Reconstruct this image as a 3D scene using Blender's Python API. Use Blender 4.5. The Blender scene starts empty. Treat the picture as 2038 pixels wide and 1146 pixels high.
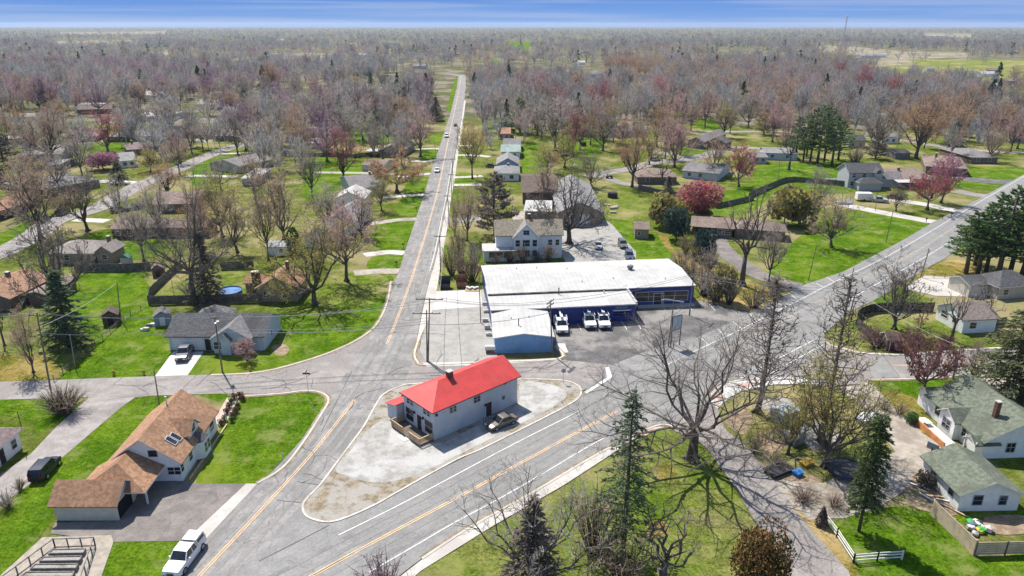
import bpy, math, random
import numpy as np
from mathutils import Vector, Matrix
from mathutils.geometry import tessellate_polygon
R_ = math.radians
C = bpy.context.scene.collection
S = bpy.context.scene
# ------------------------------------------------------------------ camera, sky, sun, exposure
PW, PH, FPX, HZ, CAMH = 2038., 1146., 1413., 48., 52.
CX, CY = PW / 2, PH / 2
PITCH = math.atan((CY - HZ) / FPX)
cam_d = bpy.data.cameras.new("camera"); cam = bpy.data.objects.new("camera", cam_d); C.objects.link(cam)
cam.location = (0, 0, CAMH); cam.rotation_euler = (math.pi / 2 - PITCH, 0, 0)
cam_d.sensor_width = 36; cam_d.lens = FPX / PW * 36; cam_d.clip_start = 1; cam_d.clip_end = 200000
S.camera = cam
SUN_EL, SUN_AZ = R_(56), math.atan2(-.53, .85)       # the sun stands ahead and to the left of the camera
W = bpy.data.worlds.new("World"); S.world = W; W.use_nodes = True
wn = W.node_tree; wn.nodes.clear()
sky = wn.nodes.new("ShaderNodeTexSky"); sky.sky_type = 'NISHITA'; sky.sun_disc = False
sky.sun_elevation = SUN_EL; sky.sun_rotation = SUN_AZ
sky.altitude = 250; sky.air_density = 1.0; sky.dust_density = 0.6; sky.ozone_density = 1.5
tc = wn.nodes.new("ShaderNodeTexCoord")
mp = wn.nodes.new("ShaderNodeMapping"); mp.inputs["Scale"].default_value = (3, 3, 130)
wn.links.new(tc.outputs["Generated"], mp.inputs["Vector"])
nz = wn.nodes.new("ShaderNodeTexNoise"); nz.inputs["Scale"].default_value = 1.0; nz.inputs["Detail"].default_value = 6
wn.links.new(mp.outputs[0], nz.inputs["Vector"])
rp = wn.nodes.new("ShaderNodeValToRGB"); rp.color_ramp.elements[0].position = .44; rp.color_ramp.elements[1].position = .62
rp.color_ramp.elements[0].color = (0, 0, 0, 1); rp.color_ramp.elements[1].color = (.45, .45, .45, 1)
wn.links.new(nz.outputs["Fac"], rp.inputs[0])
sx_ = wn.nodes.new("ShaderNodeSeparateXYZ"); wn.links.new(tc.outputs["Generated"], sx_.inputs[0])
low = wn.nodes.new("ShaderNodeValToRGB"); wn.links.new(sx_.outputs[2], low.inputs[0])   # clear blue air above the skyline
low.color_ramp.elements[0].position = 0; low.color_ramp.elements[0].color = (.30, .50, .92, 1)
low.color_ramp.elements[1].position = .05; low.color_ramp.elements[1].color = (.10, .31, .86, 1)
e_ = low.color_ramp.elements.new(.014); e_.color = (.235, .47, .95, 1)
lowk = wn.nodes.new("ShaderNodeMix"); lowk.data_type = 'RGBA'; lowk.blend_type = 'MULTIPLY'; lowk.inputs[0].default_value = 1; lowk.inputs[7].default_value = (4.2, 4.3, 4.6, 1); wn.links.new(low.outputs[0], lowk.inputs[6])
up_ = wn.nodes.new("ShaderNodeMapRange"); up_.inputs[1].default_value = .06; up_.inputs[2].default_value = .3; wn.links.new(sx_.outputs[2], up_.inputs[0])
tint = wn.nodes.new("ShaderNodeMix"); tint.data_type = 'RGBA'; wn.links.new(up_.outputs[0], tint.inputs[0]); wn.links.new(lowk.outputs[2], tint.inputs[6]); wn.links.new(sky.outputs[0], tint.inputs[7])
cl = wn.nodes.new("ShaderNodeMix"); cl.data_type = 'RGBA'; cl.inputs[7].default_value = (2.5, 3.1, 4.4, 1)
wn.links.new(rp.outputs[0], cl.inputs[0]); wn.links.new(tint.outputs[2], cl.inputs[6])
bg = wn.nodes.new("ShaderNodeBackground"); bg.inputs[1].default_value = .105
wn.links.new(cl.outputs[2], bg.inputs[0])
wo = wn.nodes.new("ShaderNodeOutputWorld"); wn.links.new(bg.outputs[0], wo.inputs[0])
sd = bpy.data.lights.new("sun", 'SUN'); sd.energy = 4.65; sd.angle = R_(.55); sd.color = (1, .94, .85)
sun = bpy.data.objects.new("sun", sd); C.objects.link(sun)
sv = Vector((math.sin(SUN_AZ) * math.cos(SUN_EL), math.cos(SUN_AZ) * math.cos(SUN_EL), math.sin(SUN_EL)))
sun.rotation_euler = sv.to_track_quat('Z', 'Y').to_euler()
S.view_settings.view_transform = 'Standard'; S.view_settings.look = 'None'; S.view_settings.gamma = 1
S.view_settings.exposure = 0.75
S.cycles.max_bounces = 5; S.cycles.diffuse_bounces = 2; S.cycles.glossy_bounces = 2; S.cycles.transparent_max_bounces = 4
S.cycles.volume_bounces = 0; S.cycles.sample_clamp_indirect = 4
# ------------------------------------------------------------------ photo measurements -> metres on the ground
sp_, cp_ = math.sin(PITCH), math.cos(PITCH)
def G(x, y, z=0.):
    u = (x - CX) / FPX; v = (y - CY) / FPX
    dy, dz = cp_ - v * sp_, -sp_ - v * cp_
    t = (z - CAMH) / dz
    return Vector((u * t, dy * t))
def depth(P, z=0.):
    return P.y * cp_ - (z - CAMH) * sp_
def mpp(px, py):                                       # metres per photo pixel at a ground point
    return depth(G(px, py)) / FPX
def height(bx, by, ty):                                # height of a vertical that starts at a ground point and ends at photo row ty
    Y = G(bx, by).y; lo, hi = 0., 70.
    for _ in range(40):
        m = (lo + hi) / 2; dz = m - CAMH
        if CY + FPX * -(Y * sp_ + dz * cp_) / (Y * cp_ - dz * sp_) > ty: lo = m
        else: hi = m
    return lo
def smooth(pts, n=5, closed=False):
    out = []; k = len(pts)
    for i in range(k if closed else k - 1):
        a = pts[(i - 1) % k] if closed or i > 0 else pts[i]
        b = pts[i]; c = pts[(i + 1) % k]
        d = pts[(i + 2) % k] if closed or i + 2 < k else c
        for j in range(n):
            t = j / n
            out.append(tuple(.5 * (2 * b[q] + (c[q] - a[q]) * t + (2 * a[q] - 5 * b[q] + 4 * c[q] - d[q]) * t * t + (3 * b[q] - a[q] - 3 * c[q] + d[q]) * t ** 3) for q in (0, 1)))
    if not closed: out.append(tuple(pts[-1]))
    return out
# ------------------------------------------------------------------ materials (all procedural)
MATS = {}
def newmat(name):
    m = bpy.data.materials.new(name); m.use_nodes = True
    nt = m.node_tree; b = nt.nodes["Principled BSDF"]
    return m, nt, b
def nd(nt, typ, **kw):
    n = nt.nodes.new(typ)
    for k, v in kw.items():
        if k in n.inputs.keys(): n.inputs[k].default_value = v
        else: setattr(n, k, v)
    return n
def mixc(nt, fac, a, b, blend='MIX'):
    n = nt.nodes.new("ShaderNodeMix"); n.data_type = 'RGBA'; n.blend_type = blend
    for sock, val in ((n.inputs[0], fac), (n.inputs[6], a), (n.inputs[7], b)):
        if hasattr(val, 'links'): nt.links.new(val, sock)
        elif isinstance(val, (int, float)): sock.default_value = val
        else: sock.default_value = (*val[:3], 1)
    return n.outputs[2]
def noise(nt, vec, scale, detail=5, rough=.6, lo=.35, hi=.65, dist=0.):
    n = nd(nt, "ShaderNodeTexNoise", Scale=scale, Detail=detail, Roughness=rough, Distortion=dist)
    nt.links.new(vec, n.inputs["Vector"])
    r = nd(nt, "ShaderNodeMapRange"); r.inputs[1].default_value = .5 + (lo - .5) * .62; r.inputs[2].default_value = .5 + (hi - .5) * .62
    nt.links.new(n.outputs["Fac"], r.inputs[0])
    return r.outputs[0]
def mul(c, k): return tuple(min(1, x * k) for x in c)
def M(name, c, rough=.85, var=.18, sc=1.2, c2=None, sc2=.15, amt2=(.5, .7), lines=None, crack=0, bump=0., spec=.3, metal=0., fine=0., rnd=0.):
    if name in MATS: return MATS[name]
    m, nt, b = newmat(name)
    t = nd(nt, "ShaderNodeTexCoord"); v = t.outputs["Object"]
    col = mixc(nt, noise(nt, v, sc), mul(c, 1 - var), mul(c, 1 + var))
    if c2: col = mixc(nt, noise(nt, v, sc2, 6, .62, amt2[0], amt2[1]), col, c2)
    if fine:
        col = mixc(nt, noise(nt, v, sc * 9, 3, .7, .3, .7), mixc(nt, 1., col, mul((1, 1, 1), 1 - fine), 'MULTIPLY'), col)
    h = None
    if lines:                                          # (axis, period, darkening): boards, ribs or courses
        ax, per, dk = lines
        s = nd(nt, "ShaderNodeSeparateXYZ"); nt.links.new(v, s.inputs[0])
        f = nd(nt, "ShaderNodeMath", operation='MULTIPLY'); f.inputs[1].default_value = 1 / per
        src = s.outputs["xyz".index(ax)] if ax in "xyz" else None
        if src is None:
            a = nd(nt, "ShaderNodeMath", operation='ADD'); nt.links.new(s.outputs[0], a.inputs[0]); nt.links.new(s.outputs[1], a.inputs[1]); src = a.outputs[0]
        nt.links.new(src, f.inputs[0])
        fr = nd(nt, "ShaderNodeMath", operation='FRACT'); nt.links.new(f.outputs[0], fr.inputs[0])
        lt = nd(nt, "ShaderNodeMath", operation='LESS_THAN'); lt.inputs[1].default_value = .16; nt.links.new(fr.outputs[0], lt.inputs[0])
        col = mixc(nt, lt.outputs[0], col, mixc(nt, 1., col, mul((1, 1, 1), 1 - dk), 'MULTIPLY')); h = fr.outputs[0]
    if crack:
        dn = nd(nt, "ShaderNodeTexNoise", Scale=.35, Detail=4.); nt.links.new(v, dn.inputs["Vector"])
        vv = nd(nt, "ShaderNodeVectorMath", operation='MULTIPLY_ADD'); nt.links.new(dn.outputs["Color"], vv.inputs[0]); vv.inputs[1].default_value = (5, 5, 0); nt.links.new(v, vv.inputs[2])
        vo = nd(nt, "ShaderNodeTexVoronoi", feature='DISTANCE_TO_EDGE', Scale=.16); nt.links.new(vv.outputs[0], vo.inputs["Vector"])
        r = nd(nt, "ShaderNodeMapRange"); r.inputs[1].default_value = .004; r.inputs[2].default_value = .014; r.inputs[3].default_value = crack; r.inputs[4].default_value = 0
        nt.links.new(vo.outputs["Distance"], r.inputs[0])
        gate = nd(nt, "ShaderNodeMath", operation='MULTIPLY'); nt.links.new(r.outputs[0], gate.inputs[0]); nt.links.new(noise(nt, v, .06, 3, .5, .42, .58), gate.inputs[1])
        col = mixc(nt, gate.outputs[0], col, mul(c, .45))
    if rnd:
        oi = nd(nt, "ShaderNodeObjectInfo"); r = nd(nt, "ShaderNodeMapRange"); r.inputs[3].default_value = 1 - rnd; r.inputs[4].default_value = 1 + rnd
        nt.links.new(oi.outputs["Random"], r.inputs[0]); hs = nd(nt, "ShaderNodeHueSaturation"); nt.links.new(r.outputs[0], hs.inputs["Value"]); nt.links.new(col, hs.inputs["Color"]); col = hs.outputs[0]
    nt.links.new(col, b.inputs["Base Color"])
    if bump or h is not None:
        bp = nd(nt, "ShaderNodeBump", Strength=bump or .4, Distance=.03)
        nt.links.new(h if h is not None else noise(nt, v, sc * 6, 4, .7, .2, .8), bp.inputs["Height"]); nt.links.new(bp.outputs[0], b.inputs["Normal"])
    b.inputs["Roughness"].default_value = rough; b.inputs["Metallic"].default_value = metal
    b.inputs["Specular IOR Level"].default_value = spec
    MATS[name] = m
    return m
def shingle(name, c, var=.22):
    return M(name, c, rough=.92, var=var, sc=2.2, c2=mul(c, .72), sc2=.25, amt2=(.5, .8), fine=.42, spec=.15)
def grass(name, a, b_, tan, tan_amt=(.58, .72)):
    m, nt, b = newmat(name); v = nd(nt, "ShaderNodeTexCoord").outputs["Object"]
    col = mixc(nt, noise(nt, v, .11, 7, .68, .38, .62), a, b_)
    col = mixc(nt, noise(nt, v, .55, 6, .78, .34, .66), mixc(nt, 1., col, (.58, .62, .55), 'MULTIPLY'), col)
    col = mixc(nt, noise(nt, v, 2.6, 4, .85, .32, .68), mixc(nt, 1., col, (.45, .5, .42), 'MULTIPLY'), mixc(nt, 1., col, (1.16, 1.14, 1.1), 'MULTIPLY'))
    col = mixc(nt, noise(nt, v, .035, 8, .66, tan_amt[0], tan_amt[1]), col, tan)
    col = mixc(nt, noise(nt, v, .21, 7, .72, .52, .74), col, tuple(.62 * x + .38 * y for x, y in zip(a, (.33, .26, .14))))   # thatch and thin spots
    nt.links.new(col, b.inputs["Base Color"]); b.inputs["Roughness"].default_value = 1; b.inputs["Specular IOR Level"].default_value = 0
    bp = nd(nt, "ShaderNodeBump", Strength=.7, Distance=.12); nt.links.new(noise(nt, v, 3.2, 5, .8, .2, .8), bp.inputs["Height"]); nt.links.new(bp.outputs[0], b.inputs["Normal"])
    MATS[name] = m
    return m
GREEN, LIME, OLIVE, TAN = (.086, .175, .010), (.150, .245, .018), (.215, .215, .065), (.31, .24, .12)
g_ground = grass("rough_spring_grass", (.11, .165, .018), (.185, .20, .055), (.255, .22, .115), (.46, .64))
g_lawn = grass("green_lawn", GREEN, LIME, (.17, .21, .025), (.60, .80))
g_olive = grass("thin_lawn", (.145, .215, .026), (.23, .248, .07), (.31, .26, .13), (.47, .66))
g_dry = grass("dry_grass", (.32, .24, .075), (.21, .20, .04), (.38, .28, .13), (.45, .6))
g_wood = grass("leaf_litter", (.15, .128, .105), (.115, .165, .03), (.21, .18, .15), (.46, .62))
g_field = grass("pale_field", (.29, .25, .19), (.25, .225, .165), (.31, .27, .21), (.45, .6))
asph_a = M("worn_asphalt", (.262, .25, .238), var=.14, sc=.5, c2=(.195, .188, .182), sc2=.16, amt2=(.45, .62), crack=1, fine=.25)
asph_b = M("highway_asphalt", (.250, .246, .238), var=.1, sc=.45, c2=(.212, .209, .203), sc2=.09, amt2=(.42, .62), crack=.35, fine=.22)
asph_c = M("side_street_asphalt", (.278, .255, .24), var=.11, sc=.5, c2=(.235, .216, .204), sc2=.12, amt2=(.44, .6), crack=.9, fine=.24)
asph_lot = M("parking_lot_asphalt", (.125, .12, .118), var=.2, sc=.4, c2=(.25, .235, .22), sc2=.10, amt2=(.48, .66), crack=.4, fine=.25)
asph_drive = M("drive_asphalt", (.20, .178, .165), var=.14, sc=.6, c2=(.14, .128, .122), sc2=.2, amt2=(.5, .7), crack=.6, fine=.25)
gravel_w = M("pale_gravel", (.34, .33, .31), var=.14, sc=.9, c2=(.45, .445, .43), sc2=.2, amt2=(.46, .6), fine=.3)
gravel_g = M("packed_gravel", (.30, .29, .27), var=.1, sc=.6, c2=(.345, .335, .31), sc2=.2, fine=.2)
gravel_t = M("tan_gravel", (.36, .32, .27), var=.14, sc=.6, c2=(.25, .215, .175), sc2=.18, fine=.25)
dirt = M("bare_dirt", (.28, .205, .135), var=.25, sc=.9, c2=(.17, .16, .07), sc2=.3, fine=.3)
weeds = M("dead_weeds", (.25, .205, .14), var=.3, sc=1.3, c2=(.35, .33, .295), sc2=.3, amt2=(.40, .54), fine=.4)
conc = M("concrete", (.46, .435, .40), var=.09, sc=.8, c2=(.39, .365, .335), sc2=.2, fine=.12)
conc_w = M("white_concrete", (.52, .51, .49), var=.06, sc=.5, c2=(.44, .43, .41), sc2=.2, fine=.1)
paint_w = M("white_paint_line", (.60, .60, .58), var=.1, sc=2., c2=(.45, .45, .44), sc2=.8, amt2=(.58, .75))
paint_y = M("yellow_paint_line", (.62, .42, .235), var=.1, sc=1.5, c2=(.40, .33, .26), sc2=.7, amt2=(.52, .7))
tar = M("tar_seam", (.10, .10, .10), var=.2, sc=2)
brickpave = M("brick_pavers", (.47, .31, .25), var=.2, sc=2.5, c2=(.55, .47, .42), sc2=.5, fine=.2)
glass = M("dark_window_glass", (.018, .022, .03), rough=.06, var=.4, sc=.4, spec=.6)
white_t = M("white_trim", (.62, .62, .61), var=.04, sc=2)
bark_g = M("grey_bark", (.20, .17, .145), var=.3, sc=3, fine=.3, rnd=.2)
wood_pole = M("weathered_pole_wood", (.175, .145, .125), var=.25, sc=2)
metal_g = M("galvanised_metal", (.38, .38, .39), rough=.45, metal=.6, var=.1)
wire_m = M("dark_wire", (.36, .36, .37), var=.1)
black_m = M("black_metal", (.03, .03, .032), rough=.5, var=.2)
rubber = M("tyre_rubber", (.022, .022, .023), var=.2)
chrome = M("wheel_rim", (.45, .45, .46), rough=.3, metal=.7, var=.1)
lamp_r = M("red_lamp_lens", (.35, .02, .015), rough=.2, var=.1)
lamp_w = M("clear_lamp_lens", (.72, .74, .76), rough=.15, var=.1)
# ------------------------------------------------------------------ mesh builder
class MB:
    def __init__(s): s.v, s.f, s.m = [], [], []
    def add(s, vs, fs, mi=0):
        o = len(s.v); s.v += [tuple(q) for q in vs]
        for f in fs: s.f.append(tuple(i + o for i in f)); s.m.append(mi)
    def quad(s, a, b, c, d, mi=0): s.add((a, b, c, d), ((0, 1, 2, 3),), mi)
    def box(s, x0, y0, z0, x1, y1, z1, mi=0):
        s.add([(x, y, z) for z in (z0, z1) for y in (y0, y1) for x in (x0, x1)], ((0, 2, 3, 1), (4, 5, 7, 6), (0, 1, 5, 4), (1, 3, 7, 5), (3, 2, 6, 7), (2, 0, 4, 6)), mi)
    def bar(s, a, b, w, h=None, mi=0):                  # rectangular bar from a to b
        a, b = Vector(a), Vector(b); h = h or w; d = (b - a).normalized()
        x = d.cross(Vector((0, 0, 1)))
        x = x.normalized() if x.length > .02 else Vector((1, 0, 0)); y = x.cross(d)
        vs = [p + x * i * w / 2 + y * j * h / 2 for p in (a, b) for i, j in ((-1, -1), (1, -1), (1, 1), (-1, 1))]
        s.add(vs, ((0, 1, 2, 3), (7, 6, 5, 4), (0, 4, 5, 1), (1, 5, 6, 2), (2, 6, 7, 3), (3, 7, 4, 0)), mi)
    def tube(s, pts, rad, n=6, mi=0, cap=True):
        pts = [Vector(p) for p in pts]; vs = []; k = len(pts)
        for i, p in enumerate(pts):
            d = (pts[min(i + 1, k - 1)] - pts[max(i - 1, 0)])
            d = d.normalized() if d.length else Vector((0, 0, 1))
            x = d.cross(Vector((.31, .95, .05))).normalized(); y = d.cross(x); r = rad[i] if hasattr(rad, '__len__') else rad
            vs += [p + (x * math.cos(2 * math.pi * j / n) + y * math.sin(2 * math.pi * j / n)) * r for j in range(n)]
        fs = [(i * n + j, i * n + (j + 1) % n, (i + 1) * n + (j + 1) % n, (i + 1) * n + j) for i in range(k - 1) for j in range(n)]
        if cap: fs += [tuple(range(n))[::-1], tuple((k - 1) * n + j for j in range(n))]
        s.add(vs, fs, mi)
    def prism(s, poly, z0, z1, mi=0, top=None):         # polygon (x, y) extruded in z
        n = len(poly); a = sum(poly[i][0] * poly[(i + 1) % n][1] - poly[(i + 1) % n][0] * poly[i][1] for i in range(n))
        if a < 0: poly = poly[::-1]
        vs = [(p[0], p[1], z) for z in (z0, z1) for p in poly]
        s.add(vs, [(i, (i + 1) % n, n + (i + 1) % n, n + i) for i in range(n)] + [tuple(range(n))[::-1]], mi)
        s.add([(p[0], p[1], z1) for p in poly], [tuple(range(n))], mi if top is None else top)
    def extr(s, prof, axis, t0, t1, mi=0, edge=None):   # profile extruded along 'x' (prof = (y, z)) or 'y' (prof = (x, z))
        n = len(prof)
        P = (lambda t, q: (t, q[0], q[1])) if axis == 'x' else (lambda t, q: (q[0], t, q[1]))
        vs = [P(t, q) for t in (t0, t1) for q in prof]
        s.add(vs, [(i, (i + 1) % n, n + (i + 1) % n, n + i) for i in range(n)], mi)
        s.add(vs, [tuple(range(n))[::-1], tuple(range(n, 2 * n))], mi if edge is None else edge)
    def ball(s, c, r, n=8, mi=0, sq=1.):
        vs = [(c[0], c[1], c[2] - r * sq)]
        for i in range(1, n // 2):
            a = math.pi * i / (n // 2) - math.pi / 2
            vs += [(c[0] + r * math.cos(a) * math.cos(2 * math.pi * j / n), c[1] + r * math.cos(a) * math.sin(2 * math.pi * j / n), c[2] + r * sq * math.sin(a)) for j in range(n)]
        vs.append((c[0], c[1], c[2] + r * sq)); k = n // 2 - 1; e = len(vs) - 1
        fs = [(0, 1 + (j + 1) % n, 1 + j) for j in range(n)] + [(e, 1 + (k - 1) * n + j, 1 + (k - 1) * n + (j + 1) % n) for j in range(n)]
        fs += [(1 + i * n + j, 1 + i * n + (j + 1) % n, 1 + (i + 1) * n + (j + 1) % n, 1 + (i + 1) * n + j) for i in range(k - 1) for j in range(n)]
        s.add(vs, fs, mi)
    def mesh(s, name, mats, sm=False):
        me = bpy.data.meshes.new(name); me.from_pydata(s.v, [], s.f)
        for x in mats: me.materials.append(x)
        me.polygons.foreach_set("material_index", s.m)
        if sm: me.polygons.foreach_set("use_smooth", [True] * len(s.f))
        me.update(); return me
    def build(s, name, mats, parent=None, sm=False):
        return put(name, s.mesh(name, mats if isinstance(mats, (list, tuple)) else [mats], sm), parent)
def put(name, me, parent=None, loc=(0, 0, 0), rz=0.):
    o = bpy.data.objects.new(name, me); C.objects.link(o)
    if parent: o.parent = parent
    o.location = loc; o.rotation_euler = (0, 0, rz)
    return o
def tag(o, label=None, cat=None, group=None, kind=None):
    for k, v in (('label', label), ('category', cat), ('group', group), ('kind', kind)):
        if v: o[k] = v
    return o
def thing(name, label, cat, loc=(0, 0, 0), rz=0., group=None):
    o = bpy.data.objects.new(name, None); C.objects.link(o); o.location = loc; o.rotation_euler = (0, 0, rz); o.empty_display_size = .5
    return tag(o, label, cat, group)
def copy_thing(root, loc, rz, label=None, group=None):
    r = root.copy(); C.objects.link(r); r.location = loc; r.rotation_euler = (0, 0, rz)
    if label: r['label'] = label
    if group: r['group'] = group
    for ch in list(root.children):
        c = ch.copy(); C.objects.link(c); c.parent = r
        for g in list(ch.children):
            d = g.copy(); C.objects.link(d); d.parent = c
    return r
# ------------------------------------------------------------------ ground, roads, lawns, markings
conc_k = M("kerb_concrete", (.55, .51, .46), var=.1, sc=1., c2=(.42, .37, .32), sc2=.35, fine=.2)
LAY = [0]
def lay(z):
    LAY[0] += 1; return z + LAY[0] * .00012             # no two sheets share a plane
def sheet(name, px, mat, z, sm=0, kind='structure', **k):
    z = lay(z)
    pts = [G(*p) for p in (smooth(px, sm, True) if sm else px)]
    mb = MB(); n = len(pts)
    tr = tessellate_polygon([[Vector((p.x, p.y, 0)) for p in pts]])
    fs = []
    for t in tr:
        a, b, c = (pts[i] for i in t)
        fs.append(t if (b - a).cross(c - a) > 0 else t[::-1])
    mb.add([(p.x, p.y, z) for p in pts], fs)
    return tag(mb.build(name, mat), kind=kind, **k)
def offs(P, w):
    L, Rr = [], []
    for i, p in enumerate(P):
        d = P[min(i + 1, len(P) - 1)] - P[max(i - 1, 0)]; d = d.normalized(); n = Vector((-d.y, d.x))
        L.append(p + n * w / 2); Rr.append(p - n * w / 2)
    return L, Rr
def strip(name, px, w, mat, z, sm=0, dx=0.):
    z = lay(z)
    P = [G(*p) for p in (smooth(px, sm) if sm else px)]
    if dx: P = offs(P, 2 * dx)[0]
    L, Rr = offs(P, w); mb = MB(); k = len(P)
    mb.add([(p.x, p.y, z) for p in L] + [(p.x, p.y, z) for p in Rr], [(i, k + i, k + i + 1, i + 1) for i in range(k - 1)])
    return tag(mb.build(name, mat), kind='structure')
def kerb(px, sm=4, closed=False, w=.32, h=.13, mat=None):
    if not closed: strip("worn_verge", px, .95, dirt, .058, sm)
    P = [G(*p) for p in (smooth(px, sm, closed) if sm else px)]
    if closed: P.append(P[0])
    L, Rr = offs(P, w); mb = MB(); k = len(P)
    mb.add([(p.x, p.y, h) for p in L] + [(p.x, p.y, h) for p in Rr] + [(p.x, p.y, 0) for p in L] + [(p.x, p.y, 0) for p in Rr],
           [f for i in range(k - 1) for f in ((i, k + i, k + i + 1, i + 1), (i + 1, 2 * k + i + 1, 2 * k + i, i), (k + i, 3 * k + i, 3 * k + i + 1, k + i + 1))])
    return tag(mb.build("kerb", mat or conc), kind='structure')
mb = MB()
xs = [-16000, -8000, -4000, -1600, -800, -400, -200, -100, 0, 100, 200, 400, 800, 1600, 4000, 8000, 16000]
ys = [-400, 0, 50, 100, 200, 300, 400, 600, 800, 1200, 2000, 4000, 8000, 16000]
mb.add([(x, y, 0) for y in ys for x in xs], [(j * len(xs) + i, j * len(xs) + i + 1, (j + 1) * len(xs) + i + 1, (j + 1) * len(xs) + i) for j in range(len(ys) - 1) for i in range(len(xs) - 1)])
tag(mb.build("ground", g_ground), kind='structure')
# woodland floor beyond the suburb
P = [(-900, 470), (-200, 400), (-90, 420), (60, 420), (150, 380), (700, 420), (2600, 700), (15990, 6000), (15990, 15990), (-15990, 15990), (-15990, 6000)]
mb = MB(); mb.add([(x, y, .012) for x, y in P], [tuple(range(len(P)))]); tag(mb.build("woodland_floor", g_wood), kind='structure')
for px in ([(100, 82), (272, 79), (274, 88), (108, 94)], [(285, 103), (338, 102), (332, 110), (288, 111)], [(540, 105), (664, 106), (664, 123), (543, 119)],
           [(1600, 90), (1700, 93), (1800, 102), (1930, 105), (1928, 114), (1770, 118), (1640, 102)], [(655, 86), (720, 85), (720, 92), (660, 93)],
           [(1840, 66), (1935, 67), (1935, 74), (1840, 73)], [(120, 64), (330, 62), (330, 67), (120, 69)], [(1680, 118), (1800, 116), (1830, 130), (1690, 132)]):
    sheet("pale_field", px, g_field, .03)
for px in ([(1880, 160), (1990, 160), (2060, 175), (2060, 225), (2005, 212), (1950, 178)], [(978, 120), (990, 120), (988, 140), (976, 142)], [(1010, 82), (1060, 84), (1050, 100), (1000, 98)]):
    sheet("green_field", px, g_lawn, .03)
sheet("green_field", [(1700, 120), (1850, 117), (2060, 120), (2060, 166), (1960, 160), (1800, 150), (1720, 140)], g_olive, .028)
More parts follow.
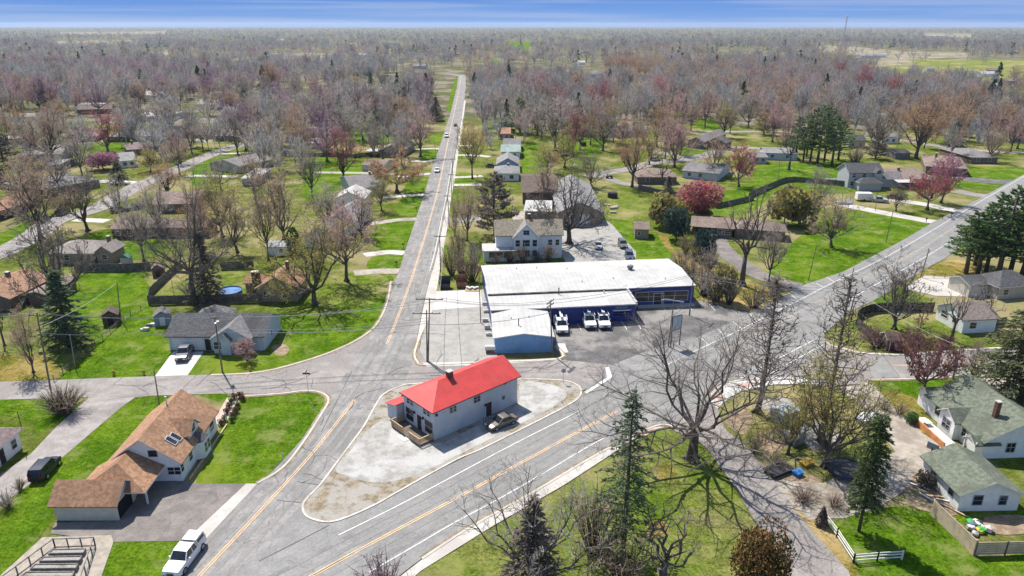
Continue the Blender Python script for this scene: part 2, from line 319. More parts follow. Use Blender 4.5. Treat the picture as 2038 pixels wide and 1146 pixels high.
LAWNS = {
 'green_lawn': [
  [(365, 747), (420, 746), (520, 740), (620, 714), (690, 687), (735, 660), (757, 632), (770, 600), (777, 570), (779, 548), (700, 545), (620, 560), (600, 600), (545, 598), (545, 660), (520, 700), (405, 705), (390, 720)],
  [(120, 754), (307, 749), (345, 702), (335, 660), (300, 612), (300, 545), (170, 540), (130, 570), (150, 640), (190, 680)],
  [(390, 964), (505, 964), (560, 932), (600, 885), (640, 825), (653, 797), (641, 784), (610, 779), (560, 786), (485, 792), (440, 850), (425, 900)],
  [(268, 793), (300, 788), (447, 784), (440, 800), (360, 790), (260, 905), (200, 962), (105, 985), (100, 1040), (0, 1150), (0, 1040), (30, 985), (130, 905), (220, 820)],
  [(-40, 797), (90, 794), (160, 800), (130, 830), (70, 865), (65, 840), (-40, 815)],
  [(228, 1078), (368, 1074), (382, 1086), (322, 1160), (165, 1160)],
  [(1650, 1042), (1850, 1010), (1935, 1108), (2060, 1102), (2060, 1170), (1700, 1170)],
  [(1900, 1030), (1960, 1018), (2060, 1018), (2060, 1050), (1945, 1050)],
  [(1740, 757), (1890, 754), (1950, 764), (1900, 792), (1850, 802), (1830, 792), (1770, 772)],
  [(1740, 602), (1785, 572), (1840, 590), (1852, 600)],
  [(1530, 542), (1580, 480), (1650, 432), (1700, 418), (1850, 441), (1786, 484), (1680, 541), (1600, 567), (1560, 552)],
  [(1195, 442), (1260, 440), (1320, 480), (1336, 518), (1270, 522), (1236, 470)],
  [(740, 512), (805, 505), (795, 538), (735, 537)], [(755, 442), (825, 440), (808, 499), (750, 492)], [(800, 394), (842, 392), (834, 427), (790, 427)],
  [(815, 356), (853, 356), (845, 385), (805, 386)], [(840, 300), (869, 300), (864, 318), (836, 320)], [(850, 268), (880, 268), (875, 284), (846, 286)],
  [(700, 255), (790, 252), (775, 280), (700, 285)], [(620, 315), (760, 320), (740, 400), (690, 420), (610, 400)],
  [(905, 345), (938, 345), (934, 365), (902, 365)], [(899, 392), (915, 392), (912, 430), (896, 430)], [(1040, 290), (1085, 300), (1085, 370), (1045, 370)],
  [(1130, 262), (1200, 268), (1180, 330), (1120, 310)], [(1355, 290), (1440, 287), (1420, 303), (1350, 310)], [(1380, 235), (1420, 238), (1435, 262), (1400, 262)],
  [(1510, 330), (1690, 322), (1690, 350), (1640, 380), (1520, 372)], [(1595, 362), (1690, 360), (1685, 385), (1570, 378)], [(1880, 335), (2060, 335), (2060, 372), (1900, 372)],
  [(1420, 395), (1500, 360), (1560, 345), (1500, 420), (1420, 425)], [(100, 270), (250, 275), (240, 300), (80, 300)], [(0, 470), (60, 440), (110, 440), (40, 475), (0, 492)],
  [(150, 480), (215, 455), (300, 470), (330, 500), (250, 520), (230, 500)], [(360, 335), (430, 300), (470, 296), (400, 330)], [(384, 340), (460, 312), (470, 330), (392, 372)], [(905, 158), (911, 158), (898, 215), (890, 215)]],
 'thin_lawn': [
  [(840, 1165), (905, 1098), (980, 1050), (1125, 968), (1205, 915), (1270, 872), (1325, 851), (1345, 862), (1402, 892), (1440, 946), (1510, 1052), (1560, 1122), (1566, 1165)],
  [(1645, 682), (1690, 621), (1720, 640), (1790, 696), (1717, 702), (1690, 695)], [(1740, 617), (1850, 617), (1912, 650), (1900, 690), (1800, 682), (1760, 650)],
  [(1430, 800), (1470, 782), (1520, 770), (1640, 772), (1690, 800), (1760, 860), (1700, 930), (1640, 960), (1545, 945), (1490, 885), (1445, 840)],
  [(1190, 370), (1250, 380), (1300, 420), (1262, 438), (1200, 432)], [(1323, 690), (1339, 668), (1380, 660), (1397, 668), (1381, 681), (1340, 702)],
  [(545, 600), (600, 600), (620, 560), (700, 540), (770, 552), (765, 590), (700, 620), (620, 630), (545, 615)], [(880, 457), (905, 455), (945, 500), (950, 560), (875, 565)],
  [(300, 545), (500, 540), (505, 600), (345, 605), (310, 580)], [(0, 700), (60, 690), (130, 700), (190, 690), (110, 754), (0, 756)]],
 'dry_grass': [[(1826, 552), (1853, 530), (1905, 517), (1975, 540), (1950, 556)], [(1716, 790), (1770, 780), (1835, 800), (1850, 850), (1830, 860), (1780, 815)],
  [(1440, 545), (1500, 560), (1545, 590), (1490, 622), (1445, 612), (1395, 596), (1410, 575)], [(-20, 712), (60, 705), (100, 715), (118, 752), (-20, 760)],
  [(1555, 990), (1640, 1040), (1700, 1120), (1720, 1165), (1690, 1160), (1640, 1090), (1592, 1030)], [(1330, 470), (1345, 500), (1440, 545), (1410, 560), (1350, 520), (1310, 470)]]}
for k, L in LAWNS.items():
    for i, px in enumerate(L): sheet("lawn" if k != 'dry_grass' else "dry_grass_patch", px, MATS[k], .02 + (i % 4) * .003 + (.012 if k == 'dry_grass' else 0), 3)
sheet("bare_patch", [(540, 690), (560, 684), (575, 692), (570, 705), (552, 708), (545, 700)], dirt, .04, 3)
sheet("bare_patch", [(1700, 782), (1722, 778), (1760, 800), (1822, 842), (1836, 862), (1800, 838), (1740, 800)], dirt, .05)
sheet("bare_patch", [(1480, 905), (1530, 930), (1575, 945), (1625, 948), (1640, 965), (1590, 985), (1545, 965), (1500, 930)], dirt, .05)
sheet("bare_patch", [(1800, 975), (1830, 940), (1870, 985), (1905, 1025), (1850, 1020), (1810, 1005)], dirt, .055, 3)
sheet("bare_patch", [(1960, 1030), (2050, 1028), (2050, 1060), (1975, 1062)], dirt, .05, 3)
for i, px in enumerate(([(1440, 835), (1475, 815), (1500, 835), (1478, 865)], [(1515, 800), (1560, 790), (1580, 815), (1540, 830)], [(1600, 790), (1650, 785), (1665, 810), (1620, 820)], [(1500, 870), (1545, 850), (1575, 880), (1530, 905)], [(1590, 850), (1640, 840), (1680, 880), (1620, 900)], [(1300, 930), (1335, 925), (1345, 945), (1310, 955)], [(1195, 990), (1215, 985), (1220, 1010), (1200, 1015)], [(1040, 1075), (1085, 1060), (1100, 1090), (1050, 1105)], [(1285, 1045), (1320, 1035), (1330, 1060), (1295, 1070)])):
    sheet("bare_patch", px, [dirt, weeds, g_dry][i % 3], .036, 4)
# streets
RA_L = [(330, 1165), (409, 1074), (511, 964), (562, 930), (602, 880), (640, 822), (655, 797), (662, 784), (700, 726), (742, 662), (765, 622), (777, 585), (786, 560), (794, 540), (805, 503), (827, 438), (843, 390), (854, 354), (867, 314), (878, 284), (887, 254), (895, 231), (904, 196), (909, 175), (913, 149)]
RA_R = [(927, 149), (927, 174), (923, 207), (917, 243), (911, 275), (904, 312), (897, 350), (890, 397), (880, 450), (870, 500), (860, 540), (848, 582), (836, 640), (828, 684), (823, 708), (815, 740), (792, 774), (752, 801), (725, 848), (698, 885), (668, 926), (638, 966), (611, 993), (600, 1010), (470, 1165)]
sheet("main_street", RA_L + RA_R, asph_a, .06)
ISL = [(833, 764), (796, 770), (766, 784), (752, 800), (725, 848), (698, 885), (668, 925), (638, 965), (611, 993), (603, 1007), (606, 1023), (621, 1034), (655, 1040), (692, 1030), (746, 1006), (790, 981), (847, 949), (914, 913), (951, 898), (1020, 864), (1070, 839), (1124, 811), (1150, 794), (1157, 780), (1150, 768), (1126, 759), (1082, 756), (1031, 756)]
HB_U = [(440, 1165), (600, 1008), (621, 1030), (692, 1028), (746, 1006), (847, 949), (951, 898), (1070, 839), (1150, 794), (1180, 760), (1215, 728), (1310, 690), (1388, 672), (1440, 648), (1492, 623), (1551, 592), (1596, 569), (1680, 540), (1788, 483), (1850, 447), (1900, 420), (1950, 395), (2060, 335), (2290, 212)]
HB_D = [(2330, 232), (2060, 400), (1990, 440), (1930, 478), (1880, 515), (1853, 529), (1826, 545), (1780, 573), (1736, 600), (1688, 622), (1640, 665), (1645, 700), (1560, 748), (1510, 754), (1450, 764), (1420, 781), (1415, 800), (1402, 850), (1350, 860), (1325, 848), (1300, 851), (1269, 868), (1192, 902), (1055, 983), (935, 1050), (840, 1112), (770, 1165)]
sheet("highway", HB_U + HB_D, asph_b, .066)
sheet("side_street", [(-60, 763), (0, 760), (100, 757), (310, 749), (420, 746), (520, 740), (620, 714), (690, 687), (735, 660), (765, 620), (790, 640), (700, 740), (662, 790), (652, 797), (641, 784), (610, 779), (560, 784), (430, 784), (300, 788), (270, 791), (180, 791), (0, 796), (-60, 797)], asph_c, .052)
sheet("side_street", [(815, 740), (828, 684), (850, 724), (960, 722), (1110, 716), (1215, 726), (1230, 740), (1180, 765), (1157, 780), (1150, 768), (1126, 759), (1082, 756), (1031, 756), (833, 765), (796, 770), (780, 780)], asph_c, .056)
sheet("side_street", [(1555, 752), (1600, 722), (1640, 690), (1650, 685), (1690, 697), (1717, 703), (1799, 706), (1907, 698), (2060, 690), (2060, 737), (1893, 750), (1800, 754), (1728, 755), (1690, 767), (1640, 770), (1560, 762)], asph_c, .057)
sheet("lane", [(1415, 797), (1440, 850), (1476, 881), (1516, 926), (1545, 965), (1592, 1027), (1625, 1067), (1700, 1165), (1580, 1165), (1553, 1108), (1509, 1048), (1469, 981), (1430, 925), (1402, 888), (1370, 868), (1340, 850)], asph_c, .072, 3)
sheet("gravel_drive", [(1668, 772), (1728, 756), (1770, 800), (1835, 862), (1885, 895), (1850, 905), (1832, 940), (1800, 978), (1745, 1012), (1680, 1032), (1610, 1034), (1555, 985), (1540, 955), (1640, 962), (1705, 930), (1782, 900), (1745, 850), (1700, 800)], gravel_t, .05)
sheet("traffic_island", ISL, weeds, .09, 3)
sheet("gravel_lot", [(742, 848), (775, 838), (812, 850), (868, 884), (935, 855), (1030, 805), (1035, 762), (1095, 766), (1128, 782), (1115, 802), (1060, 832), (1000, 862), (930, 898), (862, 932), (800, 955), (745, 962), (690, 948), (668, 935), (700, 895)], gravel_w, .10, 3)
sheet("parking_lot", [(1096, 632), (1262, 634), (1264, 600), (1376, 598), (1410, 600), (1450, 612), (1500, 620), (1440, 650), (1392, 670), (1310, 692), (1215, 728), (1122, 717), (1103, 700)], asph_lot, .045)
sheet("gravel_lot", [(862, 615), (962, 575), (990, 704), (988, 719), (852, 724), (834, 705), (840, 668), (852, 630)], gravel_g, .044)
sheet("concrete_pad", [(866, 580), (956, 577), (961, 610), (862, 617)], conc_w, .055)
sheet("concrete_pad", [(1106, 684), (1124, 684), (1131, 702), (1113, 702)], conc_w, .062)
sheet("sidewalk", [(860, 540), (875, 540), (870, 575), (861, 618), (850, 642), (838, 668), (829, 692), (827, 700), (823, 706), (829, 684), (837, 640), (849, 582)], conc, .07)
sheet("sidewalk", [(861, 540), (875, 540), (890, 455), (897, 400), (906, 350), (913, 300), (922, 240), (927, 200), (924, 200), (918, 240), (908, 300), (899, 350), (891, 397), (881, 450), (871, 500)], conc, .071)
sheet("sidewalk", [(838, 1137), (913, 1090), (982, 1047), (1121, 967), (1203, 914), (1262, 874), (1300, 856), (1325, 850), (1300, 851), (1269, 866), (1195, 901), (1057, 982), (937, 1050), (842, 1113), (775, 1165), (805, 1165)], conc, .078)
sheet("corner_plaza", [(1415, 800), (1419, 781), (1450, 763), (1512, 754), (1548, 750), (1600, 752), (1640, 765), (1590, 765), (1540, 766), (1505, 772), (1470, 782), (1442, 800), (1428, 815)], conc_w, .09)
sheet("brick_paving", [(1420, 792), (1427, 783), (1440, 778), (1438, 795), (1430, 806)], brickpave, .10)
sheet("brick_paving", [(1462, 765), (1500, 760), (1508, 767), (1475, 774)], brickpave, .10)
sheet("brick_paving", [(1270, 868), (1300, 853), (1308, 855), (1282, 870)], brickpave, .10)
sheet("sidewalk", [(840, 722), (985, 719), (1112, 713), (1118, 717), (960, 727), (850, 730)], conc, .064)
# drives
sheet("driveway", [(262, 1000), (300, 950), (390, 963), (505, 963), (410, 1072), (370, 1077), (222, 1079), (100, 1062), (110, 1040), (236, 1037)], asph_drive, .045)
sheet("driveway", [(490, 963), (512, 963), (410, 1073), (369, 1077)], conc, .058)
sheet("driveway", [(345, 700), (406, 700), (373, 748), (307, 751)], conc_w, .045)
sheet("driveway", [(180, 789), (272, 789), (240, 812), (130, 906), (62, 962), (-60, 1050), (-60, 985), (60, 905), (112, 850)], M("alley_gravel", (.30, .275, .262), var=.12, sc=.5, c2=(.215, .195, .185), sc2=.22, fine=.2), .042)
for px, w, m in (([(806, 504), (770, 502), (725, 508)], 3.4, conc), ([(794, 540), (750, 540), (705, 544)], 3.6, gravel_t), ([(829, 436), (790, 438), (735, 446)], 3.4, gravel_t), ([(845, 388), (800, 390), (762, 393)], 3.4, conc), ([(858, 345), (820, 350), (790, 352)], 3.2, conc),
                 ([(868, 318), (845, 322), (820, 320)], 3.2, conc), ([(874, 296), (850, 296), (830, 298)], 3.2, conc), ([(620, 343), (700, 344), (790, 346)], 3.6, gravel_t), ([(891, 438), (925, 438), (960, 432)], 5, gravel_g), ([(898, 368), (930, 368), (958, 367)], 3.4, conc), ([(901, 353), (930, 352), (960, 350)], 3.4, conc),
                 ([(906, 309), (940, 309), (975, 312)], 3.4, conc), ([(910, 290), (940, 290)], 3.2, conc), ([(1425, 472), (1435, 492), (1460, 515), (1500, 542), (1545, 560), (1592, 571)], 5, asph_drive), ([(1668, 405), (1700, 412), (1760, 424), (1858, 442)], 5, conc), ([(1770, 398), (1830, 405), (1905, 420)], 5, conc), ([(1900, 352), (1960, 360), (2060, 365)], 9, asph_lot), ([(1900, 380), (1960, 390), (2000, 388)], 6, asph_c),
                 ([(330, 460), (360, 452), (300, 438), (255, 436)], 4, conc), ([(150, 437), (215, 440)], 4, conc), ([(370, 350), (420, 350), (470, 352)], 3.4, conc), ([(440, 306), (480, 305), (510, 303)], 3, conc), ([(160, 375), (190, 362), (240, 362), (290, 366)], 4.5, conc_w)):
    strip("driveway", px, w, m, .048, 4)
for px, w in (([(-60, 525), (0, 504), (65, 470), (108, 440), (190, 416), (235, 391), (275, 370), (340, 343), (395, 318), (440, 300), (480, 288), (510, 282)], 7.5), ([(-40, 300), (30, 293), (130, 289), (200, 280), (300, 272), (420, 282)], 6), ([(1172, 352), (1210, 343), (1260, 335), (1310, 322), (1380, 315), (1440, 298), (1480, 294), (1560, 300)], 6.5), ([(1300, 300), (1360, 312), (1420, 310)], 5), ([(1200, 350), (1240, 365), (1290, 372)], 4),
              ([(1380, 262), (1470, 262), (1560, 262), (1640, 268), (1760, 275), (1830, 285), (1930, 298), (2060, 306)], 6), ([(1640, 225), (1700, 222), (1760, 228)], 5), ([(885, 147), (905, 149), (918, 151)], 7), ([(1880, 150), (1930, 155), (2000, 165), (2060, 168)], 6), ([(200, 245), (300, 240), (420, 236)], 6), ([(1100, 262), (1180, 252), (1260, 250), (1360, 262)], 5.5), ([(500, 222), (600, 220), (700, 224), (760, 220)], 5)):
    strip("residential_street", px, w, asph_c, .05, 5)
sheet("gravel_lot", [(1105, 430), (1190, 428), (1242, 475), (1266, 522), (1128, 526), (1118, 470)], gravel_g, .046, 2)
sheet("gravel_lot", [(1020, 420), (1190, 424), (1160, 442), (1020, 440)], gravel_t, .05)
sheet("concrete_pad", [(1796, 574), (1840, 549), (1965, 556), (1965, 592), (1862, 589)], conc, .05)
sheet("concrete_pad", [(1770, 618), (1850, 605), (1860, 614), (1775, 628)], conc, .05)
sheet("concrete_pad", [(1940, 737), (2060, 737), (2060, 800), (2010, 795), (1950, 758)], gravel_t, .047)
sheet("sidewalk", [(452, 792), (476, 790), (452, 838), (420, 850), (425, 838)], M("pink_path", (.46, .36, .31), var=.12, sc=1.5, fine=.15), .05)
# kerbs
kerb(ISL, 4, True, .26, .15, conc_k)
kerb([(778, 560), (771, 600), (757, 634), (735, 661), (690, 688), (620, 715), (520, 741), (420, 747)]); kerb([(486, 789), (560, 784), (610, 778), (641, 783), (654, 797), (640, 824), (602, 883), (562, 932), (512, 963)])
kerb([(840, 660), (832, 680), (825, 706), (831, 721), (846, 727), (960, 722), (1112, 715), (1106, 690)], 4, False, .3, .15, conc_k)
kerb([(840, 1113), (935, 1051), (1055, 984), (1192, 903), (1266, 867), (1300, 850), (1325, 846), (1345, 853), (1372, 869)]); kerb([(1416, 798), (1420, 780), (1450, 762), (1512, 753)])
kerb([(1642, 680), (1660, 690), (1690, 697), (1717, 703), (1799, 706), (1907, 698), (2050, 690)], 4, False, .6, .13, conc_k); kerb([(1728, 756), (1800, 755), (1893, 751)], 2)
# painted lines
paint_f = M("faded_yellow_line", (.46, .38, .29), var=.12, sc=1.5, c2=(.30, .28, .255), sc2=.5, amt2=(.45, .65))
YA = [(380, 1165), (490, 1048), (560, 972), (620, 905), (668, 845), (706, 796)]
YA2 = [(770, 686), (794, 626), (806, 592), (819, 556), (831, 518), (843, 480), (853, 446), (866, 400), (874, 368), (881, 335), (888, 300), (894, 270), (901, 238), (907, 210), (913, 180), (918, 152)]
for d in (-.14, .14):
    strip("centre_line", YA, .13, paint_y, .075, 3, d); strip("centre_line", YA2, .13, paint_y, .075, 2, d)
    strip("centre_line", [(612, 1152), (705, 1101), (800, 1050), (900, 997), (1050, 915), (1140, 866), (1228, 819)], .14, paint_y, .078, 3, d)
    strip("centre_line", [(1440, 700), (1478, 682), (1530, 655), (1600, 617), (1679, 573), (1798, 515), (1880, 465), (1955, 415), (2050, 362), (2305, 222)], .10, paint_f, .078, 3, d)
    strip("centre_line", [(1735, 728), (1800, 728), (1895, 724)], .12, paint_y, .075, 0, d)
for px in ([(674, 1066), (789, 1009), (900, 950), (1020, 886), (1157, 817)], [(735, 1140), (840, 1079), (905, 1041), (1000, 990), (1100, 932), (1160, 896), (1214, 866)], [(1320, 730), (1384, 699), (1412, 686), (1473, 657), (1506, 640), (1586, 600), (1658, 563), (1763, 512), (1850, 462), (1950, 402), (2040, 350)],
           [(1473, 754), (1544, 717), (1626, 674), (1674, 610), (1717, 581), (1763, 556), (1853, 505), (1900, 475)][:3], [(1674, 611), (1717, 581), (1763, 556), (1853, 505), (1920, 462)], [(1525, 749), (1584, 716), (1640, 686)], [(855, 540), (866, 500), (878, 440), (889, 385), (899, 325)]):
    strip("edge_line", px, .15, paint_w, .08, 3)
for a, b in (((1391, 671), (1409, 685)), ((1428, 655), (1441, 668)), ((1459, 640), (1475, 655)), ((1492, 625), (1504, 638)), ((1574, 587), (1588, 599)), ((1624, 564), (1639, 573)), ((1645, 552), (1660, 562))):
    strip("parking_lane_line", [a, b], .14, paint_w, .082)
for a, b in (((1149, 644), (1157, 658)), ((1178, 644), (1187, 658)), ((1208, 640), (1216, 656)), ((1237, 640), (1248, 657)), ((1266, 640), (1276, 656)), ((1283, 603), (1292, 615)), ((1314, 602), (1324, 618)), ((1345, 608), (1351, 617)), ((1366, 603), (1377, 617)), ((1390, 602), (1398, 614)), ((1411, 605), (1423, 618))):
    strip("stall_line", [a, b], .12, paint_w, .06)
sheet("stop_line", [(1204, 732), (1212, 732), (1218, 750), (1215, 754), (1168, 784), (1163, 781), (1209, 752)], paint_w, .082)
wheel = M("wheel_path_asphalt", (.205, .202, .196), var=.14, sc=.5, c2=(.24, .235, .227), sc2=.12, amt2=(.42, .6), fine=.2)
for d in (-2.6, -1.1, 1.1, 2.6):
    strip("wheel_path", YA, .55, wheel, .0665, 3, d); strip("wheel_path", [(706, 796), (740, 738), (770, 686)] + YA2[1:12], .55, wheel, .0665, 2, d)
    strip("wheel_path", [(470, 1225), (612, 1152), (705, 1101), (800, 1050), (900, 997), (1050, 915), (1140, 866), (1228, 819), (1340, 755), (1440, 700), (1530, 655), (1600, 617), (1679, 573), (1798, 515), (1880, 465), (1955, 415)], .6, wheel, .0705, 3, d)
for px in ([(515, 1118), (600, 1075), (655, 1046)], [(625, 1146), (680, 1115), (706, 1101)], [(1130, 832), (1210, 788), (1290, 745)], [(1283, 826), (1330, 798), (1380, 770)], [(1300, 840), (1360, 808)], [(550, 996), (575, 999), (600, 1001)], [(700, 960 - 220), (640, 860)], [(1800, 712), (1830, 752)], [(1756, 706), (1790, 750)], [(1520, 668), (1600, 640), (1640, 655)]):
    strip("tar_seam", px, .09, tar, .079, 3)
sheet("road_patch", [(1728, 712), (1752, 706), (1790, 752), (1735, 754)], asph_b, .074)

rc = random.Random(3)
for i in range(50):                                     # sealed and open cracks in the old asphalt
    k = i % 10
    if k < 5: py = rc.uniform(500, 1010); P = G(0, py); a, b = [(RA_L, RA_R)][0]; f = lambda E: min((abs(q[1] - py), q[0]) for q in smooth(E, 6))[1]; x0, x1 = f(RA_L), f(RA_R); px = rc.uniform(x0 + 6, x1 - 6)
    elif k < 8: px, py = rc.uniform(20, 640), rc.uniform(760, 778)
    else: px, py = rc.uniform(860, 1180), rc.uniform(726, 748)
    P = G(px, py); ang = rc.choice((0., .2, 1.45, 1.6, 1.3)) + rc.uniform(-.3, .3); pts = [P]
    for j in range(rc.randint(3, 8)): ang += rc.uniform(-.5, .5); pts.append(pts[-1] + Vector((math.cos(ang), math.sin(ang))) * rc.uniform(.6, 1.3))
    L_, R_2 = offs(pts, rc.uniform(.04, .085)); mb = MB(); n = len(pts); z = lay(.0790); mb.add([(p.x, p.y, z) for p in L_] + [(p.x, p.y, z) for p in R_2], [(j, n + j, n + j + 1, j + 1) for j in range(n - 1)]); tag(mb.build("crack_seam", tar), kind='structure')
# ------------------------------------------------------------------ buildings
WIN = {}
def win_mesh(w, h, fm, bars):
    k = (round(w, 2), round(h, 2), fm.name, bars)
    if k not in WIN:
        f = MB(); t = .09; x = w / 2
        f.box(-x - t, -.05, -t, x + t, .02, 0); f.box(-x - t, -.05, h, x + t, .02, h + t); f.box(-x - t, -.05, 0, -x, .02, h); f.box(x, -.05, 0, x + t, .02, h)
        if bars >= 1: f.box(-x, -.045, h / 2 - .03, x, .018, h / 2 + .03)
        for i in range(1, bars):
            q = -x + w * i / bars; f.box(q - .03, -.04, 0, q + .03, .016, h)
        p = MB(); p.quad((-x, -.012, 0), (x, -.012, 0), (x, -.012, h), (-x, -.012, h))
        WIN[k] = (f.mesh("window", [fm]), p.mesh("pane", [glass]))
    return WIN[k]
class House:
    def __init__(s, name, label, A, B, z=0., cat="house", group=None):
        a, b = G(*A, z), G(*B, z); d = b - a; s.rz = math.atan2(d.y, d.x)
        s.c, s.s = math.cos(s.rz), math.sin(s.rz); s.o = a
        s.root = thing(name, label, cat, (a.x, a.y, 0), s.rz, group); s.blocks = []
    def L(s, px, py, z=0.):
        p = G(px, py, z) - s.o; return Vector((p.x * s.c + p.y * s.s, -p.x * s.s + p.y * s.c))
    def rect(s, pts, z):
        q = [s.L(x, y, z) for x, y in pts]; return min(v.x for v in q), min(v.y for v in q), max(v.x for v in q), max(v.y for v in q)
    def block(s, r, h, rise, wm, rm, axis='x', kind='gable', ov=.4, z0=0., wall='wall', trim=None, base=None):
        """r: (x0, y0, x1, y1) of the eaves in the house's own frame; h: eave height; rise: ridge above eaves"""
        x0, y0, x1, y1 = r; tr = trim or white_t; th = .14
        wx0, wx1, wy0, wy1 = x0 + ov, x1 - ov, y0 + ov, y1 - ov
        w, m = MB(), MB()
        if kind == 'gable':
            if axis == 'x':
                ym = (y0 + y1) / 2; sl = rise / (ym - y0); hw = h + ov * sl - th - .02
                m.extr([(y0, h), (ym, h + rise), (y1, h), (y1, h - th), (ym, h + rise - th), (y0, h - th)][::-1], 'x', x0, x1, 0, 1)
                w.extr([(wy0, z0), (wy1, z0), (wy1, hw), (ym, h + rise - th - .02), (wy0, hw)], 'x', wx0, wx1)
            else:
                xm = (x0 + x1) / 2; sl = rise / (xm - x0); hw = h + ov * sl - th - .02
                m.extr([(x0, h), (xm, h + rise), (x1, h), (x1, h - th), (xm, h + rise - th), (x0, h - th)], 'y', y0, y1, 0, 1)
                w.extr([(wx0, z0), (wx1, z0), (wx1, hw), (xm, h + rise - th - .02), (wx0, hw)][::-1], 'y', wy0, wy1)
        elif kind in ('hip', 'hipl', 'hipr'):
            D, Lx = y1 - y0, x1 - x0
            if axis == 'x':
                ym = (y0 + y1) / 2; q = min(D / 2, Lx / 2 - .05); a = x0 + (0 if kind == 'hipr' else q); b = x1 - (0 if kind == 'hipl' else q)
                Rg = [(a, ym, h + rise), (b, ym, h + rise)]
            else:
                xm = (x0 + x1) / 2; q = min(Lx / 2, D / 2 - .05); Rg = [(xm, y0 + q, h + rise), (xm, y1 - q, h + rise)]
            E = [(x0, y0, h), (x1, y0, h), (x1, y1, h), (x0, y1, h)]; Bt = [(p[0], p[1], h - th) for p in E]
            fs = [(0, 1, 5, 4), (1, 2, 5), (2, 3, 4, 5), (3, 0, 4)] if axis == 'x' else [(0, 1, 4), (1, 2, 5, 4), (2, 3, 5), (3, 0, 4, 5)]
            m.add(E + Rg, fs, 0); m.add(E + Bt, [(0, 4, 5, 1), (1, 5, 6, 2), (2, 6, 7, 3), (3, 7, 4, 0), (7, 6, 5, 4)], 1)
            w.box(wx0, wy0, z0, wx1, wy1, h - th - .02)
            if kind == 'hipl': w.add([(wx1, wy0, h - th - .02), (wx1, wy1, h - th - .02), (wx1, ym, h + rise - th - .1)], [(0, 1, 2)]); m.m[1] = 0
            hw = h - th - .02
        elif kind == 'shed':                            # low at the front edge y0, high at y1
            m.extr([(y0, h), (y1, h + rise), (y1, h + rise - th), (y0, h - th)][::-1], 'x', x0, x1, 0, 1)
            sl = rise / (y1 - y0); w.extr([(wy0, z0), (wy1, z0), (wy1, h + rise - ov * sl - th - .02), (wy0, h + ov * sl - th - .02)], 'x', wx0, wx1); hw = h + ov * sl - th
        else:
            m.box(x0, y0, h - th, x1, y1, h + .02); w.box(wx0, wy0, z0, wx1, wy1, h - th - .02); hw = h - th
        if wm: w.build(wall, wm, s.root)
        rf = m.build("roof", [rm, tr], s.root)
        bk = dict(r=(wx0, wy0, wx1, wy1), h=h, rise=rise, roof=rf, R=r, axis=axis, kind=kind); s.blocks.append(bk)
        return bk
    def place(s, side, t, b=0, out=0.):
        x0, y0, x1, y1 = s.blocks[b]['r']
        if side == 'f': return ((x0 + (x1 - x0) * t, y0 - out), 0)
        if side == 'b': return ((x0 + (x1 - x0) * t, y1 + out), math.pi)
        if side == 'r': return ((x1 + out, y0 + (y1 - y0) * t), math.pi / 2)
        return ((x0 - out, y0 + (y1 - y0) * t), -math.pi / 2)
    def win(s, side, t, z, w=1.1, h=1.3, b=0, fm=None, bars=1, name="window"):
        f, p = win_mesh(w, h, fm or white_t, bars); (x, y), rz = s.place(side, t, b)
        o = put(name, f, s.root, (x, y, z), rz); put("pane", p, o); return o
    def door(s, side, t, w=.95, h=2.05, b=0, m=None, z=0.05, name="door", lines=None):
        (x, y), rz = s.place(side, t, b); mb = MB(); k = w / 2
        mb.box(-k, -.035, 0, k, .02, h); fr = MB(); fr.box(-k - .1, -.06, 0, -k, .02, h + .1); fr.box(k, -.06, 0, k + .1, .02, h + .1); fr.box(-k, -.06, h, k, .02, h + .1)
        o = mb.build(name, m or white_t, s.root); o.location = (x, y, z); o.rotation_euler = (0, 0, rz); fr.build("door_frame", white_t, o)
        if w < 1.4:
            hd = MB(); hd.box(k - .17, -.09, .95, k - .08, -.036, 1.05); hd.build("handle", metal_g, o)
        return o
    def chimney(s, x, y, top, w=.7, d=.7, z0=0., m=None):
        mb = MB(); mb.box(x - w / 2, y - d / 2, z0, x + w / 2, y + d / 2, top); mb.box(x - w / 2 - .06, y - d / 2 - .06, top, x + w / 2 + .06, y + d / 2 + .06, top + .12, 1)
        return mb.build("chimney", [m or brick_d, conc], s.root)
    def pipe(s, x, y, z0, z1, r=.08, m=None, name="vent_pipe", par=None):
        mb = MB(); mb.tube([(x, y, z0), (x, y, z1)], r, 6); mb.ball((x, y, z1 + .05), r * 1.7, 6, 0, .6)
        return mb.build(name, m or metal_g, par or s.root)
    def roofz(s, b, x, y):
        k = s.blocks[b]; x0, y0, x1, y1 = k['R']
        if k['kind'] == 'shed': return k['h'] + k['rise'] * (y - y0) / (y1 - y0)
        if k['axis'] == 'x': return k['h'] + k['rise'] * (1 - abs(y - (y0 + y1) / 2) / ((y1 - y0) / 2))
        return k['h'] + k['rise'] * (1 - abs(x - (x0 + x1) / 2) / ((x1 - x0) / 2))
brick_d = M("dark_red_brick", (.17, .085, .065), var=.25, sc=3, lines=('z', .08, .3), fine=.3)
brick_b = M("brown_brick", (.21, .15, .115), var=.25, sc=3, lines=('z', .08, .3), fine=.3)
brick_t = M("tan_brick", (.33, .27, .215), var=.22, sc=3, lines=('z', .08, .25), fine=.25)
sid_w = M("white_siding", (.78, .78, .77), var=.05, sc=1.2, lines=('z', .2, .18), rough=.7)
sid_g = M("grey_siding", (.42, .43, .45), var=.06, sc=1.2, lines=('z', .2, .2), rough=.7)
sid_b = M("pale_blue_siding", (.46, .53, .60), var=.06, sc=1.2, lines=('z', .2, .2), rough=.7)
sid_bl = M("slate_blue_siding", (.20, .27, .36), var=.06, sc=1.2, lines=('z', .2, .2), rough=.7)
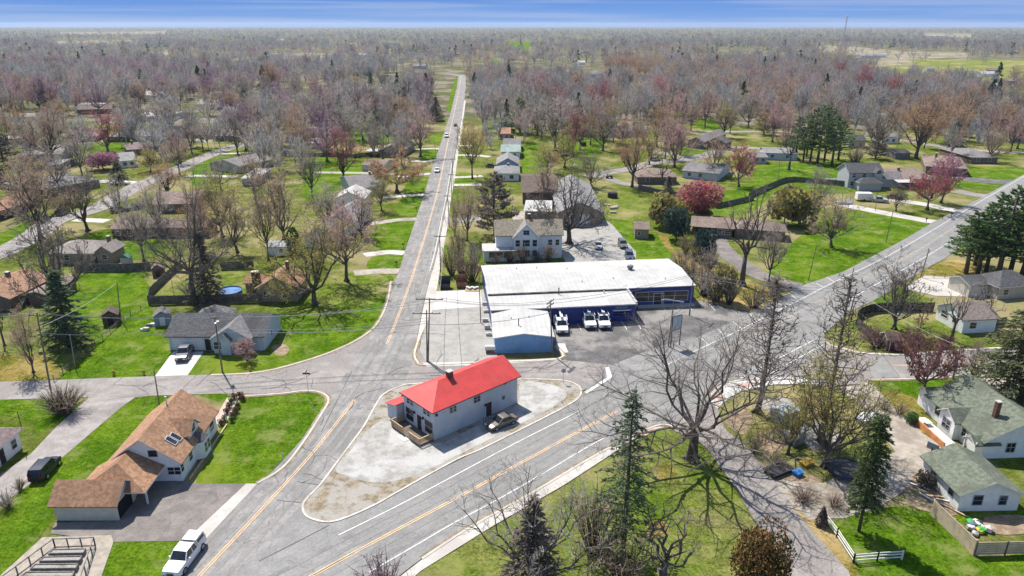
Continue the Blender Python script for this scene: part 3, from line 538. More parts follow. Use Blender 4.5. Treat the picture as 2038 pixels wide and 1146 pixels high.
sid_t = M("tan_siding", (.45, .39, .31), var=.07, sc=1.2, lines=('z', .2, .2), rough=.75)
sid_c = M("cream_siding", (.56, .52, .43), var=.06, sc=1.2, lines=('z', .2, .2), rough=.75)
wd_brn = M("brown_board_wall", (.13, .095, .075), var=.25, sc=2, lines=('h', .25, .35))
wd_grey = M("weathered_board_wall", (.20, .185, .175), var=.25, sc=2, lines=('h', .2, .35))
wd_tan = M("fresh_tan_wood", (.52, .37, .22), var=.15, sc=2, fine=.15)
wd_fence = M("weathered_fence_wood", (.155, .135, .12), var=.3, sc=1.5, lines=('h', .16, .4), fine=.2)
blk_white = M("painted_block_wall", (.52, .56, .61), var=.08, sc=.7, lines=('z', .2, .12), c2=(.42, .47, .54), sc2=.35, amt2=(.5, .75), fine=.06)
red_metal = M("red_metal_roof", (.56, .055, .05), var=.09, sc=.5, lines=('x', .42, .30), rough=.5, spec=.35, fine=.08, c2=(.50, .075, .07), sc2=.3, amt2=(.5, .8))
white_roof = M("white_membrane_roof", (.455, .45, .435), var=.06, sc=.5, c2=(.39, .385, .37), sc2=.16, amt2=(.5, .75), rough=.9, spec=.1, lines=("x", .9, .10), fine=.06)
navy = M("navy_painted_metal", (.022, .042, .20), var=.14, sc=1, lines=('h', .35, .25), rough=.5, c2=(.035, .07, .26), sc2=.3)
skyblue = M("light_blue_ribbed_metal", (.20, .37, .62), var=.08, sc=.8, lines=('h', .32, .22), rough=.5, c2=(.15, .30, .56), sc2=.4)
sh_or = shingle("orange_brown_shingles", (.40, .235, .145)); sh_or2 = shingle("faded_orange_shingles", (.36, .21, .14))
sh_gr = shingle("grey_shingles", (.23, .22, .22)); sh_dk = shingle("dark_grey_shingles", (.115, .115, .12)); sh_lg = shingle("light_grey_shingles", (.29, .285, .285))
sh_gn = shingle("green_shingles", (.158, .178, .138)); sh_br = shingle("brown_shingles", (.26, .20, .172)); sh_mv = shingle("mauve_shingles", (.25, .19, .185))
sh_tp = shingle("taupe_shingles", (.26, .215, .19)); sh_tn = shingle("tan_grey_shingles", (.30, .27, .25)); sh_ol = shingle("mossy_shingles", (.31, .27, .205)); sh_db = shingle("dark_brown_shingles", (.15, .115, .10))
dk_door = M("dark_door", (.03, .022, .024), var=.2); gar_w = M("white_garage_door", (.62, .63, .66), var=.04, lines=('z', .5, .15))
rust = M("rusty_steel", (.22, .11, .07), var=.35, sc=2)

# --- the red-roofed two-storey building on the island
h = House("commercial_building", "two-storey white block building with bright red metal roof on gravel island", (864.5, 878), (1029.5, 803), 0, "building")
x1 = h.L(1029.5, 803).x; D = h.L(807, 837).y; ZE = 4.55
h.block((-.4, -.4, x1 + .4, D + .4), ZE, 1.95, blk_white, red_metal, 'x', 'hipl', .4, trim=M("dark_fascia", (.06, .05, .055)))
a = h.L(797.6, 782.5, ZE)
xa0, ya1 = -.15, D + .2
an0, an1 = h.L(777, 827), h.L(806, 833)
h.block((an0.x - .6, D + .02, an0.x + 7.2, an0.y + .3), 3.0, -.75, blk_white, red_metal, 'x', 'shed', .25, wall="annex_wall")
for t in (.215, .77):
    for d in (-.06, .06): h.win('l', t + d, 3.35, .55, .72, fm=sid_g)
h.win('l', .80, .75, 1.75, 1.85, fm=sid_g, bars=1); h.win('l', .16, .75, 1.75, 1.85, fm=sid_g, bars=1); h.door('l', .47, 1.05, 2.25, m=dk_door, z=.3)
for t in (.20, .235, .475, .515): h.win('f', t, 3.15, .5, .85, fm=sid_g)
h.win('f', .82, 1.75, .45, .5, fm=sid_g); h.door('f', .635, 1.05, 2.15, m=M("maroon_door", (.075, .03, .035)), z=.15)
h.chimney(h.L(880, 748, 6).x + .2, D / 2, 7.2, .75, .75, 4.5)
for (s_, t_, z_) in (('f', .59, 2.0), ('f', .03, 3.7), ('l', .62, 2.4), ('l', .33, 2.4)):
    (x, y), rz = h.place(s_, t_); mb = MB(); mb.box(-.12, -.28, 0, .12, -.0, .28); o = mb.build("wall_lamp", black_m, h.root); o.location = (x, y, z_); o.rotation_euler = (0, 0, rz)
for t_ in (.985, .84):
    (x, y), rz = h.place('f' if t_ < .9 else 'l', t_); mb = MB(); mb.box(-.15, -.35, 0, .15, 0, .16); o = mb.build("camera_unit", white_t, h.root); o.location = (x, y, 4.0); o.rotation_euler = (0, 0, rz)
# front deck
dk = thing("timber_deck", "tan timber entrance deck with railings before the red-roofed building", "deck", h.root.location, h.rz)
mb = MB(); dw = 2.3; y0_, y1_ = .1, D - .2; gp = D * .47
mb.box(-dw, y0_, .16, -.04, y1_, .3); mb.build("deck_floor", M("stained_deck_boards", (.13, .105, .085), var=.2, lines=('x', .15, .35)), dk)
for nm, ya, yb in (("railing", y0_, gp - .75), ("railing", gp + .75, y1_)):
    mb = MB(); mb.bar((-dw, ya, 1.25), (-dw, yb, 1.25), .13, .08); mb.bar((-dw, ya, .42), (-dw, yb, .42), .08, .09)
    k = max(2, int((yb - ya) / .16))
    for i in range(k + 1):
        y = ya + (yb - ya) * i / k; mb.bar((-dw, y, .3), (-dw, y, 1.25), .05 if i % 8 else .13)
    mb.build(nm, wd_tan, dk)
for y in (y0_, y1_):
    mb = MB(); mb.bar((-dw, y, 1.25), (-.06, y, 1.25), .13, .08); mb.bar((-dw, y, .42), (-.06, y, .42), .08)
    for i in range(1, 15): mb.bar((-dw + i * dw / 15, y, .3), (-dw + i * dw / 15, y, 1.25), .05)
    mb.build("railing", wd_tan, dk)
mb = MB(); mb.box(-dw - .9, gp - .9, .0, -dw - .02, gp + .9, .15); mb.build("step", conc_w, dk)
sr = thing("side_railing", "black steel rail and steps by the maroon side door of the red-roofed building", "railing", h.root.location, h.rz)
mb = MB(); xa, xb = x1 * .50, x1 * .60
for z in (1.0, .55):
    mb.bar((xa, -1.25, z), (xb + .7, -1.25, z), .05)
for i in range(6): x = xa + (xb + .7 - xa) * i / 5; mb.bar((x, -1.25, .1), (x, -1.25, 1.0), .05)
mb.build("rail", black_m, sr); mb = MB(); mb.box(xa, -1.2, .1, xb + .9, -.06, .16); mb.build("step", conc, sr)

# --- the blue and white works
h = House("workshop_building", "long navy workshop with low white roof and two broad windows facing the lot", (1264, 607), (1378, 602), 0, "building")
r = h.rect([(957, 528), (1338, 522), (1381, 567), (1258, 573), (969, 571)], 4.0)
h.block(r, 4.0, .75, navy, white_roof, 'x', 'gable', .25)
b = h.blocks[0]['r']
fx = lambda px: (h.L(px, 600).x - b[0]) / (b[2] - b[0])
h.win('f', fx(1282.5), 1.0, 5.2, 1.9, bars=2, fm=sid_c); h.win('f', fx(1336), 1.0, 5.2, 1.9, bars=2, fm=sid_c); h.door('f', fx(1303), 1.9, 2.5, m=M("glazed_door", (.03, .035, .05), rough=.2))
mb = MB(); mb.box(h.L(1264, 607).x, b[1] - 1.3, .03, b[2], b[1] - .02, .28); mb.build("front_step", conc, h.root)
x, y = h.L(1254, 537, 4.6); h.pipe(x, y, 4.4, 5.3, .45, M("roof_vent_metal", (.16, .15, .15), rough=.6), "roof_fan")
for px, py in ((1158, 559), (1220, 553), (1324, 553), (1028, 534), (1068, 532), (1128, 535)):
    x, y = h.L(px, py, 4.5); h.pipe(x, y, h.roofz(0, x, y) - .1, h.roofz(0, x, y) + .25, .09)
h2 = House("workshop_building", "navy works building with white stepped parapet, small white sign and three trucks", (1110, 645), (1263, 638), 0, "building")
q = h2.rect([(971, 571), (1248, 567), (1264, 603), (975, 611)], 3.6)
rr = (q[0], h2.L(1264, 638).y - .0, h2.L(1263.5, 638).x + .25, q[3])
h2.block((rr[0], rr[1] - .2, rr[2], rr[3]), 3.5, .3, navy, white_roof, 'x', 'shed', .2)
xe = rr[2] - .2; D2 = rr[3] - rr[1]
R0 = h.blocks[0]['R']; mb = MB(); mb.box(R0[0] + .1, R0[1] - .3, 3.5, h.L(1248, 569, 4.).x, R0[1] - .02, 3.97); mb.build("roof_valley", M("valley_flashing", (.10, .095, .09), var=.5, sc=.8), h.root)
mb = MB(); mb.box(rr[0], rr[1] - .36, 3.3, rr[2], rr[1] - .205, 3.5); mb.build("gutter", metal_g, h2.root)
mb = MB()
for i in range(6):
    ya = rr[1] + D2 * i / 6; mb.box(xe - .12, ya, 3.0, xe + .24, ya + D2 / 6 - .004, 3.78 + i * .1)
mb.build("parapet", white_roof, h2.root)
for px, py, s_ in ((1112, 583, 1.2), (1202, 580, .3), (1036, 582, .3)):
    x, y = h2.L(px, py, 3.9); h2.pipe(x, y, h2.roofz(0, x, y) - .1, h2.roofz(0, x, y) + s_, .1, black_m if s_ > 1 else metal_g)
bb = h2.blocks[0]['r']; sx = h2.L(1240, 612, 2.9).x
mb = MB()
for row, (z, n, cw) in enumerate(((3.0, 8, .26), (2.62, 9, .2))):   # lettering too small to read in the photograph: strokes only
    for i in range(n):
        x = sx - 1.25 + i * 2.3 / n; mb.box(x, bb[1] - .05, z, x + .05, bb[1] - .01, z + cw)
        if i % 3 != 1: mb.box(x + .055, bb[1] - .05, z + cw - .05, x + .17, bb[1] - .01, z + cw)
        if i % 2: mb.box(x + .055, bb[1] - .05, z, x + .17, bb[1] - .01, z + .05)
mb.build("sign_lettering", white_t, h2.root)
mb = MB(); mb.box(sx - 1.75, bb[1] - .06, 2.12, sx + 1.5, bb[1] - .012, 2.32); mb.box(sx - 1.75, bb[1] - .05, 1.2, sx + 1.5, bb[1] - .012, 2.11, 1); mb.build("sign_board", [white_t, M("deep_navy_panel", (.01, .016, .09))], h2.root)
mb = MB(); mb.extr([(sx + 1.3, 3.1), (sx + 1.5, 3.4), (sx + 1.12, 3.4)], 'y', bb[1] - .05, bb[1] - .012); mb.build("sign_emblem", white_t, h2.root)
mb = MB(); mb.box(h2.L(1178, 602, 3.3).x - .3, bb[1] - .3, 2.95, h2.L(1178, 602, 3.3).x + .3, bb[1] - .01, 3.2); mb.build("wall_lamp", black_m, h2.root)
h3 = House("workshop_building", "small shed of the works with light blue ribbed front and white gable roof", (985.5, 703.5), (1099.5, 700.5), 0, "building")
xw = h3.L(1099.5, 700.5).x; dd = h3.L(1026, 606, 4.0).y
h3.block((-.35, -.3, xw + .35, dd), 2.95, .75, skyblue, white_roof, 'y', 'gable', .3)
for px, py, s_ in ((1032, 652, 1.2), (1017, 636, .2), (1052, 634, .2)):
    x, y = h3.L(px, py, 3.2); h3.pipe(x, y, h3.roofz(0, x, y) - .1, h3.roofz(0, x, y) + s_, .09, black_m if s_ > 1 else metal_g)
mb = MB(); mb.box(-1.6, .3, 0, -.45, 1.5, .9); tag(mb.build("storage_tank", white_t), "pale storage box beside the light blue shed front", "box"); bpy.data.objects["storage_tank"].matrix_world = h3.root.matrix_basis
for i in range(5):
    px, py = ((968, 622), (966, 640), (970, 655), (973, 668), (965, 607))[i]; p = G(px, py); k = MB(); k.box(-.5, -.3, 0, .5, .35, .5 + .15 * (i % 3)); k.tube([(-.7, .1, .5), (.6, -.2, .62)], .07)
    tag(k.build("scrap_pile", metal_g), "pale scrap metal leaning along the side wall of the works", "scrap", "scrap along the works wall").location = (p.x, p.y, 0)

# --- old white farmhouse behind the works
h = House("farmhouse", "old two-storey white farmhouse with mossy roof and steep centre gable", (993, 517), (1112, 515), 0)
q0, q1 = h.L(988, 519), h.L(1119, 516); Z = 5.7
rb = (q0.x - .4, 0, q1.x + .4, 0)
yb = h.L(1050, 437, 8.4).y
h.block((q0.x - .4, .4, q1.x + .4, 2 * (yb - .4) + .4), Z, 2.8, sid_w, sh_ol, 'x', 'gable', .4)
gx = h.L(1043, 500).x; b0 = len(h.blocks)
h.block((gx - 3.2, -.9, gx + 3.2, yb), Z - .3, 3.3, sid_w, sh_lg, 'y', 'gable', .35, wall="gable_wall")
h.block((h.L(960, 520).x, -1.6, h.L(1028, 520).x, 3.4), 2.7, .35, sid_w, white_roof, 'x', 'shed', .35, wall="porch_wall")
h.win('f', .5, 6.2, 1.3, 1.0, b=1, bars=2, fm=sid_g)
for z in (.9, 3.4):
    for t in (.15, .5, .85): h.win('f', t, z, 1.0 if t != .5 else 1.6, 1.5, b=1)
h.win('f', .82, .9, .9, 1.5); h.win('f', .82, 3.2, .9, 1.3); h.win('f', .93, 3.2, .8, 1.3)
h.win('f', .28, 1.1, 1.4, 1.1, b=2, fm=wd_brn, bars=2); h.win('f', .5, 1.1, 1.4, 1.1, b=2, fm=wd_brn, bars=2); h.win('f', .75, 1.1, 1.4, 1.1, b=2, fm=wd_brn, bars=2)
h.chimney(h.L(1052, 433, 8.3).x, yb + .6, 9.6, .6, .6, 6)

# --- brown shingled house with garage at the lower street corner
h = House("suburban_house", "long L-shaped house with orange-brown shingle roof, dormer and attached garage", (362, 923), (437, 816), 2.75)
ZE = 2.75
A_, B_ = h.L(362, 923, ZE), h.L(437, 816, ZE); RS = 3.4; r0 = h.L(357, 779, ZE + RS); r1 = h.L(267, 882, ZE + RS)
ym = (r0.y + r1.y) / 2; x0_, x1_ = A_.x, (B_.x + r0.x) / 2 + .3; y0_ = (A_.y + B_.y) / 2
h.block((x0_, y0_, x1_, 2 * ym - y0_), ZE, RS, sid_w, sh_or, 'x', 'gable', .45)
# breezeway, then garage
c0, c1 = h.L(292.5, 975, 2.3), h.L(318, 938.5, 2.3); rb_ = h.L(250, 901, 4.5)
h.block((c0.x - .5, c0.y, x0_ + .5, 2 * rb_.y - c0.y), 2.3, 2.2, None, sh_or, 'x', 'hipl', .4)
h.blocks[-1]['r'] = (c0.x + .3, c0.y + 2.6, x0_, 2 * rb_.y - c0.y - .4); u = h.blocks[-1]['r']
mb = MB(); mb.box(u[0], u[1], 0, x0_ + .4, u[3], 2.2); mb.build("breezeway_wall", sid_w, h.root)
for x in (c0.x + .5,): mb = MB(); mb.box(x - .09, c0.y + .4, 0, x + .09, c0.y + .58, 2.2); mb.build("porch_post", white_t, h.root)
g = [h.L(*p) for p in ((113, 1036), (235.5, 1036), (266, 992))]
gh = House("garage_wing", "", (113, 1036), (235.5, 1036), 0)     # frame only, the garage stays part of the house
def sub(H, g):                                          # re-hang a wing's meshes under the house root
    bpy.context.view_layer.update()
    m = H.root.matrix_basis.inverted() @ g.root.matrix_basis
    for o in list(g.root.children):
        o.parent = H.root; o.matrix_basis = m @ o.matrix_basis
    bpy.data.objects.remove(g.root)
ga, gb, gc = gh.L(113, 1036), gh.L(235.5, 1036), gh.L(266, 992)
gh.block((ga.x - .4, -.4, gb.x + .45, gc.y + .4), 2.15, 1.9, sid_c, sh_or, 'x', 'hipr' if False else 'gable', .4, wall="garage_wall")
gh.door('r', .42, 3.0, 1.95, m=M("black_garage_opening", (.012, .011, .014)), name="garage_door")
sub(h, gh)
h.win('l', .36, 3.6, .9, .7, fm=wd_brn); h.win('l', .1, 1.0, 1.5, 1.0, bars=2); h.win('f', .03, 1.2, .7, 1.1); h.win('f', .25, 1.1, .9, 1.1); h.win('f', .86, 1.0, 1.2, 1.2)
# dormer with gable toward the front, bay window below it
dr, dl = h.L(389, 832, ZE + 2.7), h.L(386, 869, ZE + 1.1); dx = dr.x; dw_ = max(1.7, min(2.6, dx - dl.x)); dyf = max(y0_ + .5, min(y0_ + 1.6, dl.y)); print('dormer', dr, dl, y0_, ym)
k = h.block((dx - dw_, dyf, dx + dw_, ym + .3), ZE + 1.1, 1.6, sid_w, sh_or, 'y', 'gable', .3, z0=ZE - .2, wall="dormer_wall"); h.win('f', .5, ZE + .9, 1.0, 1.0, b=len(h.blocks) - 1)
mb = MB(); bx = [(dx - 1.5, y0_ + .5), (dx - .9, y0_ - .6), (dx + .9, y0_ - .6), (dx + 1.5, y0_ + .5)]
mb.prism(bx, .2, 2.5, 0); mb.add([(*p, 2.52) for p in bx] + [(dx, y0_ + .6, 3.5)], [(0, 1, 4), (1, 2, 4), (2, 3, 4)], 1); mb.build("bay_window", [sid_w, sh_dk], h.root)
for xx in (-.45, .45):
    f, p = win_mesh(.7, 1.3, white_t, 1); o = put("window", f, h.root, (dx + xx, y0_ - .6, .9)); put("pane", p, o)
for px, py in ((342, 886), (351, 877)):
    p = h.L(px, py, 3.7); z = h.roofz(0, p.x, p.y); sl = math.atan2(RS, ym - y0_); mb = MB(); mb.box(-.42, -.75, .02, .42, .75, .12); mb.box(-.34, -.67, .12, .34, .67, .14, 1)
    o = mb.build("skylight", [white_t, glass], h.root); o.location = (p.x, p.y, z); o.rotation_euler = (sl, 0, 0)
for px, py in ((333, 810), ): p = h.L(px, py, 5.6); h.pipe(p.x, p.y, h.roofz(0, p.x, p.y) - .2, h.roofz(0, p.x, p.y) + 1.1, .09, white_t)
mb = MB(); p0, p1 = h.L(378, 955), h.L(452, 846); mb.bar((p0.x, p0.y, .12), (p1.x, p1.y, .12), .15, .25); mb.build("garden_edging", wd_tan, h.root)

# --- houses traced one by one: label, frame A B (eave corners), eave z, blocks, extras
def simple(name, label, A, B, z, Cp, rise, wm, rm, axis='x', kind='gable', wins=((('f', .3),), ('f', .7)), ov=.4, cat="house", chim=None, group=None, extra=(), ww=1.2, wh=1.1, fm=None):
    h = House(name, label, A, B, z, cat, group)
    b = h.L(*B, z); c = h.L(*Cp, z) if isinstance(Cp, tuple) else Vector((b.x, Cp))
    h.block((0, 0, b.x, max(c.y, 3.0)), z, rise, wm, rm, axis, kind, ov)
    for w in wins:
        if w and isinstance(w[0], str): h.win(w[0], w[1], w[2] if len(w) > 2 else .95, w[3] if len(w) > 3 else ww, w[4] if len(w) > 4 else wh, fm=fm)
    if chim: h.chimney(b.x * chim[0], max(c.y, 3.) * chim[1], z + rise + chim[2] if len(chim) > 2 else z + rise + .7, m=brick_b, z0=z * .5)
    for e in extra: e(h)
    return h
F2 = (('f', .25), ('f', .7)); F3 = (('f', .15), ('f', .45), ('f', .8)); FR = F3 + (('r', .4),); FL = F3 + (('l', .4),)
# corner house across the side street
h = House("ranch_house", "grey-roofed ranch house with white garage door and front gable across the side street", (340, 697), (520, 697), 0)
z = 2.75; a, b, c = h.L(334, 668, z), h.L(541, 618, z), h.L(350, 616, z)
Wd = h.L(524, 699).x; dp = 9.5
h.block((-.5, -.5, Wd + .6, dp), z, 2.3, sid_b, sh_dk, 'x', 'gable', .45)
g0, g1 = h.L(428, 697).x, h.L(510, 697).x
h.block((g0, -1.6, g1, dp / 2 + .2), z, 2.2, sid_b, sh_gr, 'y', 'gable', .4, wall="gable_wall")
h.block((g0 + 1.6, -2.2, g1 - 3.2, dp / 2 - 1.6), z - .1, 1.2, sid_b, sh_gr, 'y', 'gable', .35, wall="porch_wall")
h.door('f', .2, 4.9, 2.2, m=gar_w, name="garage_door"); h.door('f', .41, 1.0, 2.1, m=dk_door); h.win('f', .17, .8, 1.9, 1.3, b=1, bars=2); h.win('f', .8, .8, 1.4, 1.3, b=1); h.win('r', .45, 1.0, .6, 1.0)
h.block((h.L(400, 612, 3).x, dp - .5, h.L(470, 612, 3).x, dp + 3), 2.6, 1.5, sid_b, sh_gr, 'y', 'hip', .3, wall="sunroom_wall")
# brown gable house with chimney
h = House("brick_house", "tan brick house with steep orange-brown gable roof and square chimney stack", (516, 600), (592, 600), 0)
Wd = h.L(592, 600).x; z = 2.9; dp = h.L(630, 548, 3).y
rz_ = 2.5
h.block((-.5, -.5, Wd + .5, max(8, dp)), z, rz_, brick_t, sh_or2, 'y', 'gable', .45); h.block((-4.2, 3.6, .3, 9), 2.6, 1.2, brick_t, sh_or2, 'x', 'gable', .3, wall="wing_wall")
h.win('f', .22, .9, 1.0, 1.3, bars=2); h.win('f', .68, .9, 1.0, 1.3, bars=2); h.chimney(-1.0, 2.6, 5.4, 1.5, 1.0); h.chimney(Wd / 2 + .8, 5.5, 6.6, .6, .6, 4)
# mauve-roofed house at the frame edge
h = House("cottage", "white-walled cottage with mauve hipped roof beside the gravel alley", (-2, 932), (70, 870), 0)
z = 2.8; B2 = h.L(68, 852, z); h.block((-14, -.5, B2.x + .2, 7.6), z, 2.2, sid_w, sh_mv, 'x', 'hip', .5); h.win('f', .93, .8, .9, 1.2); h.win('r', .5, .9, .8, 1.2); h.door('f', .8, m=dk_door); p = h.L(39, 836, 4); h.pipe(p.x, p.y, 3, 5.2, .05, black_m)
# green-roofed pair at the right
h = House("cottage", "white cottage with big green shingle roof, front dormer porch and brick chimney", (1842, 819), (1952.5, 913), 0)
Lx = h.L(1952.5, 913).x; z = 2.55; ax, ay = h.L(2025, 839.5, 6.1); rr_ = 3.2; ymid = 5.4
h.block((-.45, -.5, Lx + .4, 2 * ymid + .5), z, rr_, sid_w, sh_gn, 'x', 'gable', .4)
h.block((-2.6, -.2, .3, 4.4), z - .1, .9, sid_w, sh_gn, 'y', 'gable', .3, wall="porch_wall")
tx = h.L(1893, 862).x
h.block((tx - 1.9, -1.3, tx + 1.9, 3.4), z + .1, 1.3, sid_w, sh_gn, 'y', 'gable', .3, wall="gable_wall"); h.block((tx + 4.0, -1.5, tx + 6.4, 2.0), z - .4, .8, None, sh_gn, 'y', 'gable', .3)
h.block((Lx * .55, 2 * ymid, Lx * .95, 2 * ymid + 5), z, 2.0, sid_w, sh_gn, 'y', 'gable', .4, wall="wing_wall")
h.win('f', .5, .8, 1.5, 1.5, b=2, bars=2, fm=sid_g); h.win('f', .22, .9, 1.2, 1.3, fm=sid_g); h.win('f', .70, 1.0, 1.0, 1.2, fm=sid_g); h.win('r', .33, .9, 1.1, 1.3, fm=sid_g, bars=2); h.win('r', .52, 3.4, 1.1, 1.5, fm=sid_g, bars=2); h.win('r', .74, .9, 1.1, 1.3, fm=sid_g, bars=2); h.win('l', .3, .9, 1., 1.2, b=1)
p = h.L(1985, 812, 5.6); h.chimney(p.x, p.y, 6.5, .55, .55, 4.2, brick_d)
for x in (tx + 4.2, tx + 6.2): mb = MB(); mb.box(x - .07, -1.3, 0, x + .07, -1.16, 2.5); mb.build("porch_post", white_t, h.root)
dk = thing("timber_deck", "white painted deck with orange board edge in front of the green-roofed cottage", "deck", h.root.location, h.rz)
mb = MB(); mb.box(2.2, -3.3, .3, Lx * .86, -1.5, .42); mb.build("deck_floor", M("painted_deck", (.6, .58, .55), lines=('x', .3, .35)), dk); mb = MB(); mb.box(2.0, -3.5, .05, Lx * .8, -3.32, .9); mb.build("deck_skirt", M("orange_stained_board", (.50, .21, .08)), dk)
mb = MB(); mb.box(3.4, -2.9, .85, 4.6, -2.0, .93); mb.box(3.5, -2.5, .42, 3.6, -2.4, .85); mb.box(4.4, -2.5, .42, 4.5, -2.4, .85); o = tag(mb.build("patio_table", white_t), "white patio table on the cottage deck", "table"); o.location = h.root.location; o.rotation_euler = h.root.rotation_euler
h = House("garage_building", "detached white garage with green gable roof and two dark windows on its end", (1833.5, 941.5), (1905, 1017.5), 0, "garage")
Lx = h.L(1905, 1017.5).x; Dg = h.L(2018, 1012).y; z = 2.3
h.block((-.4, -.45, Lx + .4, Dg + .45), z, 1.75, sid_w, sh_gn, 'x', 'gable', .4); h.win('f', .3, 1.0, .8, 1.0, fm=sid_bl); h.win('f', .78, 1.0, .8, 1.0, fm=sid_bl); h.win('r', .3, .9, 1.0, 1.2, fm=sid_bl); h.win('r', .72, .9, .8, 1.1, fm=sid_bl)
# houses right of the highway
simple("ranch_house", "tan house with slate-grey hipped roof behind the pines", (1990, 573), (2070, 566), 2.7, (2060, 538), 2.2, sid_t, sh_dk, 'x', 'hip', (('f', .2), ('l', .5)), extra=(lambda h: h.block((-4.5, 2.5, .6, 8.5), 2.5, 1.2, sid_c, sh_dk, 'x', 'gable', .3, wall="wing_wall"),))
h = simple("bungalow", "white bungalow with taupe roof inside the curved dark fence", (1919, 638), (1992, 634), 2.7, (1990, 600), 2.0, sid_w, sh_tp, 'x', 'gable', (('l', .7, 1.2, 1.6, 1.1), ('l', .3, 1.2), ('f', .3)), ov=.35)
simple("garden_shed", "dark barn-style garden shed beside the curved fence", (1766, 678), (1800, 679), 2.0, (1807, 664), 1.0, wd_brn, sh_db, 'x', 'gable', (), .15, "shed", extra=(lambda h: h.door('f', .5, 1.4, 1.7, m=M("maroon_board", (.09, .03, .035)), name="shed_door"),))
h = House("suburban_house", "two-storey grey house with dark grey roof, front dormer and lower front wing", (1686, 374), (1752, 374), 0)
Wd = h.L(1752, 374).x; h.block((-.4, -.4, Wd + .4, 9), 5.2, 2.6, sid_g, sh_dk, 'x', 'gable', .4); h.block((1.5, -4.6, Wd * .86, .3), 2.7, 1.4, sid_g, sh_dk, 'x', 'hip', .4, wall="wing_wall"); h.block((Wd * .7, -1.2, Wd * .98, 5), 5.3, 1.5, sid_g, sh_dk, 'y', 'gable', .3, z0=3, wall="gable_wall"); h.block((Wd - .3, 1, Wd + 8, 8.6), 2.8, 2.0, sid_g, sh_gr, 'x', 'hipl', .4, wall="garage_wall")
for t in (.15, .45): h.win('f', t, 3.6)
h.win('f', .5, 5.0, 1.3, 1.0, b=2); h.win('f', .12, .9)
h = simple("ranch_house", "long brown house with white patio awning beside the two-storey grey house", (1770, 357), (1858, 357), 2.7, (1850, 335), 1.9, brick_b, sh_br, 'x', 'gable', F3, chim=(.45, .4))
h.block((1.5, -3.4, 7.5, -.02), 2.4, .3, None, white_roof, 'x', 'shed', .1)
simple("ranch_house", "dark brown house behind the pink-budded trees near the highway", (1842, 330), (1928, 336), 3.0, (1905, 312), 2.2, brick_b, sh_br, 'x', 'hip', F3, chim=(.3, .5))
simple("ranch_house", "grey-brown hipped house at the end of the asphalt court", (1934, 313), (1990, 313), 2.6, (1990, 294), 1.8, brick_b, sh_gr, 'x', 'hip', F2)
simple("garage_building", "small dark garage with pale front near the tall orange-brown tree", (1782, 305), (1815, 305), 2.4, (1815, 296), 1.0, wd_grey, sh_dk, 'x', 'gable', (), cat="garage")
h = simple("ranch_house", "low brown-roofed ranch house with open carport and curved asphalt drive", (1374, 450), (1462, 456), 2.6, (1468, 436), 1.5, brick_b, sh_br, 'x', 'gable', (('f', .7), ('f', .88)), ov=.5)
mb = MB(); mb.box(1.5, -.02, .05, 6.5, .47, 2.35); mb.build("carport_shade_block", M("carport_shade", (.02, .018, .018)), h.root); h.block((h.blocks[0]['R'][2] - .3, 1.0, h.blocks[0]['R'][2] + 13, 8.5), 2.6, 1.5, brick_b, sh_br, 'x', 'hip', .5, wall="wing_wall")  # near-black box paints the carport's inner shade; no opening is cut
simple("garden_shed", "square brick shed with brown roof standing alone on the green lawn", (1262, 456), (1294, 457), 2.6, (1293, 444), 1.3, brick_t, sh_br, 'x', 'gable', (('f', .3, 1., .7, .8),), .3, "shed")
simple("garden_shed", "red-brown shed under the bright red maple", (1381, 410), (1413, 411), 2.2, (1412, 402), .9, M("maroon_shed_wall", (.10, .03, .03)), sh_db, 'x', 'gable', (), .15, "shed")
h = simple("barn", "long brown-roofed barn with dark front behind the farmhouse", (1038, 383), (1112, 383), 3.8, (1112, 345), 2.2, wd_brn, sh_db, 'x', 'gable', (), cat="barn")
simple("garage_building", "low white-roofed outbuilding between the brown barn and the farmhouse", (1042, 420), (1098, 421), 2.6, (1098, 402), .5, wd_grey, white_roof, 'x', 'shed', (), cat="garage")
h = simple("barn", "broad grey-roofed barn partly hidden by the big bare oak", (1108, 424), (1203, 424), 3.2, (1190, 366), 3.2, wd_grey, sh_lg, 'y', 'gable', (), cat="barn"); h.door('f', .25, 3, 2.6, m=dk_door, name="barn_door"); h.door('f', .6, 3, 2.6, m=sid_w, name="barn_door")
simple("cottage", "pale blue cottage with grey roof across the curving street", (1356, 339), (1432, 346), 2.7, (1425, 325), 1.9, sid_b, sh_gr, 'x', 'gable', (('l', .3), ('l', .7), ('f', .2), ('f', .5)))
simple("ranch_house", "brown hipped bungalow behind the tall orange-brown tree and board fence", (1268, 352), (1350, 352), 2.6, (1338, 336), 1.7, brick_b, sh_br, 'x', 'hip', F2)
h = simple("suburban_house", "grey house with twin dark gables on the far side of the curving street", (1368, 280), (1402, 283), 3.0, (1412, 263), 2.0, wd_grey, sh_gr, 'y', 'gable', F2); h.block((h.blocks[0]['R'][2] - .5, 2.5, h.blocks[0]['R'][2] + 9, 11), 3, 2.2, wd_brn, sh_dk, 'y', 'gable', .3, wall="gable_wall")
simple("ranch_house", "pale blue-grey long house behind the pine grove", (1520, 304), (1590, 306), 2.8, (1590, 296), 1.4, sid_b, sh_lg, 'x', 'gable', F2)
simple("garage_building", "grey garage with low roof west of the pine grove", (1500, 313), (1530, 313), 2.6, (1529, 303), 1.2, sid_g, sh_gr, 'x', 'gable', F2, cat="garage")
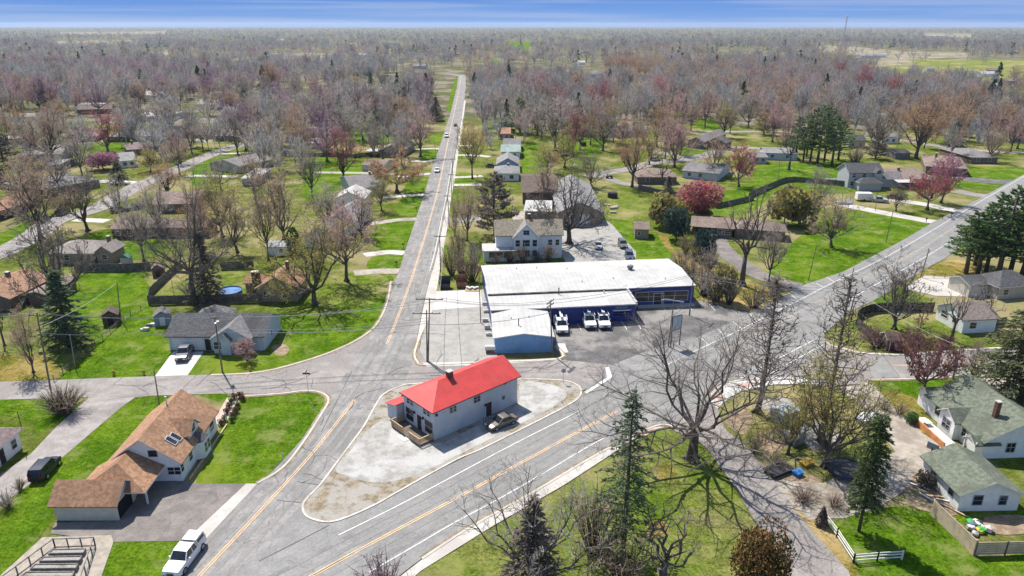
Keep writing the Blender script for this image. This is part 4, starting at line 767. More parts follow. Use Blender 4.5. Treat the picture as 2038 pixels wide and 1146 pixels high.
# row along the east side of the main street
simple("cottage", "white cottage with pale grey-green hipped roof, first in the row facing the barn", (982, 345), (1035, 345), 2.8, (1036, 331), 1.8, sid_w, sh_lg, 'x', 'hip', F2, chim=(.55, .5, .5), fm=sid_bl)
simple("cottage", "slate-blue gabled cottage, second in the row beyond the pale hipped one", (987, 327), (1034, 327), 3.0, (1033, 314), 2.4, sid_bl, sh_lg, 'y', 'gable', F2)
simple("cottage", "cottage with mint-green roof in the row beside the main street", (996, 302), (1037, 302), 2.8, (1036, 290), 1.8, sid_w, shingle("mint_shingles", (.32, .40, .36)), 'x', 'gable', F2)
simple("cottage", "grey-roofed cottage beyond the mint-green one in the row", (1001, 289), (1037, 289), 2.8, (1036, 278), 1.8, sid_g, sh_gr, 'x', 'gable', F2)
simple("cottage", "orange-roofed cottage at the far end of the street row", (990, 266), (1017, 266), 2.8, (1016, 256), 1.8, sid_t, sh_or2, 'x', 'gable', F2)
# west side of the main street
h = simple("suburban_house", "long grey-roofed white house running back along the main street", (601, 470), (672, 472), 2.9, (740, 412), 2.4, sid_w, sh_lg, 'y', 'gable', (('f', .3, 1., 1.8, 1.2), ('f', .75, 1., 1.6, 1.2)), fm=sid_bl)
simple("garage_building", "low white outbuilding beside the dense columnar evergreen", (529, 491), (577, 491), 2.3, (577, 480), .9, sid_w, white_roof, 'x', 'gable', (('f', .6, .8, .7, .8),), cat="garage")
simple("cottage", "cottage with bright white gabled porch roof beside the main street", (663, 396), (726, 396), 2.8, (722, 380), 2.2, sid_w, white_roof, 'y', 'gable', F2)
simple("cottage", "grey cottage with twin roof ridges behind the white-roofed one", (698, 376), (768, 370), 2.8, (765, 345), 2.3, sid_g, sh_gr, 'x', 'gable', F2, chim=(.75, .5))
simple("garden_shed", "brown-roofed outbuilding with pale gable by the green yard", (718, 328), (764, 330), 2.3, (762, 318), 1.3, sid_c, sh_br, 'x', 'gable', (('l', .5, 1., .6, .7),), .2, "shed")
h = simple("cottage", "grey gabled cottage with white carport roof near the red-budded tree", (752, 299), (803, 300), 2.8, (800, 284), 2.2, brick_t, sh_gr, 'y', 'gable', F2); h.block((-5, -1.0, .2, 5), 2.5, .25, None, white_roof, 'x', 'shed', .1)
simple("ranch_house", "dark brown hipped house with fence in front, west of the main street", (562, 271), (650, 271), 2.7, (645, 254), 2.0, brick_b, sh_db, 'x', 'hip', F3)
simple("ranch_house", "tan-roofed low house behind the long grey fence", (604, 285), (647, 285), 2.5, (646, 274), 1.2, sid_c, sh_tn, 'x', 'gable', F2)
simple("garage_building", "white-sided garage beside dark cedars west of the main street", (506, 282), (536, 282), 2.5, (536, 274), 1.1, sid_w, sh_lg, 'x', 'gable', (), cat="garage")
simple("ranch_house", "small brown house among trees above the cedar row", (592, 233), (620, 233), 2.6, (618, 223), 1.7, sid_t, sh_br, 'x', 'gable', F2)
# western subdivision
h = simple("ranch_house", "tan-grey L-shaped ranch house with covered patio and wooden side fence", (185, 503), (223, 503), 2.7, (247, 487), 1.6, brick_t, sh_tn, 'y', 'gable', (('f', .5),), chim=(.2, .9)); h.block((-11, -.5, .5, 9.5), 2.7, 1.9, brick_t, sh_tn, 'y', 'hip', .5, wall="main_wall"); h.win('f', .4, .9, b=1); h.win('f', .75, .9, b=1)
h = simple("ranch_house", "long brown-roofed brick ranch house with angled wing in the western subdivision", (216, 456), (274, 456), 2.7, (274, 432), 1.8, brick_d, sh_br, 'x', 'gable', F2); h.block((h.blocks[0]['R'][2] - .6, 1.5, h.blocks[0]['R'][2] + 17, 9.5), 2.7, 1.8, brick_b, sh_br, 'x', 'gable', .4, wall="wing_wall")
simple("ranch_house", "orange-roofed ranch house on the bend of the western street", (-12, 424), (82, 392), 2.7, (60, 378), 1.8, brick_b, sh_or2, 'x', 'gable', F2)
h = simple("ranch_house", "orange-roofed house with screened porch at the edge of the western yards", (20, 595), (108, 552), 2.7, (70, 520), 2.0, brick_b, sh_or2, 'x', 'gable', F2, chim=(.6, .5)); h.block((3.5, -4.5, 13, -.2), 2.4, .6, brick_b, sh_tp, 'x', 'gable', .3, wall="porch_wall")
simple("ranch_house", "grey hipped ranch house behind the vase-shaped bare tree", (82, 378), (200, 356), 2.7, (180, 334), 1.9, brick_b, sh_gr, 'x', 'hip', F3, chim=(.6, .5))
simple("ranch_house", "pale grey gabled house beside the magenta redbud", (238, 321), (273, 318), 2.7, (266, 303), 1.8, sid_w, sh_lg, 'x', 'gable', F2)
simple("ranch_house", "purplish-brown hipped house behind the pale grey gabled one", (252, 298), (303, 294), 2.7, (300, 283), 1.8, brick_b, sh_mv, 'x', 'hip', F2, chim=(.3, .5))
simple("ranch_house", "grey house with paired front gables and dark garden hut nearby", (33, 309), (122, 306), 2.7, (120, 293), 1.7, sid_g, sh_lg, 'x', 'gable', F3)
simple("garden_shed", "dark hut with white roof beside the board fence", (94, 327), (120, 327), 2.2, (119, 316), .9, wd_brn, white_roof, 'x', 'gable', (), .2, "shed")
simple("ranch_house", "reddish-brown house with wide drive on the upper western street", (138, 272), (194, 270), 2.7, (190, 259), 1.7, brick_d, sh_br, 'x', 'gable', F2)
simple("ranch_house", "long grey hipped ranch house on the upper western street", (212, 272), (322, 270), 2.6, (318, 258), 1.6, brick_b, sh_gr, 'x', 'hip', F3)
simple("ranch_house", "tan house half hidden by the dark edge evergreen", (0, 277), (62, 274), 2.6, (60, 264), 1.6, sid_t, sh_tn, 'x', 'gable', F2)
simple("ranch_house", "brown and grey house in the middle of the western yards", (297, 407), (390, 405), 2.7, (378, 380), 1.9, brick_b, sh_br, 'x', 'gable', F3)
simple("garage_building", "white-walled garage with flat pale roof past the street bend", (478, 355), (513, 355), 2.6, (513, 338), .6, sid_bl, white_roof, 'x', 'shed', (), cat="garage")
simple("ranch_house", "brown-grey house at the corner where the western street bends away", (478, 331), (546, 316), 2.7, (530, 300), 1.8, sid_t, sh_gr, 'x', 'gable', F2)
simple("ranch_house", "mauve-brown ranch house beside the row of three bare street trees", (425, 270), (500, 270), 2.6, (498, 258), 1.6, brick_b, sh_mv, 'x', 'gable', F3)
simple("ranch_house", "white-roofed low building with pale walls near the upper woods", (268, 232), (345, 231), 2.8, (343, 222), .8, sid_w, white_roof, 'x', 'gable', F3)
simple("garage_building", "pale roofed outbuilding at the fringe of the western woods", (20, 233), (85, 232), 2.8, (84, 224), .8, sid_w, sh_tn, 'x', 'gable', F2, cat="garage")
# far buildings
far = [("white farm building with pale roof in the distant woods", (1540, 243), (1575, 240), 9, sid_w, sh_lg), ("white roofed hall at the end of the long straight road", (946, 146), (976, 145), 12, sid_w, white_roof), ("church with white front among the far trees", (760, 87), (795, 87), 16, sid_w, sh_dk), ("long dark farm building at the skyline field", (455, 84), (475, 84), 14, sid_w, sh_dk),
       ("white barn standing at the edge of the pale field", (1715, 111), (1765, 110), 16, sid_w, sh_lg), ("grey arched barn with dark openings by the far green field", (1905, 160), (1942, 160), 11, wd_brn, sh_lg), ("orange brick house near the far green field", (1995, 161), (2030, 162), 10, brick_d, sh_br), ("white roofed long house above the far green field", (1955, 147), (1988, 146), 10, sid_w, white_roof),
       ("pale house between cedars on the eastern ridge", (1845, 137), (1862, 137), 9, sid_c, sh_lg), ("grey house west of the arched barn", (1880, 142), (1905, 142), 9, sid_t, sh_gr), ("white house behind the arched barn", (1928, 147), (1942, 147), 8, sid_w, sh_lg), ("distant white sheds on the eastern skyline", (1860, 72), (1880, 71), 25, sid_w, white_roof), ("pale hall on the western skyline", (545, 80), (565, 80), 25, sid_w, white_roof),
       ("white sheds beside the central far field", (640, 90), (652, 90), 14, sid_w, white_roof), ("tiny white house in the far central clearing", (1265, 182), (1290, 182), 10, sid_w, sh_lg), ("white garage roof among far reddish trees", (1150, 124), (1165, 124), 12, sid_w, white_roof), ("pale house in the central far suburb", (1232, 118), (1252, 117), 12, sid_c, sh_lg), ("grey house beyond the central trees", (1155, 214), (1190, 213), 10, sid_g, sh_gr),
       ("white house peeking from the eastern trees", (1660, 224), (1720, 223), 10, sid_w, sh_lg), ("long low house under the eastern trees", (1230, 262), (1290, 257), 9, sid_g, sh_gr), ("grey cottage on the east court", (1940, 245), (1975, 246), 9, sid_g, sh_gr), ("pale gabled house among the eastern evergreens", (1965, 272), (1990, 272), 9, sid_c, sh_tn), ("brown house at the eastern edge", (2010, 270), (2060, 272), 9, sid_t, sh_br), ("white bungalow in the eastern grove", (1760, 272), (1790, 272), 8, sid_w, sh_lg),
       ("grey ranch behind the western pink trees", (330, 262), (400, 260), 8, sid_g, sh_gr), ("white cabin under the western woods edge", (440, 222), (470, 222), 8, sid_w, sh_lg), ("tan house beside the evergreen screen", (655, 226), (690, 226), 8, sid_t, sh_tn), ("brown roofed house by the street trees", (395, 262), (420, 262), 8, brick_b, sh_br), ("low grey house east of the long street", (1190, 232), (1225, 232), 8, sid_g, sh_gr), ("dark roofed house east of the pine grove", (1690, 280), (1725, 280), 8, sid_t, sh_dk)]
for lab, A, B, dp, wm, rm in far:
    simple("distant_house", lab, A, B, 3.2, dp, 2.2, wm, rm, 'x', 'gable', F2 if B[0] - A[0] > 20 else (), ov=.3, cat="building")

rh = random.Random(21)
for i in range(34):                                     # far houses half lost in the woods
    e_ = rh.random() < .55; px = rh.uniform(990, 2020) if e_ else rh.uniform(20, 850); py = rh.uniform(150, 228) if i < 22 else rh.uniform(96, 150)
    q = mpp(px, py); P = G(px, py); w_ = rh.uniform(13, 20); rz = rh.uniform(-.5, .5); k = i % 5
    t = thing("distant_house", ["pale-roofed", "white-walled", "grey-roofed", "brown-roofed", "tan"][k] + " house half lost in the far woods %s of the main street" % ("east" if e_ else "west"), "house", (P.x, P.y, 0), rz, ["pale-roofed", "white-walled", "grey-roofed", "brown-roofed", "tan"][k] + " far woodland houses " + ("east" if e_ else "west"))
    mb = MB(); d = 8.5; mb.extr([(-d / 2, 0), (d / 2, 0), (d / 2, 3), (0, 5.2), (-d / 2, 3)], 'x', -w_ / 2, w_ / 2); mb.build("wall", [sid_w, sid_w, sid_g, brick_b, sid_c][k], t)
    mb = MB(); mb.extr([(-d / 2 - .5, 2.85), (0, 5.35), (d / 2 + .5, 2.85), (d / 2 + .5, 3.0), (0, 5.55), (-d / 2 - .5, 3.0)][::-1], 'x', -w_ / 2 - .4, w_ / 2 + .4); mb.build("roof", [white_roof, sh_lg, sh_lg, sh_br, sh_tn][k], t)
# ------------------------------------------------------------------ vehicles
def paint(name, c, metal=.0): return M(name, c, rough=.28, var=.03, sc=.6, spec=.55, metal=metal)
KIND = {   # length, half width, lower-body top line, glasshouse bottom (x0, x1), top (x0, x1), belt z, roof z, wheel x, wheel r
 'sedan': dict(top=[(-2.3, .72), (-2.2, .92), (-1.4, .98), (.75, .95), (1.7, .82), (2.2, .66), (2.32, .5)], gl=(-1.75, 1.0), gt=(-.95, .25), belt=.94, roof=1.44, wx=(-1.38, 1.42), wr=.33, hw=.9),
 'suv': dict(top=[(-2.35, .8), (-2.3, 1.05), (-1.4, 1.1), (1.0, 1.06), (1.9, .98), (2.3, .82), (2.4, .6)], gl=(-2.25, 1.1), gt=(-2.0, .45), belt=1.06, roof=1.72, wx=(-1.4, 1.48), wr=.37, hw=.95),
 'pickup': dict(top=[(-2.75, .7), (-2.72, 1.05), (-1.2, 1.08), (1.2, 1.1), (2.2, 1.06), (2.66, .95), (2.75, .6)], gl=(-1.0, 1.25), gt=(-.75, .6), belt=1.08, roof=1.78, wx=(-1.75, 1.75), wr=.4, hw=.98),
}
KIND['capped'] = dict(KIND['pickup'], cap=True); KIND['utility'] = dict(KIND['pickup'], util=True)
def car(name, kind, p, q, col, label, group=None, cat="car", sc=1.):
    K = KIND[kind]; P = G(*p); d = G(*q) - P
    root = thing(name, label, cat, (P.x, P.y, .07), math.atan2(d.y, d.x), group); root.scale = (sc,) * 3
    hw = K['hw']; xl = K['top'][0][0]; xr = K['top'][-1][0]
    mb = MB(); rings = []
    for i, (x, z) in enumerate(K['top']):
        e = min(abs(x - xl), abs(xr - x)); w = hw * (1 - .10 * max(0, 1 - e / .5)); zb = .30 + .12 * max(0, 1 - e / .4)
        rings.append([(x, -w * .96, zb), (x, -w, (zb + z) * .52), (x, -w * .93, z), (x, w * .93, z), (x, w, (zb + z) * .52), (x, w * .96, zb)])
    for i in range(len(rings) - 1):
        mb.add(rings[i] + rings[i + 1], [(j, (j + 1) % 6, 6 + (j + 1) % 6, 6 + j) for j in range(6)])
    mb.add(rings[0], [tuple(range(6))]); mb.add(rings[-1], [tuple(range(6))[::-1]])
    (b0, b1), (t0, t1), zb, zt = K['gl'], K['gt'], K['belt'], K['roof']; wb, wt = hw * .9, hw * .74
    if kind in ('pickup', 'capped', 'utility'):         # bed
        mb.box(xl + .06, -hw * .92, 1.0, -1.1, -hw * .84, 1.12); mb.box(xl + .06, hw * .84, 1.0, -1.1, hw * .92, 1.12); mb.box(xl + .06, -hw * .84, 1.0, xl + .13, hw * .84, 1.12)
    Rf = [(t0, -wt, zt), (t1, -wt, zt), (t1, wt, zt), (t0, wt, zt)]
    mb.add(Rf + [((t0 + t1) / 2 + (.3 if i in (1, 2) else -.3), y * .8, zt + .045) for i, y in enumerate((-wt, -wt, wt, wt))], [(0, 1, 5, 4), (1, 2, 6, 5), (2, 3, 7, 6), (3, 0, 4, 7), (4, 5, 6, 7)])
    Bt = [(b0, -wb, zb - .02), (b1, -wb, zb - .02), (b1, wb, zb - .02), (b0, wb, zb - .02)]
    for i in range(4): mb.bar(Bt[i], Rf[i], .09, .09)
    for s in (-1, 1):
        mx = (t0 + t1) / 2 - .05; mb.bar((mx, s * wb, zb), (mx, s * wt, zt), .09, .06)
        mb.bar(Rf[0 if s < 0 else 3], Rf[1 if s < 0 else 2], .07, .07)
    mb.build("body", col, root, True).data.polygons.foreach_set("use_smooth", [False] * len(mb.f))
    g = MB(); k = .03
    B2 = [(b0 + k, -wb + k, zb), (b1 - k, -wb + k, zb), (b1 - k, wb - k, zb), (b0 + k, wb - k, zb)]; R2 = [(x, y * .98, z - .02) for x, y, z in Rf]
    for nm, f in (("side_window", (0, 1)), ("windshield", (1, 2)), ("side_window", (2, 3)), ("rear_window", (3, 0))):
        g = MB(); g.quad(B2[f[0]], B2[f[1]], R2[f[1]], R2[f[0]]); g.build(nm, glass, root)
    wr = K['wr']
    for x in K['wx']:
        for s in (-1, 1):
            t = MB(); t.tube([(0, -.12, 0), (0, .12, 0)], wr, 14); o = t.build("wheel", rubber, root); o.location = (x, s * (hw - .1), wr - .02)
            rm = MB(); rm.tube([(0, s * .12, 0), (0, s * .135, 0)], wr * .62, 12); rm.build("rim", chrome, o)
    for s in (-1, 1):
        l = MB(); l.box(xr - .14, s * hw * .58 - .17, .62, xr + .005, s * hw * .58 + .17, .78); l.build("headlight", lamp_w, root)
        l = MB(); l.box(xl - .015, s * hw * .72 - .13, .72, xl + .1, s * hw * .72 + .13, .94); l.build("taillight", lamp_r, root)
        l = MB(); l.box(b1 - .5, s * (hw + .08) - .09, zb, b1 - .38, s * (hw + .08) + .09, zb + .15); l.build("mirror", col, root)
    bm = MB(); bm.box(xr - .05, -hw * .85, .34, xr + .05, hw * .85, .52); bm.build("front_bumper", black_m if kind != 'sedan' else col, root)
    bm = MB(); bm.box(xl - .06, -hw * .85, .36, xl + .06, hw * .85, .54); bm.build("rear_bumper", chrome if kind in ('pickup', 'capped') else black_m, root)
    bm = MB(); bm.box(xr - .02, -hw * .36, .56, xr + .02, hw * .36, .76); bm.build("grille", black_m, root)
    if K.get('cap'):
        c = MB(); c.box(-2.7, -.88, 1.1, -1.06, .88, 1.2); c.add([(-2.7, -.88, 1.2), (-1.06, -.88, 1.2), (-1.06, .88, 1.2), (-2.7, .88, 1.2), (-2.55, -.74, 1.8), (-1.06, -.74, 1.8), (-1.06, .74, 1.8), (-2.55, .74, 1.8)], [(0, 1, 5, 4), (1, 2, 6, 5), (2, 3, 7, 6), (3, 0, 4, 7), (4, 5, 6, 7)])
        tc_ = c.build("truck_cap", col, root)
        for s in (-1, 1):
            w = MB(); w.quad((-2.45, s * .865, 1.3), (-1.2, s * .865, 1.3), (-1.2, s * .80, 1.62), (-2.38, s * .80, 1.62)); w.build("cap_window", glass, tc_)
    if K.get('util'):
        for s in (-1, 1):
            c = MB(); c.box(-2.95, s * .92 - .32, .62, -1.1, s * .92 + .22, 1.62); c.build("tool_box", col, root)
        c = MB(); c.tube([(-2.0, 0, 1.0), (-2.0, 0, 1.9)], .22, 8); c.bar((-2.0, .1, 2.0), (.5, .1, 2.25), .24); c.bar((.4, -.15, 2.3), (-2.4, -.2, 2.45), .2); c.build("boom", col, root)
        c = MB(); c.box(-3.1, -.6, 2.0, -2.4, .15, 2.9); c.build("bucket", col, root); c = MB(); c.box(-2.7, -.6, .95, -1.1, .6, 1.3); c.build("bed_cover", col, root)
        c = MB(); c.bar((-1.1, -.85, 2.05), (1.0, -.85, 2.05), .08); c.bar((-1.1, .85, 2.05), (1.0, .85, 2.05), .08)
        for x in (-1.05, .9):
            for s in (-.85, .85): c.bar((x, s, 1.5 if x < 0 else 1.2), (x, s, 2.05), .06)
        c.build("ladder_rack", col, root)
    return root
c_wh, c_sil, c_blk, c_navy = paint("white_car_paint", (.74, .74, .74)), paint("silver_beige_car_paint", (.165, .15, .135), .3), paint("black_blue_car_paint", (.012, .015, .03)), paint("blue_grey_car_paint", (.06, .085, .13))
c_gry, c_slv, c_red, c_dk = paint("grey_car_paint", (.13, .13, .135)), paint("silver_car_paint", (.42, .43, .44), .2), paint("dark_red_car_paint", (.13, .02, .02)), paint("charcoal_car_paint", (.03, .03, .033))
car("parked_pickup", 'capped', (370, 1117), (345, 1150), c_wh, "white pickup truck with white bed cap parked at the kerb below the dark driveway", cat="pickup truck")
car("parked_car", 'suv', (92, 941), (117, 912), c_blk, "black people carrier parked on the gravel alley beside the mauve-roofed cottage")
car("parked_car", 'sedan', (998, 847), (972, 857), c_sil, "silver-beige sedan parked in the shade of the red-roofed building")
car("parked_pickup", 'pickup', (369, 709), (358, 727), c_gry, "grey pickup truck parked on the pale drive of the grey-roofed ranch house", cat="pickup truck")
u = car("utility_truck", 'utility', (1117, 655), (1121, 675), c_wh, "white bucket truck parked against the shed, boom raised highest of three", "white utility trucks in the works lot", "truck", 1.1)
for p, lab in (((1171, 645), "white bucket truck in the middle of the navy wall"), ((1199, 645), "white bucket truck parked nearest the small white wall sign")):
    P = G(*p); d = G(p[0] + 9, p[1] + 20) - P; copy_thing(u, (P.x, P.y, .07), math.atan2(d.y, d.x), lab)
for nm, k, p, q, c, lab in (
 ("parked_car", 'sedan', (1190, 493), (1192, 500), c_slv, "silver sedan parked on the gravel lot behind the works"), ("parked_car", 'suv', (1239, 491), (1243, 498), c_gry, "dark grey car parked uphill of the blue-grey one by the lawn edge"), ("parked_car", 'suv', (1252, 514), (1255, 524), c_navy, "blue-grey car parked closest to the long white roof"),
 ("moving_car", 'sedan', (870, 342), (864, 362), c_wh, "white sedan driving on the main street near the round orange tree"), ("moving_car", 'suv', (889, 273), (886, 284), c_wh, "white van-like car following on the main street beside the red-budded tree"), ("moving_car", 'sedan', (906.5, 251), (909, 240), c_gry, "small dark car farthest along the main street"),
 ("parked_car", 'suv', (125, 427), (140, 420), c_gry, "grey car parked on the western street by the orange roof"), ("parked_car", 'sedan', (86, 438), (100, 430), c_red, "dark red car parked on the western street verge"), ("parked_car", 'suv', (238, 422), (258, 419), c_dk, "black car parked in front of the long brown brick ranch"), ("parked_pickup", 'pickup', (272, 416), (256, 420), c_dk, "dark pickup beside the black car at the brick ranch"),
 ("parked_car", 'sedan', (12, 434), (22, 430), c_dk, "dark car under the eave of the orange-roofed ranch house"), ("parked_car", 'suv', (1417, 470), (1424, 480), c_navy, "dark blue car at the mouth of the open carport"), ("parked_pickup", 'pickup', (1748, 402), (1772, 404), c_slv, "silver pickup parked beside the white cargo trailer"),
 ("parked_car", 'sedan', (1780, 396), (1800, 398), c_red, "dark red car parked beyond the silver pickup"), ("parked_car", 'sedan', (978, 333), (992, 333), c_dk, "black car on the drive by the slate-blue cottage"), ("parked_car", 'suv', (1445, 291), (1455, 293), c_wh, "white car on the drive of the twin-gabled grey house"), ("parked_car", 'sedan', (182, 275), (192, 274), c_dk, "dark car at the reddish-brown house on the upper street"),
 ("parked_car", 'suv', (1305, 320), (1315, 318), c_slv, "silver car on the curving eastern street verge"), ("parked_car", 'suv', (1400, 229), (1412, 229), c_wh, "white car parked under the far eastern trees"), ("parked_car", 'suv', (560, 302), (575, 302), c_wh, "white car in the yard behind the grey fence"), ("parked_car", 'sedan', (660, 304), (672, 304), c_slv, "silver car in the yard under the reddish tree")):
    car(nm, k, p, q, c, lab, cat="pickup truck" if 'pickup' in nm else "car")
P = G(1717, 399); t = thing("cargo_trailer", "white enclosed cargo trailer parked by the two-storey grey house", "trailer", (P.x, P.y, .05), -.05)
mb = MB(); mb.box(-2.2, -1.05, .5, 2.2, 1.05, 2.5); mb.box(2.2, -.6, .5, 2.6, .6, 2.2); mb.build("body", sid_w, t); mb = MB(); mb.bar((2.2, 0, .5), (3.6, 0, .5), .12); mb.build("tow_bar", black_m, t)
for s in (-1, 1): mb = MB(); mb.tube([(0, s * 1.06, .34), (0, s * 1.2, .34)], .34, 10); mb.build("wheel", rubber, t)
P = G(1682, 406); t = thing("covered_boat", "small boat under a pale cover on the concrete drive", "boat", (P.x, P.y, .05), .1)
mb = MB(); mb.add([(-2.4, -.9, .6), (1.4, -.9, .6), (2.8, 0, .8), (1.4, .9, .6), (-2.4, .9, .6), (-2.3, 0, 1.3), (1.2, 0, 1.5)], [(0, 1, 6, 5), (1, 2, 6), (2, 3, 6), (3, 4, 5, 6), (4, 0, 5)]); mb.build("cover", M("pale_tarp", (.5, .5, .52)), t)
mb = MB(); mb.prism([(-2.3, -.8), (1.3, -.8), (2.6, 0), (1.3, .8), (-2.3, .8)], .2, .6); mb.build("hull", white_t, t)
P = G(1212, 355); t = thing("garden_tractor", "red garden tractor on the concrete drive by the tall orange-brown tree", "tractor", (P.x, P.y, .05), -.3)
mb = MB(); mb.box(-.9, -.6, .5, .2, .6, 1.0); mb.box(.2, -.4, .5, 1.3, .4, 1.15); mb.box(-.7, -.35, 1.0, -.55, .35, 1.7); mb.build("body", c_red, t)
for x, r in ((-.6, .5), (1.0, .32)):
    for s in (-1, 1): mb = MB(); mb.tube([(x, s * .6, r), (x, s * .85, r)], r, 10); mb.build("wheel", rubber, t)
# ------------------------------------------------------------------ poles, wires, signs
TOPS = {}
def pole(key, b, ty, label, arms=(), r=.14, tx=None, mat=None, name="utility_pole", lamp=False, trans=False, cat="utility pole", h=None, adir=(1, 0)):
    P = G(*b); H = h or height(*b, ty); t = thing(name, label, cat, (P.x, P.y, 0))
    # a pole leans as in the photograph: put its top under the photo's column
    lean = 0.
    if tx is not None:
        q = depth(P, H); lean = (tx - CX) / FPX * q - P.x; lean = max(-.09 * H, min(.09 * H, lean))
    m = mat or wood_pole; mb = MB(); mb.tube([(0, 0, 0), (lean, 0, H)], (r, r * .68), 8); mb.build("pole", m, t)
    ax = Vector((*adir, 0)).normalized()
    for z, w in arms:
        c = Vector((lean * z, 0, H * z)); mb = MB(); mb.bar(c - ax * w / 2 + Vector((0, -.12, 0)), c + ax * w / 2 + Vector((0, -.12, 0)), .12, .14)
        a = mb.build("crossarm", m, t)
        mb = MB()
        for k in (-.46, -.2, .2, .46): p = c + ax * w * k + Vector((0, -.12, .07)); mb.tube([p, p + Vector((0, 0, .2))], .05, 5)
        mb.build("insulator_row", M("brown_insulator", (.12, .06, .045), rough=.3), a)
    if trans: mb = MB(); mb.tube([(lean * .85 + .4, -.1, H * .82), (lean * .85 + .4, -.1, H * .82 + 1.0)], .26, 10); mb.build("transformer", metal_g, t)
    if lamp:
        mb = MB(); mb.tube([(lean, 0, H * .93), (lean + .5, -.7, H * .97), (lean + .8, -1.6, H * .97)], .05, 6); mb.ball((lean + .8, -1.75, H * .965), .22, 6, 0, .5); mb.build("street_lamp_arm", metal_g, t)
    TOPS[key] = (P, lean, H, ax)
    return t
pole('a', (101, 776), 622, "weathered utility pole on the lower verge of the side street", ((.97, 2.2),), tx=73)
pole('b', (443, 741), 630, "utility pole with street lamp before the grey-roofed ranch house", ((.98, 1.4),), tx=427, lamp=True, trans=True)
pole('c', (852, 719), 593, "tall double-armed utility pole at the kerb corner opposite the red roof", ((.985, 4.4),), tx=855, trans=False)
pole('c2', (850, 720), 617, "shorter utility pole strapped beside the tall double-armed one", ((.94, 4.6),), tx=849)
pole('d', (1099, 707), 598, "utility pole at the corner of the light blue shed", ((.98, 2.4), (.92, 2.4)), tx=1095, adir=(.6, 1))
pole('e', (957, 643), 546, "dark slim pole against the works side wall", (), r=.1, tx=953)
pole('f', (877, 542), 468, "utility pole with single arm on the main street verge by the thicket", ((.97, 2.6),), tx=875)
pole('g', (894, 452), 388, "utility pole on the main street verge by the broad dark evergreen", ((.97, 2.2),), tx=891)
pole('h', (899, 395), 346, "utility pole on the main street next to the first cottage drive", ((.97, 2.2),), tx=898)
pole('i', (902, 370), 315, "utility pole on the main street opposite the white moving sedan", ((.97, 2.4),), tx=900)
pole('j', (912, 300), 258, "utility pole far along the main street beside the orange-brown roadside trees", ((.97, 2.4),), tx=910)
pole('k', (1372, 628), 545, "tall leaning pole at the end of the navy workshop", ((.96, 2.6),), tx=1381, adir=(.7, 1))
pole('l', (1688, 637), 575, "tarred utility pole on the highway verge outside the curved fence", ((.94, 2.0),), tx=1705, adir=(.4, 1))
pole('m', (1832, 553), 496, "utility pole on the highway verge by the dry grass corner", ((.96, 2.0),), tx=1849, adir=(.4, 1))
pole('n', (1609, 558), 488, "slim greenish pole on the bright lawn by the highway", (), r=.1, tx=1625)
pole('o', (1763, 483), 418, "slim pole at the upper edge of the bright highway lawn", (), r=.1, tx=1778)
pole('p', (1896, 755), 690, "utility pole on the right-hand street beside the yellow sign", ((.96, 2.2),), tx=1912, adir=(.3, 1))
pole('q', (1830, 657), 604, "slim bare pole inside the curved fence", (), r=.09, tx=1843)
pole('r', (318, 811), 735, "slim dark pole behind the orange-brown shingled house", (), r=.1, tx=306)
pole('s', (150, 732), 667, "thin metal pole at the dry fence line of the western yard", (), r=.06, tx=139, mat=metal_g)
pole('t', (241, 638), 561, "leaning wood pole beside the dark garden hut on the western lawn", (), r=.1, tx=234)
pole('u', (1549, 360), 318, "slim lamp pole on the lawn below the pine grove", ((.97, 1.2),), r=.09, tx=1552)
pole('v', (1742, 420), 372, "thin pole beside the concrete drive of the two-storey grey house", (), r=.08, tx=1748)
pole('w', (868, 315), 283, "thin dark pole by the grey gabled cottage drive", (), r=.09, tx=865)
def wire(a, b, ka, kb, label, sag=.5, oa=0., ob=0., r=.018):
    pa, la, ha, xa = TOPS[a]; pb, lb, hb, xb = TOPS[b]
    A = Vector((pa.x + la * ka, pa.y, ha * ka + .25)) + xa * oa; B = Vector((pb.x + lb * kb, pb.y, hb * kb + .25)) + xb * ob
    wire_pts(A, B, label, sag, r)
def wire_pts(A, B, label, sag, r=.018):
    r *= 1.9
    mb = MB(); mb.tube([A.lerp(B, t / 12) + Vector((0, 0, -sag * 4 * (t / 12) * (1 - t / 12))) for t in range(13)], r, 4)
    tag(mb.build("overhead_wire", wire_m), label, "wire", "overhead wires")
WL = "thin sagging overhead wire strung between the roadside poles"
far_w = Vector((-90, 98, 12.0))
for o in (-.9, .9): wire('a', 'b', .97, .97, WL, .5, o, o * .6); wire('b', 'c', .97, .93, WL, .8, o * .6, o * 1.6)
wire('a', 'b', .72, .72, WL, .5); wire('b', 'c2', .72, .72, WL, .8, 0, 0, .028); wire('c2', 'd', .70, .76, WL, .7, 0, 0, .028); wire('b', 'c2', .76, .77, WL, .7)
for o in (-1.6, -.5, 1.6): wire('c', 'd', .985, .95, WL, .8, o, o * .6)
for o in (-1.0, 1.0):
    wire('c', 'f', .985, .97, WL, .8, o * 1.5, o); wire('f', 'g', .97, .97, WL, .8, o, o); wire('g', 'h', .97, .97, WL, .5, o, o); wire('h', 'i', .97, .97, WL, .3, o, o); wire('i', 'j', .97, .97, WL, .8, o, o); wire('d', 'k', .95, .96, WL, .7, o, o); wire('l', 'm', .94, .96, WL, .7, o * .8, o * .8); wire('k', 'l', .96, .94, WL, .9, o, o * .8)
wire('l', 'p', .9, .95, WL, .6); wire('n', 'o', .98, .98, WL, .5); wire('a', 't', .8, .95, WL, .6)
for o in (-.9, .9): A = TOPS['a']; wire_pts(far_w + Vector((0, o, 0)), Vector((A[0].x + A[1], A[0].y + o * .2, A[2] * .97 + .25)), WL, .5)
